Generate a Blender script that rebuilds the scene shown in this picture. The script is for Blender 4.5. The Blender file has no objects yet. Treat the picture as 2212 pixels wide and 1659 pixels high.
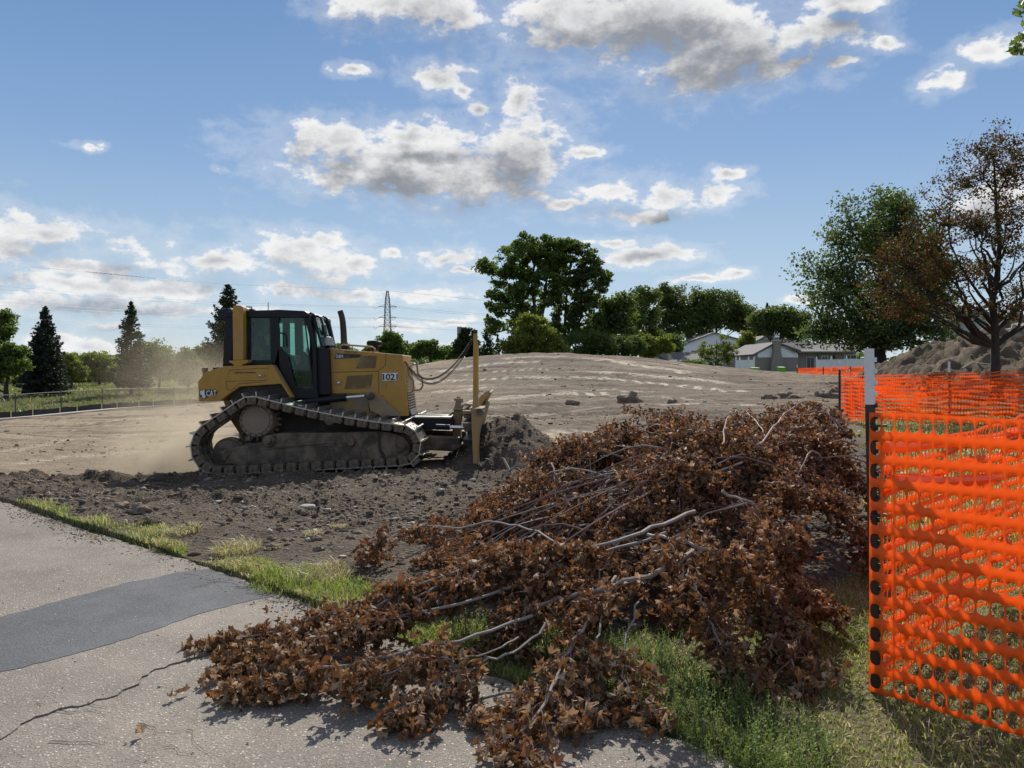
import bpy, bmesh, math, random
import numpy as np
from mathutils import Vector, Matrix, Euler, Quaternion, noise as mnoise

random.seed(7); RNG = np.random.default_rng(7)
SC = bpy.context.scene
COL = SC.collection
PI = math.pi
R = math.radians

# ------------------------------------------------------------------ camera
F_PX, CX, HY, EYE = 1580.0, 1106.0, 800.0, 1.55     # focal length / principal column / horizon row of a 2212 px wide picture
cam_d = bpy.data.cameras.new('camera'); cam = bpy.data.objects.new('camera', cam_d); COL.objects.link(cam)
cam.location = (0, 0, EYE); cam.rotation_euler = (R(90), 0, 0)
cam_d.sensor_width = 36; cam_d.lens = F_PX / 2212 * 36; cam_d.shift_y = -(829.5 - HY) / 2212
cam_d.clip_start = 0.05; cam_d.clip_end = 6000
SC.camera = cam

# ------------------------------------------------------------------ light
SUN_EL, SUN_AZ = R(39), R(6)          # azimuth clockwise from +Y (the viewing direction)
SC.view_settings.view_transform = 'Standard'; SC.view_settings.look = 'None'
SC.view_settings.exposure = EXPOSURE = 0.26; SC.view_settings.gamma = 1.0
SC.view_settings.use_curve_mapping = False
sun_dir = Vector((math.sin(SUN_AZ)*math.cos(SUN_EL), math.cos(SUN_AZ)*math.cos(SUN_EL), math.sin(SUN_EL)))
sl = bpy.data.lights.new('sun', 'SUN'); sun = bpy.data.objects.new('sun', sl); COL.objects.link(sun)
sl.energy = 5.0; sl.angle = R(0.53); sl.color = (1.0, 0.95, 0.87)
sun.rotation_euler = sun_dir.to_track_quat('Z', 'Y').to_euler(); sun.location = (5, 20, 30)

class NT:
    """little helper to write node trees"""
    def __init__(s, tree): s.t = tree; s.n = tree.nodes; s.l = tree.links
    def put(s, sock, v):
        if isinstance(v, bpy.types.NodeSocket): s.l.new(v, sock)
        elif v is not None: sock.default_value = v
    def math(s, op, a, b=None, c=None, clamp=False):
        n = s.n.new('ShaderNodeMath'); n.operation = op; n.use_clamp = clamp
        s.put(n.inputs[0], a)
        if b is not None: s.put(n.inputs[1], b)
        if c is not None: s.put(n.inputs[2], c)
        return n.outputs[0]
    def vec(s, op, a, b=None, c=None, out=0):
        n = s.n.new('ShaderNodeVectorMath'); n.operation = op
        s.put(n.inputs[0], a)
        if b is not None: s.put(n.inputs[1], b)
        if c is not None: s.put(n.inputs[2], c)
        return n.outputs[out]
    def mix(s, f, a, b, blend='MIX'):
        n = s.n.new('ShaderNodeMix'); n.data_type = 'RGBA'; n.blend_type = blend
        s.put(n.inputs[0], f); s.put(n.inputs[6], a); s.put(n.inputs[7], b)
        return n.outputs[2]
    def noise(s, vec, scale, detail=4, rough=0.55, dist=0.0, out=0):
        n = s.n.new('ShaderNodeTexNoise'); n.inputs['Scale'].default_value = scale
        n.inputs['Detail'].default_value = detail; n.inputs['Roughness'].default_value = rough
        n.inputs['Distortion'].default_value = dist
        if vec is not None: s.put(n.inputs['Vector'], vec)
        return n.outputs[out]
    def vor(s, vec, scale, feature='F1', out='Distance', rand=1.0):
        n = s.n.new('ShaderNodeTexVoronoi'); n.feature = feature
        n.inputs['Scale'].default_value = scale; n.inputs['Randomness'].default_value = rand
        if vec is not None: s.put(n.inputs['Vector'], vec)
        return n.outputs[out]
    def step(s, v, lo, hi, a=0.0, b=1.0, smooth=True):
        n = s.n.new('ShaderNodeMapRange'); n.interpolation_type = 'SMOOTHSTEP' if smooth else 'LINEAR'
        s.put(n.inputs[0], v); s.put(n.inputs[1], lo); s.put(n.inputs[2], hi)
        s.put(n.inputs[3], a); s.put(n.inputs[4], b); return n.outputs[0]
    def bump(s, h, strength=0.5, dist=0.02, normal=None):
        n = s.n.new('ShaderNodeBump'); n.inputs['Strength'].default_value = strength
        n.inputs['Distance'].default_value = dist; s.put(n.inputs['Height'], h)
        if normal is not None: s.put(n.inputs['Normal'], normal)
        return n.outputs[0]

def C4(c): return (c[0], c[1], c[2], 1.0)

# ---- world: physical sky with cumulus drawn by noise around given directions
W0 = bpy.data.worlds.new('World'); SC.world = W0; W0.use_nodes = True
t = NT(W0.node_tree); t.n.clear()
STR = 0.075
geo = t.n.new('ShaderNodeTexCoord')
sky = t.n.new('ShaderNodeTexSky'); sky.sky_type = 'NISHITA'; sky.sun_disc = False
sky.sun_elevation = SUN_EL; sky.sun_rotation = SUN_AZ; sky.altitude = 200; sky.air_density = 1.0; sky.dust_density = 0.6; sky.ozone_density = 2.2
sep = t.n.new('ShaderNodeSeparateXYZ'); t.l.new(geo.outputs['Generated'], sep.inputs[0])
az = t.math('ARCTAN2', sep.outputs[0], sep.outputs[1])
el = t.math('ARCSINE', sep.outputs[2])
cmb = t.n.new('ShaderNodeCombineXYZ'); t.put(cmb.inputs[0], az); t.put(cmb.inputs[1], el)
q0 = cmb.outputs[0]
# domain warp, in direction space
dirv = geo.outputs['Generated']
warp = t.noise(dirv, 9.0, 5, 0.6, out=1)
warp = t.vec('SUBTRACT', warp, (0.5, 0.5, 0.5))
qw = t.vec('MULTIPLY_ADD', warp, (0.085, 0.05, 0.0), q0)
BLOBS = [ # column, row, half width, half height of each cloud as seen (2212 px picture)
 (870,365,225,66),(740,305,105,46),(1130,330,95,82),(1010,400,110,45),(700,385,80,32),(1265,325,50,15),(900,300,130,34),
 (1400,45,310,88),(1560,110,210,72),(1250,30,170,70),(1760,80,120,45),(1830,10,90,42),(1690,150,70,22),
 (850,5,160,48),(980,35,80,40),(940,165,64,36),(1000,195,30,18),(1122,218,46,34),(1035,228,22,18),(768,155,42,13),
 (1320,408,88,36),(1440,425,100,28),(1560,415,58,28),(1590,372,34,12),(1370,462,95,16),(1240,438,48,12),
 (90,500,112,48),(20,545,90,32),(300,525,75,34),(180,575,110,20),(470,568,140,30),(660,560,120,50),(770,580,48,22),(690,530,60,24),
 (870,562,34,15),(970,562,60,22),(1000,590,40,10),
 (150,615,150,24),(330,625,130,26),(60,655,150,30),(300,665,150,20),(720,605,40,11),(650,635,95,20),(780,640,60,16),(930,634,80,15),
 (1400,547,110,20),(1330,518,55,10),(1587,588,38,11),(1500,600,50,7),(1915,90,40,22),(2050,170,60,26),(2140,110,75,34),(1820,140,30,10),
 (120,735,60,26),(200,750,80,22),(310,742,62,28),(260,700,70,12),(620,690,80,18),(860,700,70,12),(960,690,70,10),(930,745,110,9),
 (487,371,20,9),(190,311,26,8),(2150,430,90,70),(1740,650,40,8),(1500,655,60,9),
]
def chain(q, sel=BLOBS):
    cur = None
    for (bx, by, bw, bh) in sel:
        a = math.atan2(bx - CX, F_PX); e = math.atan2(HY - by, math.hypot(F_PX, bx - CX))
        sx = F_PX / bw * math.cos(a)**-1 * 0.93; sy = F_PX / bh * math.cos(a)**-1 * 0.93
        sx = 1.0 / (math.atan2(bx + bw - CX, F_PX) - a); sy = 1.0 / (bh / math.hypot(F_PX, bx - CX) * math.cos(e)**2)
        v = t.vec('MULTIPLY_ADD', q, (sx, sy, 0.0), (-a*sx, -e*sy, 0.0))
        ln = t.vec('LENGTH', v, out=1)
        cur = ln if cur is None else t.math('SMOOTH_MIN', cur, ln, 0.25)
    # the sky beyond the picture carries the same kind of cloud
    return cur
r1 = chain(qw)
q2 = t.vec('ADD', qw, (0.004, 0.028, 0.0))
r2 = chain(q2, [b_ for b_ in BLOBS if b_[2]*b_[3] > 2400])
# outside the frame: generic cumulus
outm = t.math('MAXIMUM', t.step(t.math('ABSOLUTE', az), 0.60, 0.72), t.step(el, 0.50, 0.60))
gen = t.noise(dirv, 3.2, 3, 0.5)
genr = t.step(gen, 0.40, 0.66, 1.9, 0.15, smooth=False)
genr = t.math('ADD', genr, t.step(el, 0.03, -0.02, 0.0, 2.0))
r1 = t.math('ADD', t.math('MULTIPLY', r1, t.math('SUBTRACT', 1.0, outm)), t.math('MULTIPLY', genr, outm))
r2 = t.math('ADD', t.math('MULTIPLY', r2, t.math('SUBTRACT', 1.0, outm)), t.math('MULTIPLY', t.math('ADD', genr, 0.1), outm))
sv = t.vec('MULTIPLY', dirv, (1.0, 1.0, 1.7))
def dens(r, off):
    v = sv if off is None else t.vec('ADD', sv, off)
    n1 = t.noise(v, 11.0, 9, 0.62, 0.2)
    # billows: inverted cell distance gives the cauliflower edge
    return n1, t.math('ADD', t.math('MULTIPLY', t.math('SUBTRACT', n1, 0.5), 2.7), t.math('SUBTRACT', 1.12, r))
n1, d1 = dens(r1, None)
n2, d2 = dens(r2, (0.003, 0.0, 0.022))
puff = t.noise(sv, 38.0, 7, 0.6)
d1 = t.math('MULTIPLY_ADD', t.math('SUBTRACT', puff, 0.5), 2.1, d1)
alpha = t.step(d1, -0.05, 0.62)
wisp = t.math('MULTIPLY', t.step(d1, -0.9, 0.1), 0.22)
alpha = t.math('MAXIMUM', alpha, wisp)
thick = t.step(d2, -0.15, 1.35, smooth=False)          # how much cloud lies between here and the sun
thick = t.math('MAXIMUM', thick, t.math('MULTIPLY', t.step(d1, 0.25, 1.5), 0.55))
shade = t.math('ADD', t.math('MULTIPLY', thick, 0.85), t.math('MULTIPLY', t.math('SUBTRACT', t.noise(sv, 7.0, 5, 0.6), 0.5), 0.9))
shade = t.math('ADD', shade, t.math('MULTIPLY', t.math('SUBTRACT', puff, 0.5), -0.75))
shade = t.step(shade, -0.05, 0.80)
lowc = t.step(el, 0.02, 0.20)
dark = t.mix(lowc, C4((0.38, 0.45, 0.56)), C4((0.31, 0.33, 0.37)))
cc = t.mix(shade, C4((0.98, 0.98, 0.98)), dark)
cloud_col = t.vec('MULTIPLY', cc, (0.77/STR,)*3)
# the lens sees a slightly richer blue than the model
gam = t.n.new('ShaderNodeHueSaturation'); gam.inputs['Saturation'].default_value = 1.02; gam.inputs['Value'].default_value = 1.0
t.l.new(sky.outputs[0], gam.inputs['Color'])
rp = t.n.new('ShaderNodeValToRGB'); e_ = rp.color_ramp.elements
while len(e_) < 5: e_.new(0.5)
for i_, (p_, c_) in enumerate([(0.0, (.49,.60,.68)), (.12, (.36,.49,.63)), (.28, (.20,.335,.56)), (.45, (.115,.235,.46)), (.9, (.05,.13,.34))]):
    e_[i_].position = p_; e_[i_].color = C4(c_)
t.put(rp.inputs[0], t.math('MAXIMUM', sep.outputs[2], 0.0))
clear = t.vec('SCALE', rp.outputs[0], None); clear.node.inputs[3].default_value = 1.0/STR
skyc = t.mix(0.84, gam.outputs[0], clear)
fin = t.mix(alpha, skyc, cloud_col)
bg = t.n.new('ShaderNodeBackground'); t.put(bg.inputs[0], fin); bg.inputs[1].default_value = STR
wo = t.n.new('ShaderNodeOutputWorld'); t.l.new(bg.outputs[0], wo.inputs[0])
W0.cycles.sampling_method = 'MANUAL'; W0.cycles.sample_map_resolution = 512

# ------------------------------------------------------------------ helpers
def W(px, py, d): return Vector(((px - CX) / F_PX * d, d, EYE - (py - HY) / F_PX * d))

def tag(o, label=None, cat=None, group=None, kind=None):
    if label: o['label'] = label
    if cat: o['category'] = cat
    if group: o['group'] = group
    if kind: o['kind'] = kind
    return o

ORG = {}
def empty(name, loc, label, cat, group=None):
    o = bpy.data.objects.new(name, None); COL.objects.link(o); o.location = loc; o.empty_display_size = 0.2
    ORG[o.name] = Vector(loc); return tag(o, label, cat, group)

def link(name, me, parent=None, org=None):
    o = bpy.data.objects.new(name, me); COL.objects.link(o)
    if parent is not None:
        o.parent = parent; ORG[o.name] = ORG[parent.name]
    else:
        ORG[o.name] = Vector(org) if org is not None else Vector((0, 0, 0)); o.location = ORG[o.name]
    return o

def mesh_np(name, V, faces, mat, parent=None, smooth=False, org=None, attrs=None):
    """faces: list of (ndarray (n,k)) blocks; V world coordinates"""
    o_org = ORG[parent.name] if parent is not None else (Vector(org) if org is not None else Vector((0, 0, 0)))
    V = np.asarray(V, dtype=np.float32) - np.array(o_org, dtype=np.float32)
    if isinstance(faces, np.ndarray): faces = [faces]
    me = bpy.data.meshes.new(name)
    me.vertices.add(len(V)); me.vertices.foreach_set('co', V.ravel())
    tot = np.concatenate([np.full(len(f), f.shape[1], dtype=np.int32) for f in faces])
    idx = np.concatenate([f.ravel() for f in faces]).astype(np.int32)
    st = np.concatenate([[0], np.cumsum(tot)[:-1]]).astype(np.int32)
    me.loops.add(len(idx)); me.loops.foreach_set('vertex_index', idx)
    me.polygons.add(len(tot)); me.polygons.foreach_set('loop_start', st); me.polygons.foreach_set('loop_total', tot)
    if smooth: me.polygons.foreach_set('use_smooth', np.ones(len(tot), dtype=bool))
    me.update(calc_edges=True)
    if mat is not None: me.materials.append(mat)
    if attrs:
        for k, a in attrs.items():
            a = np.asarray(a, dtype=np.float32)
            if a.ndim == 1:
                at = me.attributes.new(k, 'FLOAT', 'POINT'); at.data.foreach_set('value', a)
            else:
                at = me.attributes.new(k, 'FLOAT_COLOR', 'POINT')
                if a.shape[1] == 3: a = np.concatenate([a, np.ones((len(a), 1), np.float32)], 1)
                at.data.foreach_set('color', a.ravel())
    return link(name, me, parent, o_org if parent is None else None)

class MB:
    """collects simple solids, in world coordinates, and links them as one mesh"""
    def __init__(s): s.v = []; s.f = []
    def add(s, vs, fs):
        b = len(s.v); s.v += [Vector(v) for v in vs]; s.f += [tuple(b + i for i in f) for f in fs]; return s
    def box(s, lo, hi, M=None):
        x0, y0, z0 = lo; x1, y1, z1 = hi
        vs = [Vector(p) for p in ((x0,y0,z0),(x1,y0,z0),(x1,y1,z0),(x0,y1,z0),(x0,y0,z1),(x1,y0,z1),(x1,y1,z1),(x0,y1,z1))]
        if M is not None: vs = [M @ v for v in vs]
        return s.add(vs, [(0,3,2,1),(4,5,6,7),(0,1,5,4),(1,2,6,5),(2,3,7,6),(3,0,4,7)])
    def prism(s, pts, y0, y1):
        """pts: (x, z) outline seen from -Y; extruded from y0 (near) to y1"""
        n = len(pts); a = sum(pts[i][0]*pts[(i+1) % n][1] - pts[(i+1) % n][0]*pts[i][1] for i in range(n))
        if a < 0: pts = pts[::-1]
        vs = [(x, y0, z) for x, z in pts] + [(x, y1, z) for x, z in pts]
        fs = [tuple(range(n)), tuple(range(2*n-1, n-1, -1))] + [((i+1) % n, i, n+i, n+(i+1) % n) for i in range(n)]
        return s.add(vs, fs)
    def pp(s, pxs, y0, y1, d=None):
        """outline in picture pixels, measured at depth d (default y0)"""
        d = y0 if d is None else d
        return s.prism([(W(a, b, d).x, W(a, b, d).z) for a, b in pxs], y0, y1)
    def tube(s, path, r, n=8, cap=True):
        path = [Vector(p) for p in path]; m = len(path)
        rr = r if isinstance(r, (list, tuple)) else [r]*m
        vs = []; up = None
        for i, p in enumerate(path):
            tg = (path[min(i+1, m-1)] - path[max(i-1, 0)])
            if tg.length < 1e-9: tg = Vector((0, 0, 1))
            tg.normalize()
            if up is None:
                up = Vector((0, 0, 1)) if abs(tg.z) < 0.9 else Vector((1, 0, 0))
            up = (up - tg*up.dot(tg))
            if up.length < 1e-6: up = tg.orthogonal()
            up.normalize(); sd = tg.cross(up)
            for k in range(n):
                a = 2*PI*k/n; vs.append(p + (up*math.cos(a) + sd*math.sin(a))*rr[i])
        fs = [(i*n+k, i*n+(k+1) % n, (i+1)*n+(k+1) % n, (i+1)*n+k) for i in range(m-1) for k in range(n)]
        if cap: fs += [tuple(range(n-1, -1, -1)), tuple((m-1)*n+k for k in range(n))]
        return s.add(vs, fs)
    def cyl(s, p0, p1, r, n=20): return s.tube([p0, p1], r, n)
    def lathe(s, c, prof, axis='Z', n=24):
        """prof: (radius, height) pairs along the axis from point c"""
        c = Vector(c); A = {'Z': (Vector((1,0,0)), Vector((0,1,0)), Vector((0,0,1))), 'Y': (Vector((1,0,0)), Vector((0,0,1)), Vector((0,-1,0))), 'X': (Vector((0,1,0)), Vector((0,0,1)), Vector((1,0,0)))}[axis]
        m = len(prof); vs = [c + (A[0]*math.cos(2*PI*k/n) + A[1]*math.sin(2*PI*k/n))*max(r, 1e-4) + A[2]*h for r, h in prof for k in range(n)]
        fs = [(i*n+k, i*n+(k+1) % n, (i+1)*n+(k+1) % n, (i+1)*n+k) for i in range(m-1) for k in range(n)]
        fs += [tuple(range(n-1, -1, -1)), tuple((m-1)*n+k for k in range(n))]
        return s.add(vs, fs)
    def build(s, name, mat, parent=None, smooth=False, bevel=0, org=None, fix=True):
        o_org = ORG[parent.name] if parent is not None else (Vector(org) if org is not None else Vector((0, 0, 0)))
        me = bpy.data.meshes.new(name); me.from_pydata([tuple(v - o_org) for v in s.v], [], s.f)
        if fix:
            bm = bmesh.new(); bm.from_mesh(me); bmesh.ops.recalc_face_normals(bm, faces=bm.faces); bm.to_mesh(me); bm.free()
        if smooth:
            me.polygons.foreach_set('use_smooth', np.ones(len(me.polygons), dtype=bool))
        me.update(); me.materials.append(mat)
        if smooth: me.set_sharp_from_angle(angle=R(40))
        o = link(name, me, parent, o_org if parent is None else None)
        if bevel:
            b = o.modifiers.new('bevel', 'BEVEL'); b.width = bevel; b.segments = 2; b.limit_method = 'ANGLE'; b.angle_limit = R(35)
        return o

# value noise in numpy
def _h(ix, iy, s):
    with np.errstate(over='ignore'):
        h = (ix.astype(np.int64)*374761393 + iy.astype(np.int64)*668265263 + np.int64(s)*2147483647) & 0xffffffff
        h = ((h ^ (h >> 13))*1274126177) & 0xffffffff
        return ((h ^ (h >> 16)) & 0xffffff).astype(np.float32)/float(0xffffff)
def vn(x, y, s=0):
    xi = np.floor(x); yi = np.floor(y); fx = x-xi; fy = y-yi
    fx = fx*fx*(3-2*fx); fy = fy*fy*(3-2*fy)
    a = _h(xi, yi, s); b = _h(xi+1, yi, s); c = _h(xi, yi+1, s); d = _h(xi+1, yi+1, s)
    return (a*(1-fx)+b*fx)*(1-fy) + (c*(1-fx)+d*fx)*fy
def fbm(x, y, o=4, s=0, g=0.5):
    r = 0; a = 1; n = 0
    for i in range(o):
        r = r + a*(vn(x*2**i + 13.7*i, y*2**i - 7.1*i, s+i) - 0.5); n += a; a *= g
    return r/n*2        # about -1..1
def sst(v, a, b):
    t_ = np.clip((v-a)/(b-a), 0, 1); return t_*t_*(3-2*t_)
def nodes(m):
    m.use_nodes = True; t = NT(m.node_tree); return t, t.n['Principled BSDF'], t.n['Material Output']
def inp(b, **k):
    for a, v in k.items():
        b.inputs[a.replace('_', ' ')].default_value = v

# ------------------------------------------------------------------ materials
MAT = {}
def tc(t): return t.n.new('ShaderNodeTexCoord').outputs['Object']
def mat_solid(name, col, rough=0.6, metal=0.0, var=0.12, scale=6.0, bump=0.0, dust=0.0, dustcol=(0.28, 0.22, 0.16), spec=0.5, dscale=2.5):
    m = bpy.data.materials.new(name); t, b, o = nodes(m); c = tc(t)
    n = t.noise(c, scale, 5, 0.6)
    k = t.step(n, 0.25, 0.75, 1-var, 1+var, smooth=False)
    cc = t.vec('SCALE', C4(col)[:3], None); cc.node.inputs[3].default_value = 1.0; t.put(cc.node.inputs[3], k)
    col_out = cc
    if dust > 0:
        d = t.noise(c, dscale, 8, 0.68, 0.3); g = t.n.new('ShaderNodeNewGeometry')
        nz = t.n.new('ShaderNodeSeparateXYZ'); t.l.new(g.outputs['Normal'], nz.inputs[0])
        dd = t.math('ADD', d, t.math('MULTIPLY', nz.outputs[2], 0.10))
        f = t.step(dd, 0.62 - 0.35*dust, 0.78 - 0.25*dust, 0.0, min(1.0, 0.55+dust*0.5))
        col_out = t.mix(f, cc, C4(dustcol))
        t.put(b.inputs['Roughness'], t.step(f, 0, 1, rough, 0.9, smooth=False))
    else: b.inputs['Roughness'].default_value = rough
    t.put(b.inputs['Base Color'], col_out)
    b.inputs['Metallic'].default_value = metal; b.inputs['Specular IOR Level'].default_value = spec
    if bump > 0: t.put(b.inputs['Normal'], t.bump(t.noise(c, scale*6, 6, 0.65), bump, 0.01))
    MAT[name] = m; return m
def mat_leaf(name, cols, trans=0.35, rough=0.55, tcol=None):
    """leaves: colour picked per leaf, light passes through"""
    m = bpy.data.materials.new(name); t, b, o = nodes(m)
    g = t.n.new('ShaderNodeNewGeometry'); rnd = g.outputs['Random Per Island']
    oi = t.n.new('ShaderNodeObjectInfo')
    rnd = t.math('FRACT', t.math('ADD', rnd, oi.outputs['Random']))
    cr = t.n.new('ShaderNodeValToRGB'); el_ = cr.color_ramp.elements
    while len(el_) < len(cols): el_.new(0.5)
    for i, c in enumerate(cols): el_[i].position = i/(len(cols)-1); el_[i].color = C4(c)
    t.put(cr.inputs[0], rnd)
    n = t.noise(t.n.new('ShaderNodeTexCoord').outputs['Object'], 0.9, 3, 0.5)
    col = t.mix(1.0, cr.outputs[0], t.mix(n, C4((0.75,0.75,0.75)), C4((1.25,1.25,1.2))), 'MULTIPLY')
    t.put(b.inputs['Base Color'], col); b.inputs['Roughness'].default_value = rough; b.inputs['Specular IOR Level'].default_value = 0.18
    tr = t.n.new('ShaderNodeBsdfTranslucent')
    t.put(tr.inputs[0], t.mix(1.0, col, C4(tcol or (1.5, 1.5, 0.8)), 'MULTIPLY'))
    ms = t.n.new('ShaderNodeMixShader'); ms.inputs[0].default_value = trans
    t.l.new(b.outputs[0], ms.inputs[1]); t.l.new(tr.outputs[0], ms.inputs[2]); t.l.new(ms.outputs[0], o.inputs[0])
    MAT[name] = m; return m

mat_solid('dozer_yellow', (0.42, 0.225, 0.03), 0.42, dust=0.32, bump=0.08, dustcol=(0.30, 0.23, 0.15))
mat_solid('dozer_yellow_dusty', (0.36, 0.22, 0.06), 0.6, dust=0.75, bump=0.2, dustcol=(0.26, 0.21, 0.155))
mat_solid('dozer_black', (0.007, 0.008, 0.012), 0.42, dust=0.04, dustcol=(0.10, 0.08, 0.06), spec=0.3)
mat_solid('dusty_steel', (0.06, 0.045, 0.033), 0.6, metal=0.1, dust=0.62, bump=0.4, dustcol=(0.23, 0.175, 0.12), dscale=3.5)
mat_solid('track_steel', (0.42, 0.39, 0.35), 0.33, metal=0.85, dust=0.12, bump=0.2, dustcol=(0.17, 0.13, 0.095), dscale=9)
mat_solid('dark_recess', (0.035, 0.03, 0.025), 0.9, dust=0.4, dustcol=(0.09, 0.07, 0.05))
mat_solid('chrome', (0.75, 0.75, 0.76), 0.16, metal=1.0, var=0.05)
mat_solid('rubber_black', (0.015, 0.015, 0.015), 0.6, var=0.1)
mat_solid('decal_white', (0.72, 0.72, 0.70), 0.5, var=0.08, dust=0.15)
mat_solid('decal_black', (0.015, 0.016, 0.02), 0.5, var=0.05)
mat_solid('hub_dust', (0.24, 0.19, 0.14), 0.8, dust=0.5, bump=0.3, dustcol=(0.28, 0.22, 0.16))
mat_solid('mesh_vent', (0.16, 0.10, 0.035), 0.7, dust=0.5, scale=30)
mat_solid('grey_plastic', (0.42, 0.42, 0.41), 0.5, var=0.1, dust=0.3)
mat_solid('skin', (0.42, 0.24, 0.16), 0.55, var=0.08)
mat_solid('cloth_dark', (0.06, 0.05, 0.05), 0.9)
mat_solid('hi_vis', (0.45, 0.75, 0.08), 0.7, var=0.1)
mat_solid('seat_grey', (0.06, 0.06, 0.065), 0.8)
mat_solid('rust_soot', (0.05, 0.035, 0.028), 0.75, var=0.4, scale=14, dust=0.3, dustcol=(0.28, 0.2, 0.14))
mat_solid('post_green', (0.012, 0.03, 0.022), 0.45, var=0.15, scale=20)
mat_solid('post_white', (0.70, 0.71, 0.72), 0.5, var=0.08, scale=12, dust=0.08)
mat_solid('galvanised', (0.07, 0.065, 0.06), 0.6, metal=0.2)
mat_solid('wood_stake', (0.50, 0.40, 0.27), 0.8)
mat_solid('silt_fabric', (0.018, 0.018, 0.02), 0.75, var=0.3)
mat_solid('concrete_pale', (0.42, 0.38, 0.32), 0.85, bump=0.2, scale=3)
mat_solid('sand_bunker', (0.70, 0.64, 0.52), 0.9)
mat_solid('siding_white', (0.80, 0.81, 0.84), 0.7, var=0.04)
mat_solid('siding_grey', (0.50, 0.53, 0.53), 0.7, var=0.05)
mat_solid('vinyl_white', (0.76, 0.77, 0.78), 0.5, var=0.04)
mat_solid('roof_shingle', (0.13, 0.12, 0.115), 0.9, var=0.3, scale=9, bump=0.3)
mat_solid('window_dark', (0.02, 0.022, 0.026), 0.15, var=0.05)
mat_solid('bin_green', (0.16, 0.42, 0.03), 0.5)
mat_solid('steel_grey', (0.19, 0.19, 0.20), 0.55, metal=0.3)
mat_solid('chimney_concrete', (0.30, 0.27, 0.25), 0.9)
mat_solid('bark_dark', (0.036, 0.029, 0.025), 0.95, var=0.35, scale=9, bump=0.7)
mat_solid('bark_far', (0.05, 0.043, 0.036), 0.95, var=0.2)
mat_solid('bark_pale', (0.25, 0.215, 0.19), 0.7, var=0.25, scale=14, bump=0.35)
mat_solid('twig_red', (0.20, 0.115, 0.09), 0.6, var=0.3, scale=20)
mat_solid('wood_pale', (0.45, 0.38, 0.30), 0.8, var=0.25, scale=14, bump=0.3)
mat_solid('clear_cap', (0.5, 0.5, 0.5), 0.3)

def brick_mat():
    m = bpy.data.materials.new('brick_pale'); t, b, o = nodes(m); c = tc(t)
    sp = t.n.new('ShaderNodeSeparateXYZ'); t.l.new(c, sp.inputs[0]); cb = t.n.new('ShaderNodeCombineXYZ')
    t.put(cb.inputs[0], t.math('ADD', sp.outputs[0], sp.outputs[1])); t.l.new(sp.outputs[2], cb.inputs[1])
    br = t.n.new('ShaderNodeTexBrick'); t.l.new(cb.outputs[0], br.inputs['Vector']); br.inputs['Scale'].default_value = 3.0
    br.inputs['Color1'].default_value = C4((0.30, 0.255, 0.215)); br.inputs['Color2'].default_value = C4((0.22, 0.19, 0.165)); br.inputs['Mortar'].default_value = C4((0.33, 0.31, 0.28))
    n = t.noise(c, 1.2, 4, 0.6)
    t.put(b.inputs['Base Color'], t.mix(n, br.outputs[0], C4((0.24, 0.21, 0.19)))); b.inputs['Roughness'].default_value = 0.9
    MAT['brick'] = m
brick_mat()

def ground_mat():
    m = bpy.data.materials.new('earth'); t, b, o = nodes(m); c = tc(t)
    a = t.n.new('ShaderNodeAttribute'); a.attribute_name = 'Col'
    rg = t.n.new('ShaderNodeAttribute'); rg.attribute_name = 'rough'
    n1 = t.noise(c, 3.0, 8, 0.65); n2 = t.noise(c, 22.0, 8, 0.7); n3 = t.noise(c, 0.5, 4, 0.5)
    k = t.step(n1, 0.3, 0.7, 0.78, 1.22, smooth=False); k2 = t.step(n2, 0.3, 0.7, 0.72, 1.28, smooth=False)
    k = t.math('MULTIPLY', k, k2)
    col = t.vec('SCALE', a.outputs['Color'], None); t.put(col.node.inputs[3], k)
    # pale grit and pebbles in the soil
    v = t.vor(c, 26.0, 'F1'); vc = t.vor(c, 26.0, 'F1', 'Color')
    sp = t.n.new('ShaderNodeSeparateXYZ'); t.l.new(vc, sp.inputs[0])
    peb = t.math('MULTIPLY', t.step(v, 0.30, 0.22), t.step(sp.outputs[0], 0.80, 0.84))
    peb = t.math('MULTIPLY', peb, rg.outputs['Fac'])
    col = t.mix(t.math('MULTIPLY', peb, 0.7), col, C4((0.38, 0.34, 0.29)))
    t.put(b.inputs['Base Color'], col); b.inputs['Roughness'].default_value = 0.95; b.inputs['Specular IOR Level'].default_value = 0.15
    h = t.math('ADD', t.math('MULTIPLY', t.noise(c, 14.0, 10, 0.72), 1.0), t.math('MULTIPLY', t.step(t.vor(c, 30.0), 0, 0.5, 0.35, 0), 1.0))
    t.put(b.inputs['Normal'], t.bump(h, 0.9, 0.10))
    MAT['earth'] = m
ground_mat()

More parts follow.
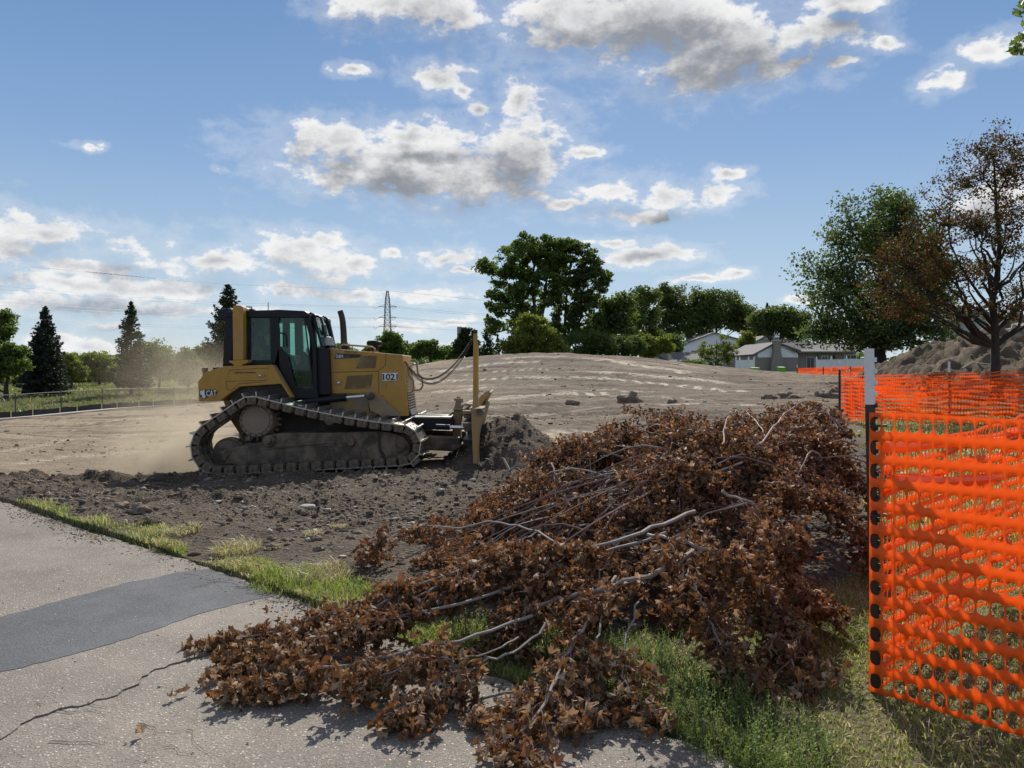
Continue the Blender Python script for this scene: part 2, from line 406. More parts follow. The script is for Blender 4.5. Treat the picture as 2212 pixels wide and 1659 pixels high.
def asphalt_mat(name, base, chip, chipamt, scale, bumpd):
    m = bpy.data.materials.new(name); t, b, o = nodes(m); c = tc(t)
    wv = t.vec('MULTIPLY_ADD', t.vec('SUBTRACT', t.noise(c, 60, 2, 0.5, out=1), (0.5,)*3), (0.008,)*3, c)
    v = t.vor(wv, scale, 'F1'); vc = t.vor(wv, scale, 'F1', 'Color')
    sp = t.n.new('ShaderNodeSeparateXYZ'); t.l.new(vc, sp.inputs[0])
    big = t.noise(c, 0.8, 5, 0.6); fine = t.noise(c, 130, 3, 0.6)
    th = t.step(sp.outputs[0], 1-chipamt, 1-chipamt+0.05)
    size = t.step(sp.outputs[1], 0, 1, 0.16, 0.36, smooth=False)
    stone = t.math('MULTIPLY', t.math('LESS_THAN', v, size), th)
    ccol = t.mix(sp.outputs[2], C4((chip[0]*0.55, chip[1]*0.52, chip[2]*0.5)), C4(chip))
    k = t.math('MULTIPLY', t.math('MULTIPLY', t.step(big, 0.3, 0.7, 0.74, 1.22, smooth=False), t.step(t.noise(c, 3.5, 6, 0.7), 0.35, 0.75, 1.08, 0.84)), t.step(fine, 0.3, 0.7, 0.7, 1.3, smooth=False))
    bcol = t.vec('SCALE', C4(base)[:3], None); t.put(bcol.node.inputs[3], k)
    # second generation of finer stones
    v2 = t.vor(wv, scale*1.9, 'F1'); vc2 = t.vor(wv, scale*1.9, 'F1', 'Color'); sp2 = t.n.new('ShaderNodeSeparateXYZ'); t.l.new(vc2, sp2.inputs[0])
    st2 = t.math('MULTIPLY', t.math('LESS_THAN', v2, 0.36), t.step(sp2.outputs[0], 1-chipamt*1.1, 1-chipamt*1.1+0.03))
    col = t.mix(t.math('MULTIPLY', st2, 0.55), bcol, ccol)
    col = t.mix(stone, col, ccol)
    t.put(b.inputs['Base Color'], col); b.inputs['Roughness'].default_value = 0.85; b.inputs['Specular IOR Level'].default_value = 0.25
    h = t.math('ADD', t.math('MULTIPLY', fine, 0.5), t.math('MULTIPLY', t.step(v, 0.0, 0.5, 1.0, 0.0), 0.8))
    t.put(b.inputs['Normal'], t.bump(h, 0.55, bumpd))
    MAT[name] = m
asphalt_mat('asphalt', (0.198, 0.172, 0.142), (0.56, 0.50, 0.41), 0.36, 62, 0.008)
asphalt_mat('asphalt_patch', (0.100, 0.101, 0.104), (0.34, 0.33, 0.31), 0.10, 60, 0.005)

def grass_mat():
    m = bpy.data.materials.new('grass'); t, b, o = nodes(m)
    a = t.n.new('ShaderNodeAttribute'); a.attribute_name = 'Col'
    t.put(b.inputs['Base Color'], a.outputs['Color']); b.inputs['Roughness'].default_value = 0.45; b.inputs['Specular IOR Level'].default_value = 0.4
    tr = t.n.new('ShaderNodeBsdfTranslucent'); t.put(tr.inputs[0], t.mix(1.0, a.outputs['Color'], C4((1.5, 1.5, 0.9)), 'MULTIPLY'))
    ms = t.n.new('ShaderNodeMixShader'); ms.inputs[0].default_value = 0.4
    t.l.new(b.outputs[0], ms.inputs[1]); t.l.new(tr.outputs[0], ms.inputs[2]); t.l.new(ms.outputs[0], o.inputs[0])
    MAT['grass'] = m
grass_mat()
mat_leaf('leaf_dead', [(0.09,0.052,0.030),(0.17,0.09,0.042),(0.27,0.15,0.065),(0.13,0.065,0.032),(0.26,0.165,0.085),(0.44,0.36,0.27),(0.22,0.10,0.045),(0.15,0.09,0.055),(0.36,0.275,0.19)], 0.24, 0.72, (1.5,1.15,0.8))
mat_leaf('leaf_rust', [(0.08,0.045,0.028),(0.14,0.072,0.038),(0.225,0.115,0.055),(0.105,0.056,0.033),(0.20,0.12,0.065),(0.38,0.29,0.215),(0.165,0.077,0.038),(0.27,0.15,0.07)], 0.26, 0.65, (1.5,1.15,0.8))
mat_leaf('leaf_green', [(0.065,0.105,0.03),(0.095,0.145,0.04),(0.14,0.185,0.055),(0.07,0.115,0.033)], 0.42)
mat_leaf('leaf_dark', [(0.055,0.085,0.030),(0.08,0.115,0.04),(0.105,0.14,0.045),(0.11,0.125,0.045)], 0.40)
mat_leaf('leaf_yellowgreen', [(0.10,0.135,0.03),(0.15,0.19,0.045),(0.22,0.235,0.05),(0.13,0.155,0.035)], 0.4)
mat_leaf('leaf_pear', [(0.055,0.045,0.02),(0.085,0.038,0.022),(0.05,0.065,0.02),(0.095,0.075,0.026),(0.075,0.026,0.02),(0.05,0.06,0.018),(0.20,0.03,0.03)], 0.36, 0.65)
mat_leaf('leaf_maple', [(0.042,0.075,0.026),(0.07,0.105,0.042),(0.12,0.155,0.065),(0.048,0.082,0.028)], 0.42, 0.55)
mat_leaf('needles_blue', [(0.02,0.04,0.035),(0.035,0.055,0.045),(0.02,0.035,0.025),(0.05,0.045,0.03)], 0.12, 0.6)
mat_leaf('needles_green', [(0.022,0.045,0.02),(0.04,0.06,0.022),(0.03,0.05,0.02)], 0.15, 0.6)

def orange_mat():
    m = bpy.data.materials.new('orange_plastic'); t, b, o = nodes(m); c = tc(t)
    n = t.noise(t.vec('MULTIPLY', c, (3.0, 3.0, 60.0)), 2.0, 4, 0.6)
    col = t.mix(n, C4((0.90, 0.17, 0.025)), C4((0.98, 0.24, 0.042)))
    t.put(b.inputs['Base Color'], col); b.inputs['Roughness'].default_value = 0.38; b.inputs['Specular IOR Level'].default_value = 0.4
    tr = t.n.new('ShaderNodeBsdfTranslucent'); tr.inputs[0].default_value = C4((1.0, 0.325, 0.065))
    ms = t.n.new('ShaderNodeMixShader'); ms.inputs[0].default_value = 0.6
    t.l.new(b.outputs[0], ms.inputs[1]); t.l.new(tr.outputs[0], ms.inputs[2]); t.l.new(ms.outputs[0], o.inputs[0])
    t.put(b.inputs['Normal'], t.bump(n, 0.25, 0.004))
    MAT['orange'] = m
orange_mat()
def glass_mat():
    m = bpy.data.materials.new('cab_glass'); t, b, o = nodes(m)
    g = t.n.new('ShaderNodeBsdfGlossy'); g.inputs['Roughness'].default_value = 0.03; g.inputs[0].default_value = C4((0.8,0.9,0.9))
    tr = t.n.new('ShaderNodeBsdfTransparent'); tr.inputs[0].default_value = C4((0.66, 0.84, 0.79))
    du = t.n.new('ShaderNodeBsdfDiffuse'); du.inputs[0].default_value = C4((0.22, 0.19, 0.15))
    fr = t.n.new('ShaderNodeFresnel'); fr.inputs[0].default_value = 1.45
    ms = t.n.new('ShaderNodeMixShader'); t.l.new(fr.outputs[0], ms.inputs[0]); t.l.new(tr.outputs[0], ms.inputs[1]); t.l.new(g.outputs[0], ms.inputs[2])
    n = t.noise(tc(t), 2.2, 8, 0.65)
    m2 = t.n.new('ShaderNodeMixShader'); t.put(m2.inputs[0], t.step(n, 0.35, 0.8, 0.01, 0.16)); t.l.new(ms.outputs[0], m2.inputs[1]); t.l.new(du.outputs[0], m2.inputs[2])
    t.l.new(m2.outputs[0], o.inputs[0]); MAT['cab_glass'] = m
glass_mat()

# ------------------------------------------------------------------ terrain
def cp(px, py, d): w = W(px, py, d); return (w.x, w.y, w.z)
CTRL = [cp(*p) for p in (
 (1100,1010,12.5),
 (400,1024,12.3),(600,1019,12.3),(860,1009,12.3),(1020,1014,12.6),(400,1020,14.5),(860,990,14.5),(100,1035,12),(-300,1040,12),(300,1058,11),(700,1040,11.5),(1000,1040,11.5),
 (0,960,18),(300,955,19),(0,915,34),(-600,925,34),(440,900,34),(150,893,41),(300,880,47),(440,874,52),
 (98,855,56),(282,853,58),(410,840,70),(0,866,50),(350,828,85),(150,832,85),(-500,860,60),
 (700,850,60),(600,890,30),
 (1000,888,22),(900,868,27),(950,822,36),(930,786,46),(1200,763,50),(1060,768,49),(1300,769,50),(1400,775,50),(1500,787,50),(1600,797,50),(1700,812,46),(1780,822,44),
 (1100,895,22),(1100,935,17.5),(1400,885,22),(1400,925,17),(1150,822,36),(1400,822,36),(1600,835,36),(1700,862,24),(1760,900,18),(1850,918,18),(2000,905,19),(2200,890,20),(2500,880,22),
 (1650,950,13),(1250,985,13),
)]
CTRL += [(2.0,62,1.6),(8,62,1.9),(14,64,1.6),(20,64,1.2),(-8,62,0.9),(-14,60,0.2),(30,75,1.3),(50,80,1.5),(70,90,1.6),(0,100,0.8),(-30,110,0.2),(-70,100,0.2),(30,110,1.2),(-30,180,0.4),(40,180,1.0),(90,170,1.2),(-120,180,0.4),
 (0,0,0),(-3,0,0),(3,0,0),(-6,4,0),(-3,4.5,0),(0,4,0),(2,4,0),(4,3,0),(-8,9,0.02),(-6,9.2,0.03),(-4,8.2,0.02),(-1.5,7.5,0.02),(1,7,0.03),(3,8,0.04),(3,6,0.02),(6,8,0.05),(8,12,0.1),(-14,15,0),(-20,20,-0.1),(10,4,0),(20,10,0.1),(-12,2,0),(2,10,-0.02),(-2,10,-0.05),(12,18,0.25),(22,30,0.9),(15,30,0.8)]
CT = np.array(CTRL)
def _U(r2): return 0.5*r2*np.log(np.maximum(r2, 1e-9))
_n = len(CT); _K = _U(((CT[:,None,:2]-CT[None,:,:2])**2).sum(-1)) + np.eye(_n)*0.6
_P = np.c_[np.ones(_n), CT[:,:2]]; _A = np.zeros((_n+3, _n+3)); _A[:_n,:_n] = _K; _A[:_n,_n:] = _P; _A[_n:,:_n] = _P.T
_w = np.linalg.solve(_A, np.r_[CT[:,2], 0, 0, 0])
def tps(x, y):
    x = np.asarray(x, float); y = np.asarray(y, float); r = _w[_n] + _w[_n+1]*x + _w[_n+2]*y
    for i in range(_n): r = r + _w[i]*_U((x-CT[i,0])**2 + (y-CT[i,1])**2)
    far = sst(np.hypot(x, y), 150, 240); return r*(1-far) + 0.9*far
EDGE = [(-60,55),(-14,14.4),(-8.6,10.4),(-6,8.62),(-4.3,7.22),(-2.67,5.97),(-1.41,4.9),(-.26,3.83),(.25,3.42),(.63,3.16),(.84,2.92),(1.3,2.2),(1.8,1.2),(2.2,0),(2.8,-4)]
_ex = [p[0] for p in EDGE]; _ey = [p[1] for p in EDGE]
def edge_y(x): return np.interp(x, _ex, _ey)
def edge_s(x, y):
    """signed distance-like value: >0 beyond the pavement edge"""
    return (y - edge_y(x))*0.77
def lawn_mask(x, y):
    bx = np.interp(y, [0,2.9,3.5,3.9,4.3,4.7,5.2,5.8,7,10,15.5,19,30,45,58], [-9,-9,-.6,-.2,.5,1.5,2.2,2.9,3.6,5.0,7.3,9,16,26,34])
    jag = fbm(x*1.3, y*1.3, 4, 11)*0.45
    m = sst(x - bx + jag, -0.15, 0.25)
    m = np.maximum(m, sst(y - (57 + 0*x) + fbm(x*.2, y*.2, 3, 5)*3, -2, 2))
    fx = np.interp(y, [20,34,38,50,62,75], [-26.4,-26.2,-25.6,-23.0,-19.5,-16])    # kerb of the path on the left
    m = np.maximum(m, sst(fx - x, -0.2, 0.2)*(y > 20))
    s = edge_s(x, y); strip = sst(s + fbm(x*1.6, y*1.6, 3, 21)*0.5, 0.38, 0.16)*(s > -0.02)
    strip = strip*sst(fbm(x*.9+4, y*.9, 2, 31), -0.35, -0.15)
    return np.maximum(m, strip)
# packed wheel and track lanes on the hill, sunlit shine painted pale, given where they lie in the picture
def ground_pt(px, py):
    dx = (px-CX)/F_PX; dz = -(py-HY)/F_PX; d = np.concatenate([np.arange(2.4, 40, .1), np.arange(40, 200, .5)])
    z = EYE + dz*d; g = tps(dx*d, d); k = np.argmax(z < g) if (z < g).any() else len(d)-1
    return (dx*d[k], d[k])
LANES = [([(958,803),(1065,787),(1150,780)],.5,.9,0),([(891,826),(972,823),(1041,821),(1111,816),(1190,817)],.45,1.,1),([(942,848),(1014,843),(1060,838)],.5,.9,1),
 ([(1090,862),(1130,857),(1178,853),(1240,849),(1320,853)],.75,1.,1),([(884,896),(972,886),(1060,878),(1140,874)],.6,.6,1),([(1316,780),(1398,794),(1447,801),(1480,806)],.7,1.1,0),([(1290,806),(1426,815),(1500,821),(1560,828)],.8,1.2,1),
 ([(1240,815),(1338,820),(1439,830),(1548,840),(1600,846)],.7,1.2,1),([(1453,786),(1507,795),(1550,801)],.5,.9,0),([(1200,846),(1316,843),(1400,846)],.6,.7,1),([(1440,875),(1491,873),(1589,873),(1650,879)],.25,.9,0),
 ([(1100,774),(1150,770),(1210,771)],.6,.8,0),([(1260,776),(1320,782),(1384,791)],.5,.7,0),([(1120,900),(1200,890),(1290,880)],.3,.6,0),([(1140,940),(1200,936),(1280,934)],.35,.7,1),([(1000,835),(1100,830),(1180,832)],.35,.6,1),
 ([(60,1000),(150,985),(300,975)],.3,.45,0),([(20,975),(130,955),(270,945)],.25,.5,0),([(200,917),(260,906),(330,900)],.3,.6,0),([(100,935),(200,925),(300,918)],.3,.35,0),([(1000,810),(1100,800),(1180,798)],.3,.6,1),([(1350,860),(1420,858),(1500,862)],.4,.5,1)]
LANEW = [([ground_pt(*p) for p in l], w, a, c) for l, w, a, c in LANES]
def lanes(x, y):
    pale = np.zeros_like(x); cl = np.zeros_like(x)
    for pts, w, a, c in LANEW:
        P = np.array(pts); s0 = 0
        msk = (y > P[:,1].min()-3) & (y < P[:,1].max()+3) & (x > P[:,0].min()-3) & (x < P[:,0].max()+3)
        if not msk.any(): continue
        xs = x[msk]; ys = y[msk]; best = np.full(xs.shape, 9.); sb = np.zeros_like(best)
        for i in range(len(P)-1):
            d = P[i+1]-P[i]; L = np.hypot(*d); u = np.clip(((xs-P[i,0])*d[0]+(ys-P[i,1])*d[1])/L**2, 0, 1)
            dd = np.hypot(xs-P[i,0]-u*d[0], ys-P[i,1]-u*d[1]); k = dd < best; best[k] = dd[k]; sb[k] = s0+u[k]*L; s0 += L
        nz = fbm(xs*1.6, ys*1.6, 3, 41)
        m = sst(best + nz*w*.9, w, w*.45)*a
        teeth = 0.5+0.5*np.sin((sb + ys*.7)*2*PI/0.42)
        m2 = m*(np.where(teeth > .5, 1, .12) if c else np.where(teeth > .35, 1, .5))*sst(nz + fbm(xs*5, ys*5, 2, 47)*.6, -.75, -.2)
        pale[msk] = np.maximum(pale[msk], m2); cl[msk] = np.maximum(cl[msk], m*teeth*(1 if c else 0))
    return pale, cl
def terrain(x, y, full=False):
    x = np.asarray(x, float); y = np.asarray(y, float)
    z = tps(x, y); s = edge_s(x, y); L = lawn_mask(x, y); dist = np.hypot(x, y)
    dirt = (1-L)*sst(s, 0.0, 0.35)*(dist < 120)
    # loose, freshly turned band between the pavement and the machine
    band = np.exp(-((y - (9.2 - 0.12*x))/2.4)**4)*sst(x, 7, 4)
    n1 = fbm(x*0.8, y*0.8, 4, 3); n2 = fbm(x*3.1, y*3.1, 4, 9); n3 = np.abs(fbm(x*9, y*9, 3, 17))
    z = z + dirt*(0.05*n1 + band*(0.105*n2 + 0.075*n3 + 0.07*n1) + (1-band)*(0.02*n2 + .012*n3))
    berm = np.exp(-((y - 11.45 - 0.25*fbm(x*.7, 3+0*x, 3, 2))/0.42)**2)*sst(x, -12, -7)*sst(x, 2.5, 1.2)
    z = z + dirt*berm*(0.06 + 0.07*n2 + .05*n3)
    z = z + L*(0.015*fbm(x*2, y*2, 3, 6))
    # gentle ruts running across the hill
    hill = sst(y, 15, 20)*dirt
    rut = fbm(x*0.16+.3*y*0, y*0.9, 4, 77); z = z + hill*0.10*rut + hill*.035*fbm(x*.7, y*3.2, 3, 78)
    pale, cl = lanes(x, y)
    z = z + dirt*(cl*0.035 - 0.03*pale)
    z = np.where(s < 0.03, -0.04, z + np.where(s < 0.6, -0.03*(1-np.clip(s/.6, 0, 1)), 0)*(1-L))
    if not full: return z
    # earth colours
    g = fbm(x*0.35, y*0.8, 5, 55); g2 = fbm(x*2.2, y*2.2, 4, 56)
    base = np.array([0.150, 0.118, 0.087]); moist = np.array([0.082, 0.060, 0.043]); dry = np.array([0.58, 0.50, 0.39]); tan = np.array([0.31, 0.242, 0.165])  # dry: sunlit shine of the packed lanes, painted as a pale tone
    col = base[None]*np.ones(x.shape+(1,))
    def mx(c, c2, m): return c*(1-m[..., None]) + c2*m[..., None]
    col = mx(col, moist, np.clip(0.6*sst(g2, .0, .5) + .8*berm, 0, 1))
    left = sst(x, -2.5, -5.5)*sst(y, 11.3, 12.3)
    col = mx(col, tan, np.clip(left*(.75+.5*g), 0, 1)); col = mx(col, tan, .55*sst(rut, .05, .5)*hill)
    col = mx(col, tan, 0.6*np.exp(-((y-13.4)/1.6)**2)*sst(x, -6, 0)*sst(x, 6, 3))
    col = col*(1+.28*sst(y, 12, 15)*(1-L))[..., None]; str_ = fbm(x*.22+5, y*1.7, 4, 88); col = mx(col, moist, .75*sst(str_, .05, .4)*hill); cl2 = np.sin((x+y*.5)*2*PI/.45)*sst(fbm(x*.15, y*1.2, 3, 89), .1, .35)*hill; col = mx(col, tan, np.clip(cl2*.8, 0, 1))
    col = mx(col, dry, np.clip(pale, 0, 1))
    gr = np.array([0.10, 0.11, 0.04]); gd = np.array([0.22, 0.19, 0.10])
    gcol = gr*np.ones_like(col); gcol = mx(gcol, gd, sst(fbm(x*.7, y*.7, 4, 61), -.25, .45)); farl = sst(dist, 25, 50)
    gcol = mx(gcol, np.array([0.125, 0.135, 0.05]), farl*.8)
    col = mx(col, gcol, L)
    return z, col, L, dirt

NA, NRr = 760, 760
ang = np.linspace(R(-52), R(52), NA)
rr = np.concatenate([np.geomspace(1.2, 3.2, 50, endpoint=False), np.geomspace(3.2, 30, 470, endpoint=False), np.geomspace(30, 120, 170, endpoint=False), np.geomspace(120, 3200, NRr-690)])
RR, AA = np.meshgrid(rr, ang, indexing='ij'); X = RR*np.sin(AA); Y = RR*np.cos(AA)
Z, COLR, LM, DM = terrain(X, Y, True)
idx = np.arange(NA*NRr).reshape(NRr, NA)
quads = np.stack([idx[:-1,:-1], idx[:-1,1:], idx[1:,1:], idx[1:,:-1]], -1).reshape(-1, 4)
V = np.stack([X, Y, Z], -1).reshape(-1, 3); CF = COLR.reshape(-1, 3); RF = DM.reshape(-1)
isl = LM.reshape(-1)[quads].mean(1) > 0.5; dist_q = RR.reshape(-1)[quads[:, 0]]
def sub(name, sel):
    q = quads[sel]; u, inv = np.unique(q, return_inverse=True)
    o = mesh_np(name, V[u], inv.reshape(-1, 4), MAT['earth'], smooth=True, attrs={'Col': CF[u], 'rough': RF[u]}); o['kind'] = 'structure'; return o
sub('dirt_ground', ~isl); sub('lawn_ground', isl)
# the rest of the plain, beside and behind the viewer
mb = MB(); a0, a1 = R(52), R(308); n = 48
vs = []; fs = []
for i in range(n+1):
    a = a0 + (a1-a0)*i/n
    for r_ in (0.0, 30.0, 150.0, 3200.0): vs.append((r_*math.sin(a), r_*math.cos(a), -0.045 if r_ < 100 else 0.9 if r_ > 200 else .3))
for i in range(n):
    for k in range(3): fs.append((i*4+k, i*4+k+1, i*4+4+k+1, i*4+4+k))
mb.add(vs, fs); o = mb.build('ground', MAT['earth'], fix=False); o['kind'] = 'structure'
me = o.data; at = me.attributes.new('Col', 'FLOAT_COLOR', 'POINT'); at.data.foreach_set('color', np.tile([0.12,0.12,0.05,1.0], len(me.vertices)).astype(np.float32))
def gz(x, y): return float(terrain(np.array([x]), np.array([y]))[0])
def on_ground(px, py):
    x, y = ground_pt(px, py); return Vector((x, y, gz(x, y)))

# ---- pavement, split along its long crack
def jag(pts, amp, seg, seed):
    out = []; rg = random.Random(seed)
    for (a, b) in zip(pts[:-1], pts[1:]):
        n = max(1, int(math.hypot(b[0]-a[0], b[1]-a[1])/seg))
        for i in range(n):
            u = i/n; out.append((a[0]+(b[0]-a[0])*u + rg.uniform(-amp, amp), a[1]+(b[1]-a[1])*u + rg.uniform(-amp, amp)))
    out.append(pts[-1]); return out
def flat(px, py): d = EYE*F_PX/(py-HY); return ((px-CX)/F_PX*d, d)
crack = [(-9.0, -0.4), (-4.5, 2.0)] + [flat(*p) for p in ((-120,1635),(0,1592),(60,1556),(130,1528),(190,1520),(250,1498),(300,1475),(322,1450),(370,1432),(430,1418),(490,1400),(560,1375))] + [(-1.0, 4.30), (-0.72, 4.26)]
crack = jag(crack, 0.017, 0.035, 3)
edge = jag(EDGE[1:], 0.022, 0.07, 4)
ei = min(range(len(edge)), key=lambda i: math.hypot(edge[i][0]+0.70, edge[i][1]-4.26))
def slab(name, poly, top, bottom, mat, label=None):
    bm = bmesh.new(); vv = [bm.verts.new((x, y, top)) for x, y in poly]; f = bm.faces.new(vv)
    if f.normal.z < 0: f.normal_flip()
    r = bmesh.ops.extrude_face_region(bm, geom=[f]); ev = [v for v in r['geom'] if isinstance(v, bmesh.types.BMVert)]
    for v in ev: v.co.z = bottom
    bm.normal_update(); bmesh.ops.triangulate(bm, faces=bm.faces[:]); bmesh.ops.recalc_face_normals(bm, faces=bm.faces)
    me = bpy.data.meshes.new(name); bm.to_mesh(me); bm.free(); me.materials.append(mat); o = link(name, me); o['kind'] = 'structure'; return o
gap = []
for i, (x, y) in enumerate(crack):
    w = 0.010 + 0.020*max(0, mnoise.noise(Vector((x*5, y*5, 0)))+.35); gap.append((x+w*.4, y-w))
far_side = edge[:ei+1] + crack[::-1] + [(-16, -2)]
near_side = gap + edge[ei+1:] + [(-9.0, -4.0)]
slab('pavement', far_side, 0.0, -0.045, MAT['asphalt']); slab('pavement', near_side, -0.003, -0.045, MAT['asphalt'])
dm = MB(); dm.add([(x-.03, y+.04, -0.030) for x, y in crack] + [(x+.03, y-.04, -0.030) for x, y in crack], [(i, i+1, len(crack)+i+1, len(crack)+i) for i in range(len(crack)-1)])
mat_solid('crack_dirt', (0.018, 0.015, 0.012), 0.95)
o = dm.build('crack_bottom', MAT['crack_dirt'], fix=False); o['kind'] = 'structure'
pt = [flat(*p) for p in ((-700,1490),(-300,1405),(0,1333),(140,1296),(280,1258),(330,1250),(380,1237),(425,1231),(452,1229))]
pe = [p for p in [flat(455,1230), flat(520,1258), flat(598,1284)]]
pb = [flat(*p) for p in ((600,1286),(520,1303),(420,1330),(300,1372),(200,1402),(100,1430),(0,1452),(-300,1530),(-700,1640))]
patch = jag(pt + pe + pb, 0.013, 0.05, 5)
slab('asphalt_patch', patch, 0.0028, -0.02, MAT['asphalt_patch'])

# ------------------------------------------------------------------ scattering: clods, stones, blades
def ico(sub, seed, amp=0.35, sc=(1,1,0.7), freq=1.6):
    bm = bmesh.new(); bmesh.ops.create_icosphere(bm, subdivisions=sub, radius=1)
    off = Vector((seed*3.1, seed*1.7, seed*5.3))
    for v in bm.verts:
        n = v.co.normalized(); k = 1 + amp*mnoise.fractal(n*freq + off, 0.8, 2.2, 3)*1.3
        v.co = Vector((n.x*sc[0], n.y*sc[1], n.z*sc[2]))*k
    V_ = np.array([v.co[:] for v in bm.verts]); F_ = np.array([[v.index for v in f.verts] for f in bm.faces]); bm.free(); return V_, F_
def batch(name, variants, pos, rotz, scale, mat, tilt=None, parent=None, cols=None, smooth=False, kind='stuff'):
    """joins many copies of a few small shapes into one mesh"""
    Vs = []; Fs = []; Cs = []; off = 0; n = len(pos); pick = RNG.integers(0, len(variants), n)
    for k, (v, f) in enumerate(variants):
        I = np.where(pick == k)[0]
        if not len(I): continue
        c, s = np.cos(rotz[I]), np.sin(rotz[I]); v0 = v[None]*scale[I][:, None, None] if scale.ndim == 1 else v[None]*scale[I][:, None, :]
        if tilt is not None:
            ct, st = np.cos(tilt[I])[:, None], np.sin(tilt[I])[:, None]
            y_, z_ = v0[..., 1]*ct - v0[..., 2]*st, v0[..., 1]*st + v0[..., 2]*ct; v0 = np.stack([v0[..., 0], y_, z_], -1)
        xx = v0[..., 0]*c[:, None] - v0[..., 1]*s[:, None]; yy = v0[..., 0]*s[:, None] + v0[..., 1]*c[:, None]
        vv = np.stack([xx, yy, v0[..., 2]], -1) + pos[I][:, None, :]
        Vs.append(vv.reshape(-1, 3)); m = v.shape[0]
        Fs.append((f[None] + (off + np.arange(len(I))*m)[:, None, None]).reshape(-1, f.shape[1])); off += m*len(I)
        if cols is not None: Cs.append(np.repeat(cols[I], m, 0))
    o = mesh_np(name, np.concatenate(Vs), [np.concatenate(Fs)], mat, parent, smooth, attrs={'Col': np.concatenate(Cs)} if cols is not None else None)
    if kind: o['kind'] = kind
    return o
def clod_mat():
    m = bpy.data.materials.new('clod'); t, b, o = nodes(m); c = tc(t)
    g = t.n.new('ShaderNodeNewGeometry'); r_ = g.outputs['Random Per Island']
    a = t.mix(r_, C4((0.11, 0.083, 0.062)), C4((0.22, 0.175, 0.135)))
    a = t.mix(t.step(r_, 0.955, 0.97), a, C4((0.36, 0.33, 0.29)))
    n = t.noise(c, 30, 6, 0.7); k = t.step(n, .3, .7, .7, 1.3, smooth=False)
    cc = t.vec('SCALE', a, None); t.put(cc.node.inputs[3], k); t.put(b.inputs['Base Color'], cc); b.inputs['Roughness'].default_value = .95; b.inputs['Specular IOR Level'].default_value = .15
    t.put(b.inputs['Normal'], t.bump(t.noise(c, 60, 6, .7), .6, .02)); MAT['clod'] = m
clod_mat()
mat_solid('stone', (0.33, 0.30, 0.26), 0.85, var=0.25, scale=8, bump=0.4)
CL = [ico(1, k, 0.7, (1, .8, .5), 2.2) for k in range(10)]
def scatter_polar(n, a0, a1, r0, r1, pw=1.0):
    a = RNG.uniform(a0, a1, n); r_ = r0*(r1/r0)**(RNG.uniform(0, 1, n)**pw); return r_*np.sin(a), r_*np.cos(a)
# loose band of small clods
x, y = scatter_polar(70000, R(-38), R(30), 4.2, 13)
m = (edge_s(x, y) > 0.12) & (lawn_mask(x, y) < 0.4); band = np.exp(-((y-(9.2-.12*x))/2.4)**4); m &= (RNG.uniform(0, 1, len(x)) < .2+.8*band)
dense = fbm(x*1.5, y*1.5, 3, 91); m &= RNG.uniform(-.7, .5, len(x)) < dense
x, y = x[m], y[m]; s = 0.007 + 0.045*RNG.uniform(0, 1, len(x))**9 + 0.012*RNG.uniform(0, 1, len(x))**2
z = terrain(x, y); batch('soil_crumbs', CL[:6], np.stack([x, y, z+s*.05], -1), RNG.uniform(0, 6.28, len(x)), s, MAT['clod'])
# crumbs along the berm next to the track, on the hill and at the left
x, y = scatter_polar(26000, R(-38), R(34), 10.8, 48, .9); m = lawn_mask(x, y) < .3; nearb = np.exp(-((y-11.5)/.7)**2); line2 = np.exp(-((y-20.5-.2*(x-5))/1.3)**2)
m &= RNG.uniform(0, 1, len(x)) < .10 + .9*nearb + .6*line2; x, y = x[m], y[m]
s = (0.010+0.05*RNG.uniform(0, 1, len(x))**7)*(1+np.clip(y-14, 0, 30)/18); z = terrain(x, y)
batch('soil_crumbs', CL, np.stack([x, y, z+s*.05], -1), RNG.uniform(0, 6.28, len(x)), s, MAT['clod'])

def clod_obj(name, p, size, label, group, seed, mat='clod', flatn=.6, sub_=3, cat='clod'):
    v, f = ico(sub_, seed, .55, (1, .8, flatn), 2.0); v = v*size + np.array([p.x, p.y, p.z + size*flatn*.35])
    o = mesh_np(name, v, f, MAT[mat], org=(p.x, p.y, p.z), smooth=(mat == 'stone')); return tag(o, label, cat, group)
G = 'large clods and sods lying on the dirt'
for i, (px, py, sz, lb) in enumerate([
 (1237,872,.30,'dark grassy clod left of the largest heap on the graded hill'),(1362,868,.62,'largest dark heap of soil lying at the foot of the hill'),(1453,870,.24,'round clod just right of the large soil heap on the hill foot'),
 (1661,860,.34,'dark clod below the green bins at the hill foot'),(1700,857,.38,'rounded clod beside the orange fence end post, middle of three'),(1716,860,.25,'small clod touching the rounded clod near the orange fence'),
 (1780,858,.5,'broad clump of soil lying just left of the orange fence post'),(1805,850,.4,'upper clump of soil against the orange fence post'),
 (150,1082,.20,'dark overturned sod by the left end of the pavement grass'),(262,1105,.16,'dark clod lying on the berm left of the track'),(300,1118,.22,'wide dark sod behind the grass strip on the left'),(420,1150,.13,'overturned sod with straw roots beside the grass strip'),
 (590,1195,.11,'small sod with pale straw in the loose dirt'),(678,1172,.12,'straw topped sod in the middle of the loose dirt'),(688,1196,.085,'dark clod just below the straw topped sod'),(733,1150,.10,'sod with pale grass in the loose dirt nearer the branches'),(960,1160,.11,'straw topped sod under the long arching branch'),
 (610,1062,.16,'dark clod on the berm in front of the track rollers'),(745,1052,.15,'clod on the berm below the front idler'),(835,1046,.17,'broad clod on the berm between idler and blade'),(450,1045,.17,'clod thrown up by the rear of the track')]):
    p = on_ground(px, py); sz = sz*(.5 if py > 1000 else .75); p.z -= sz*.15; tag(clod_obj('dirt_clod', p, sz, lb, G, i+3), lb, 'clod', G)
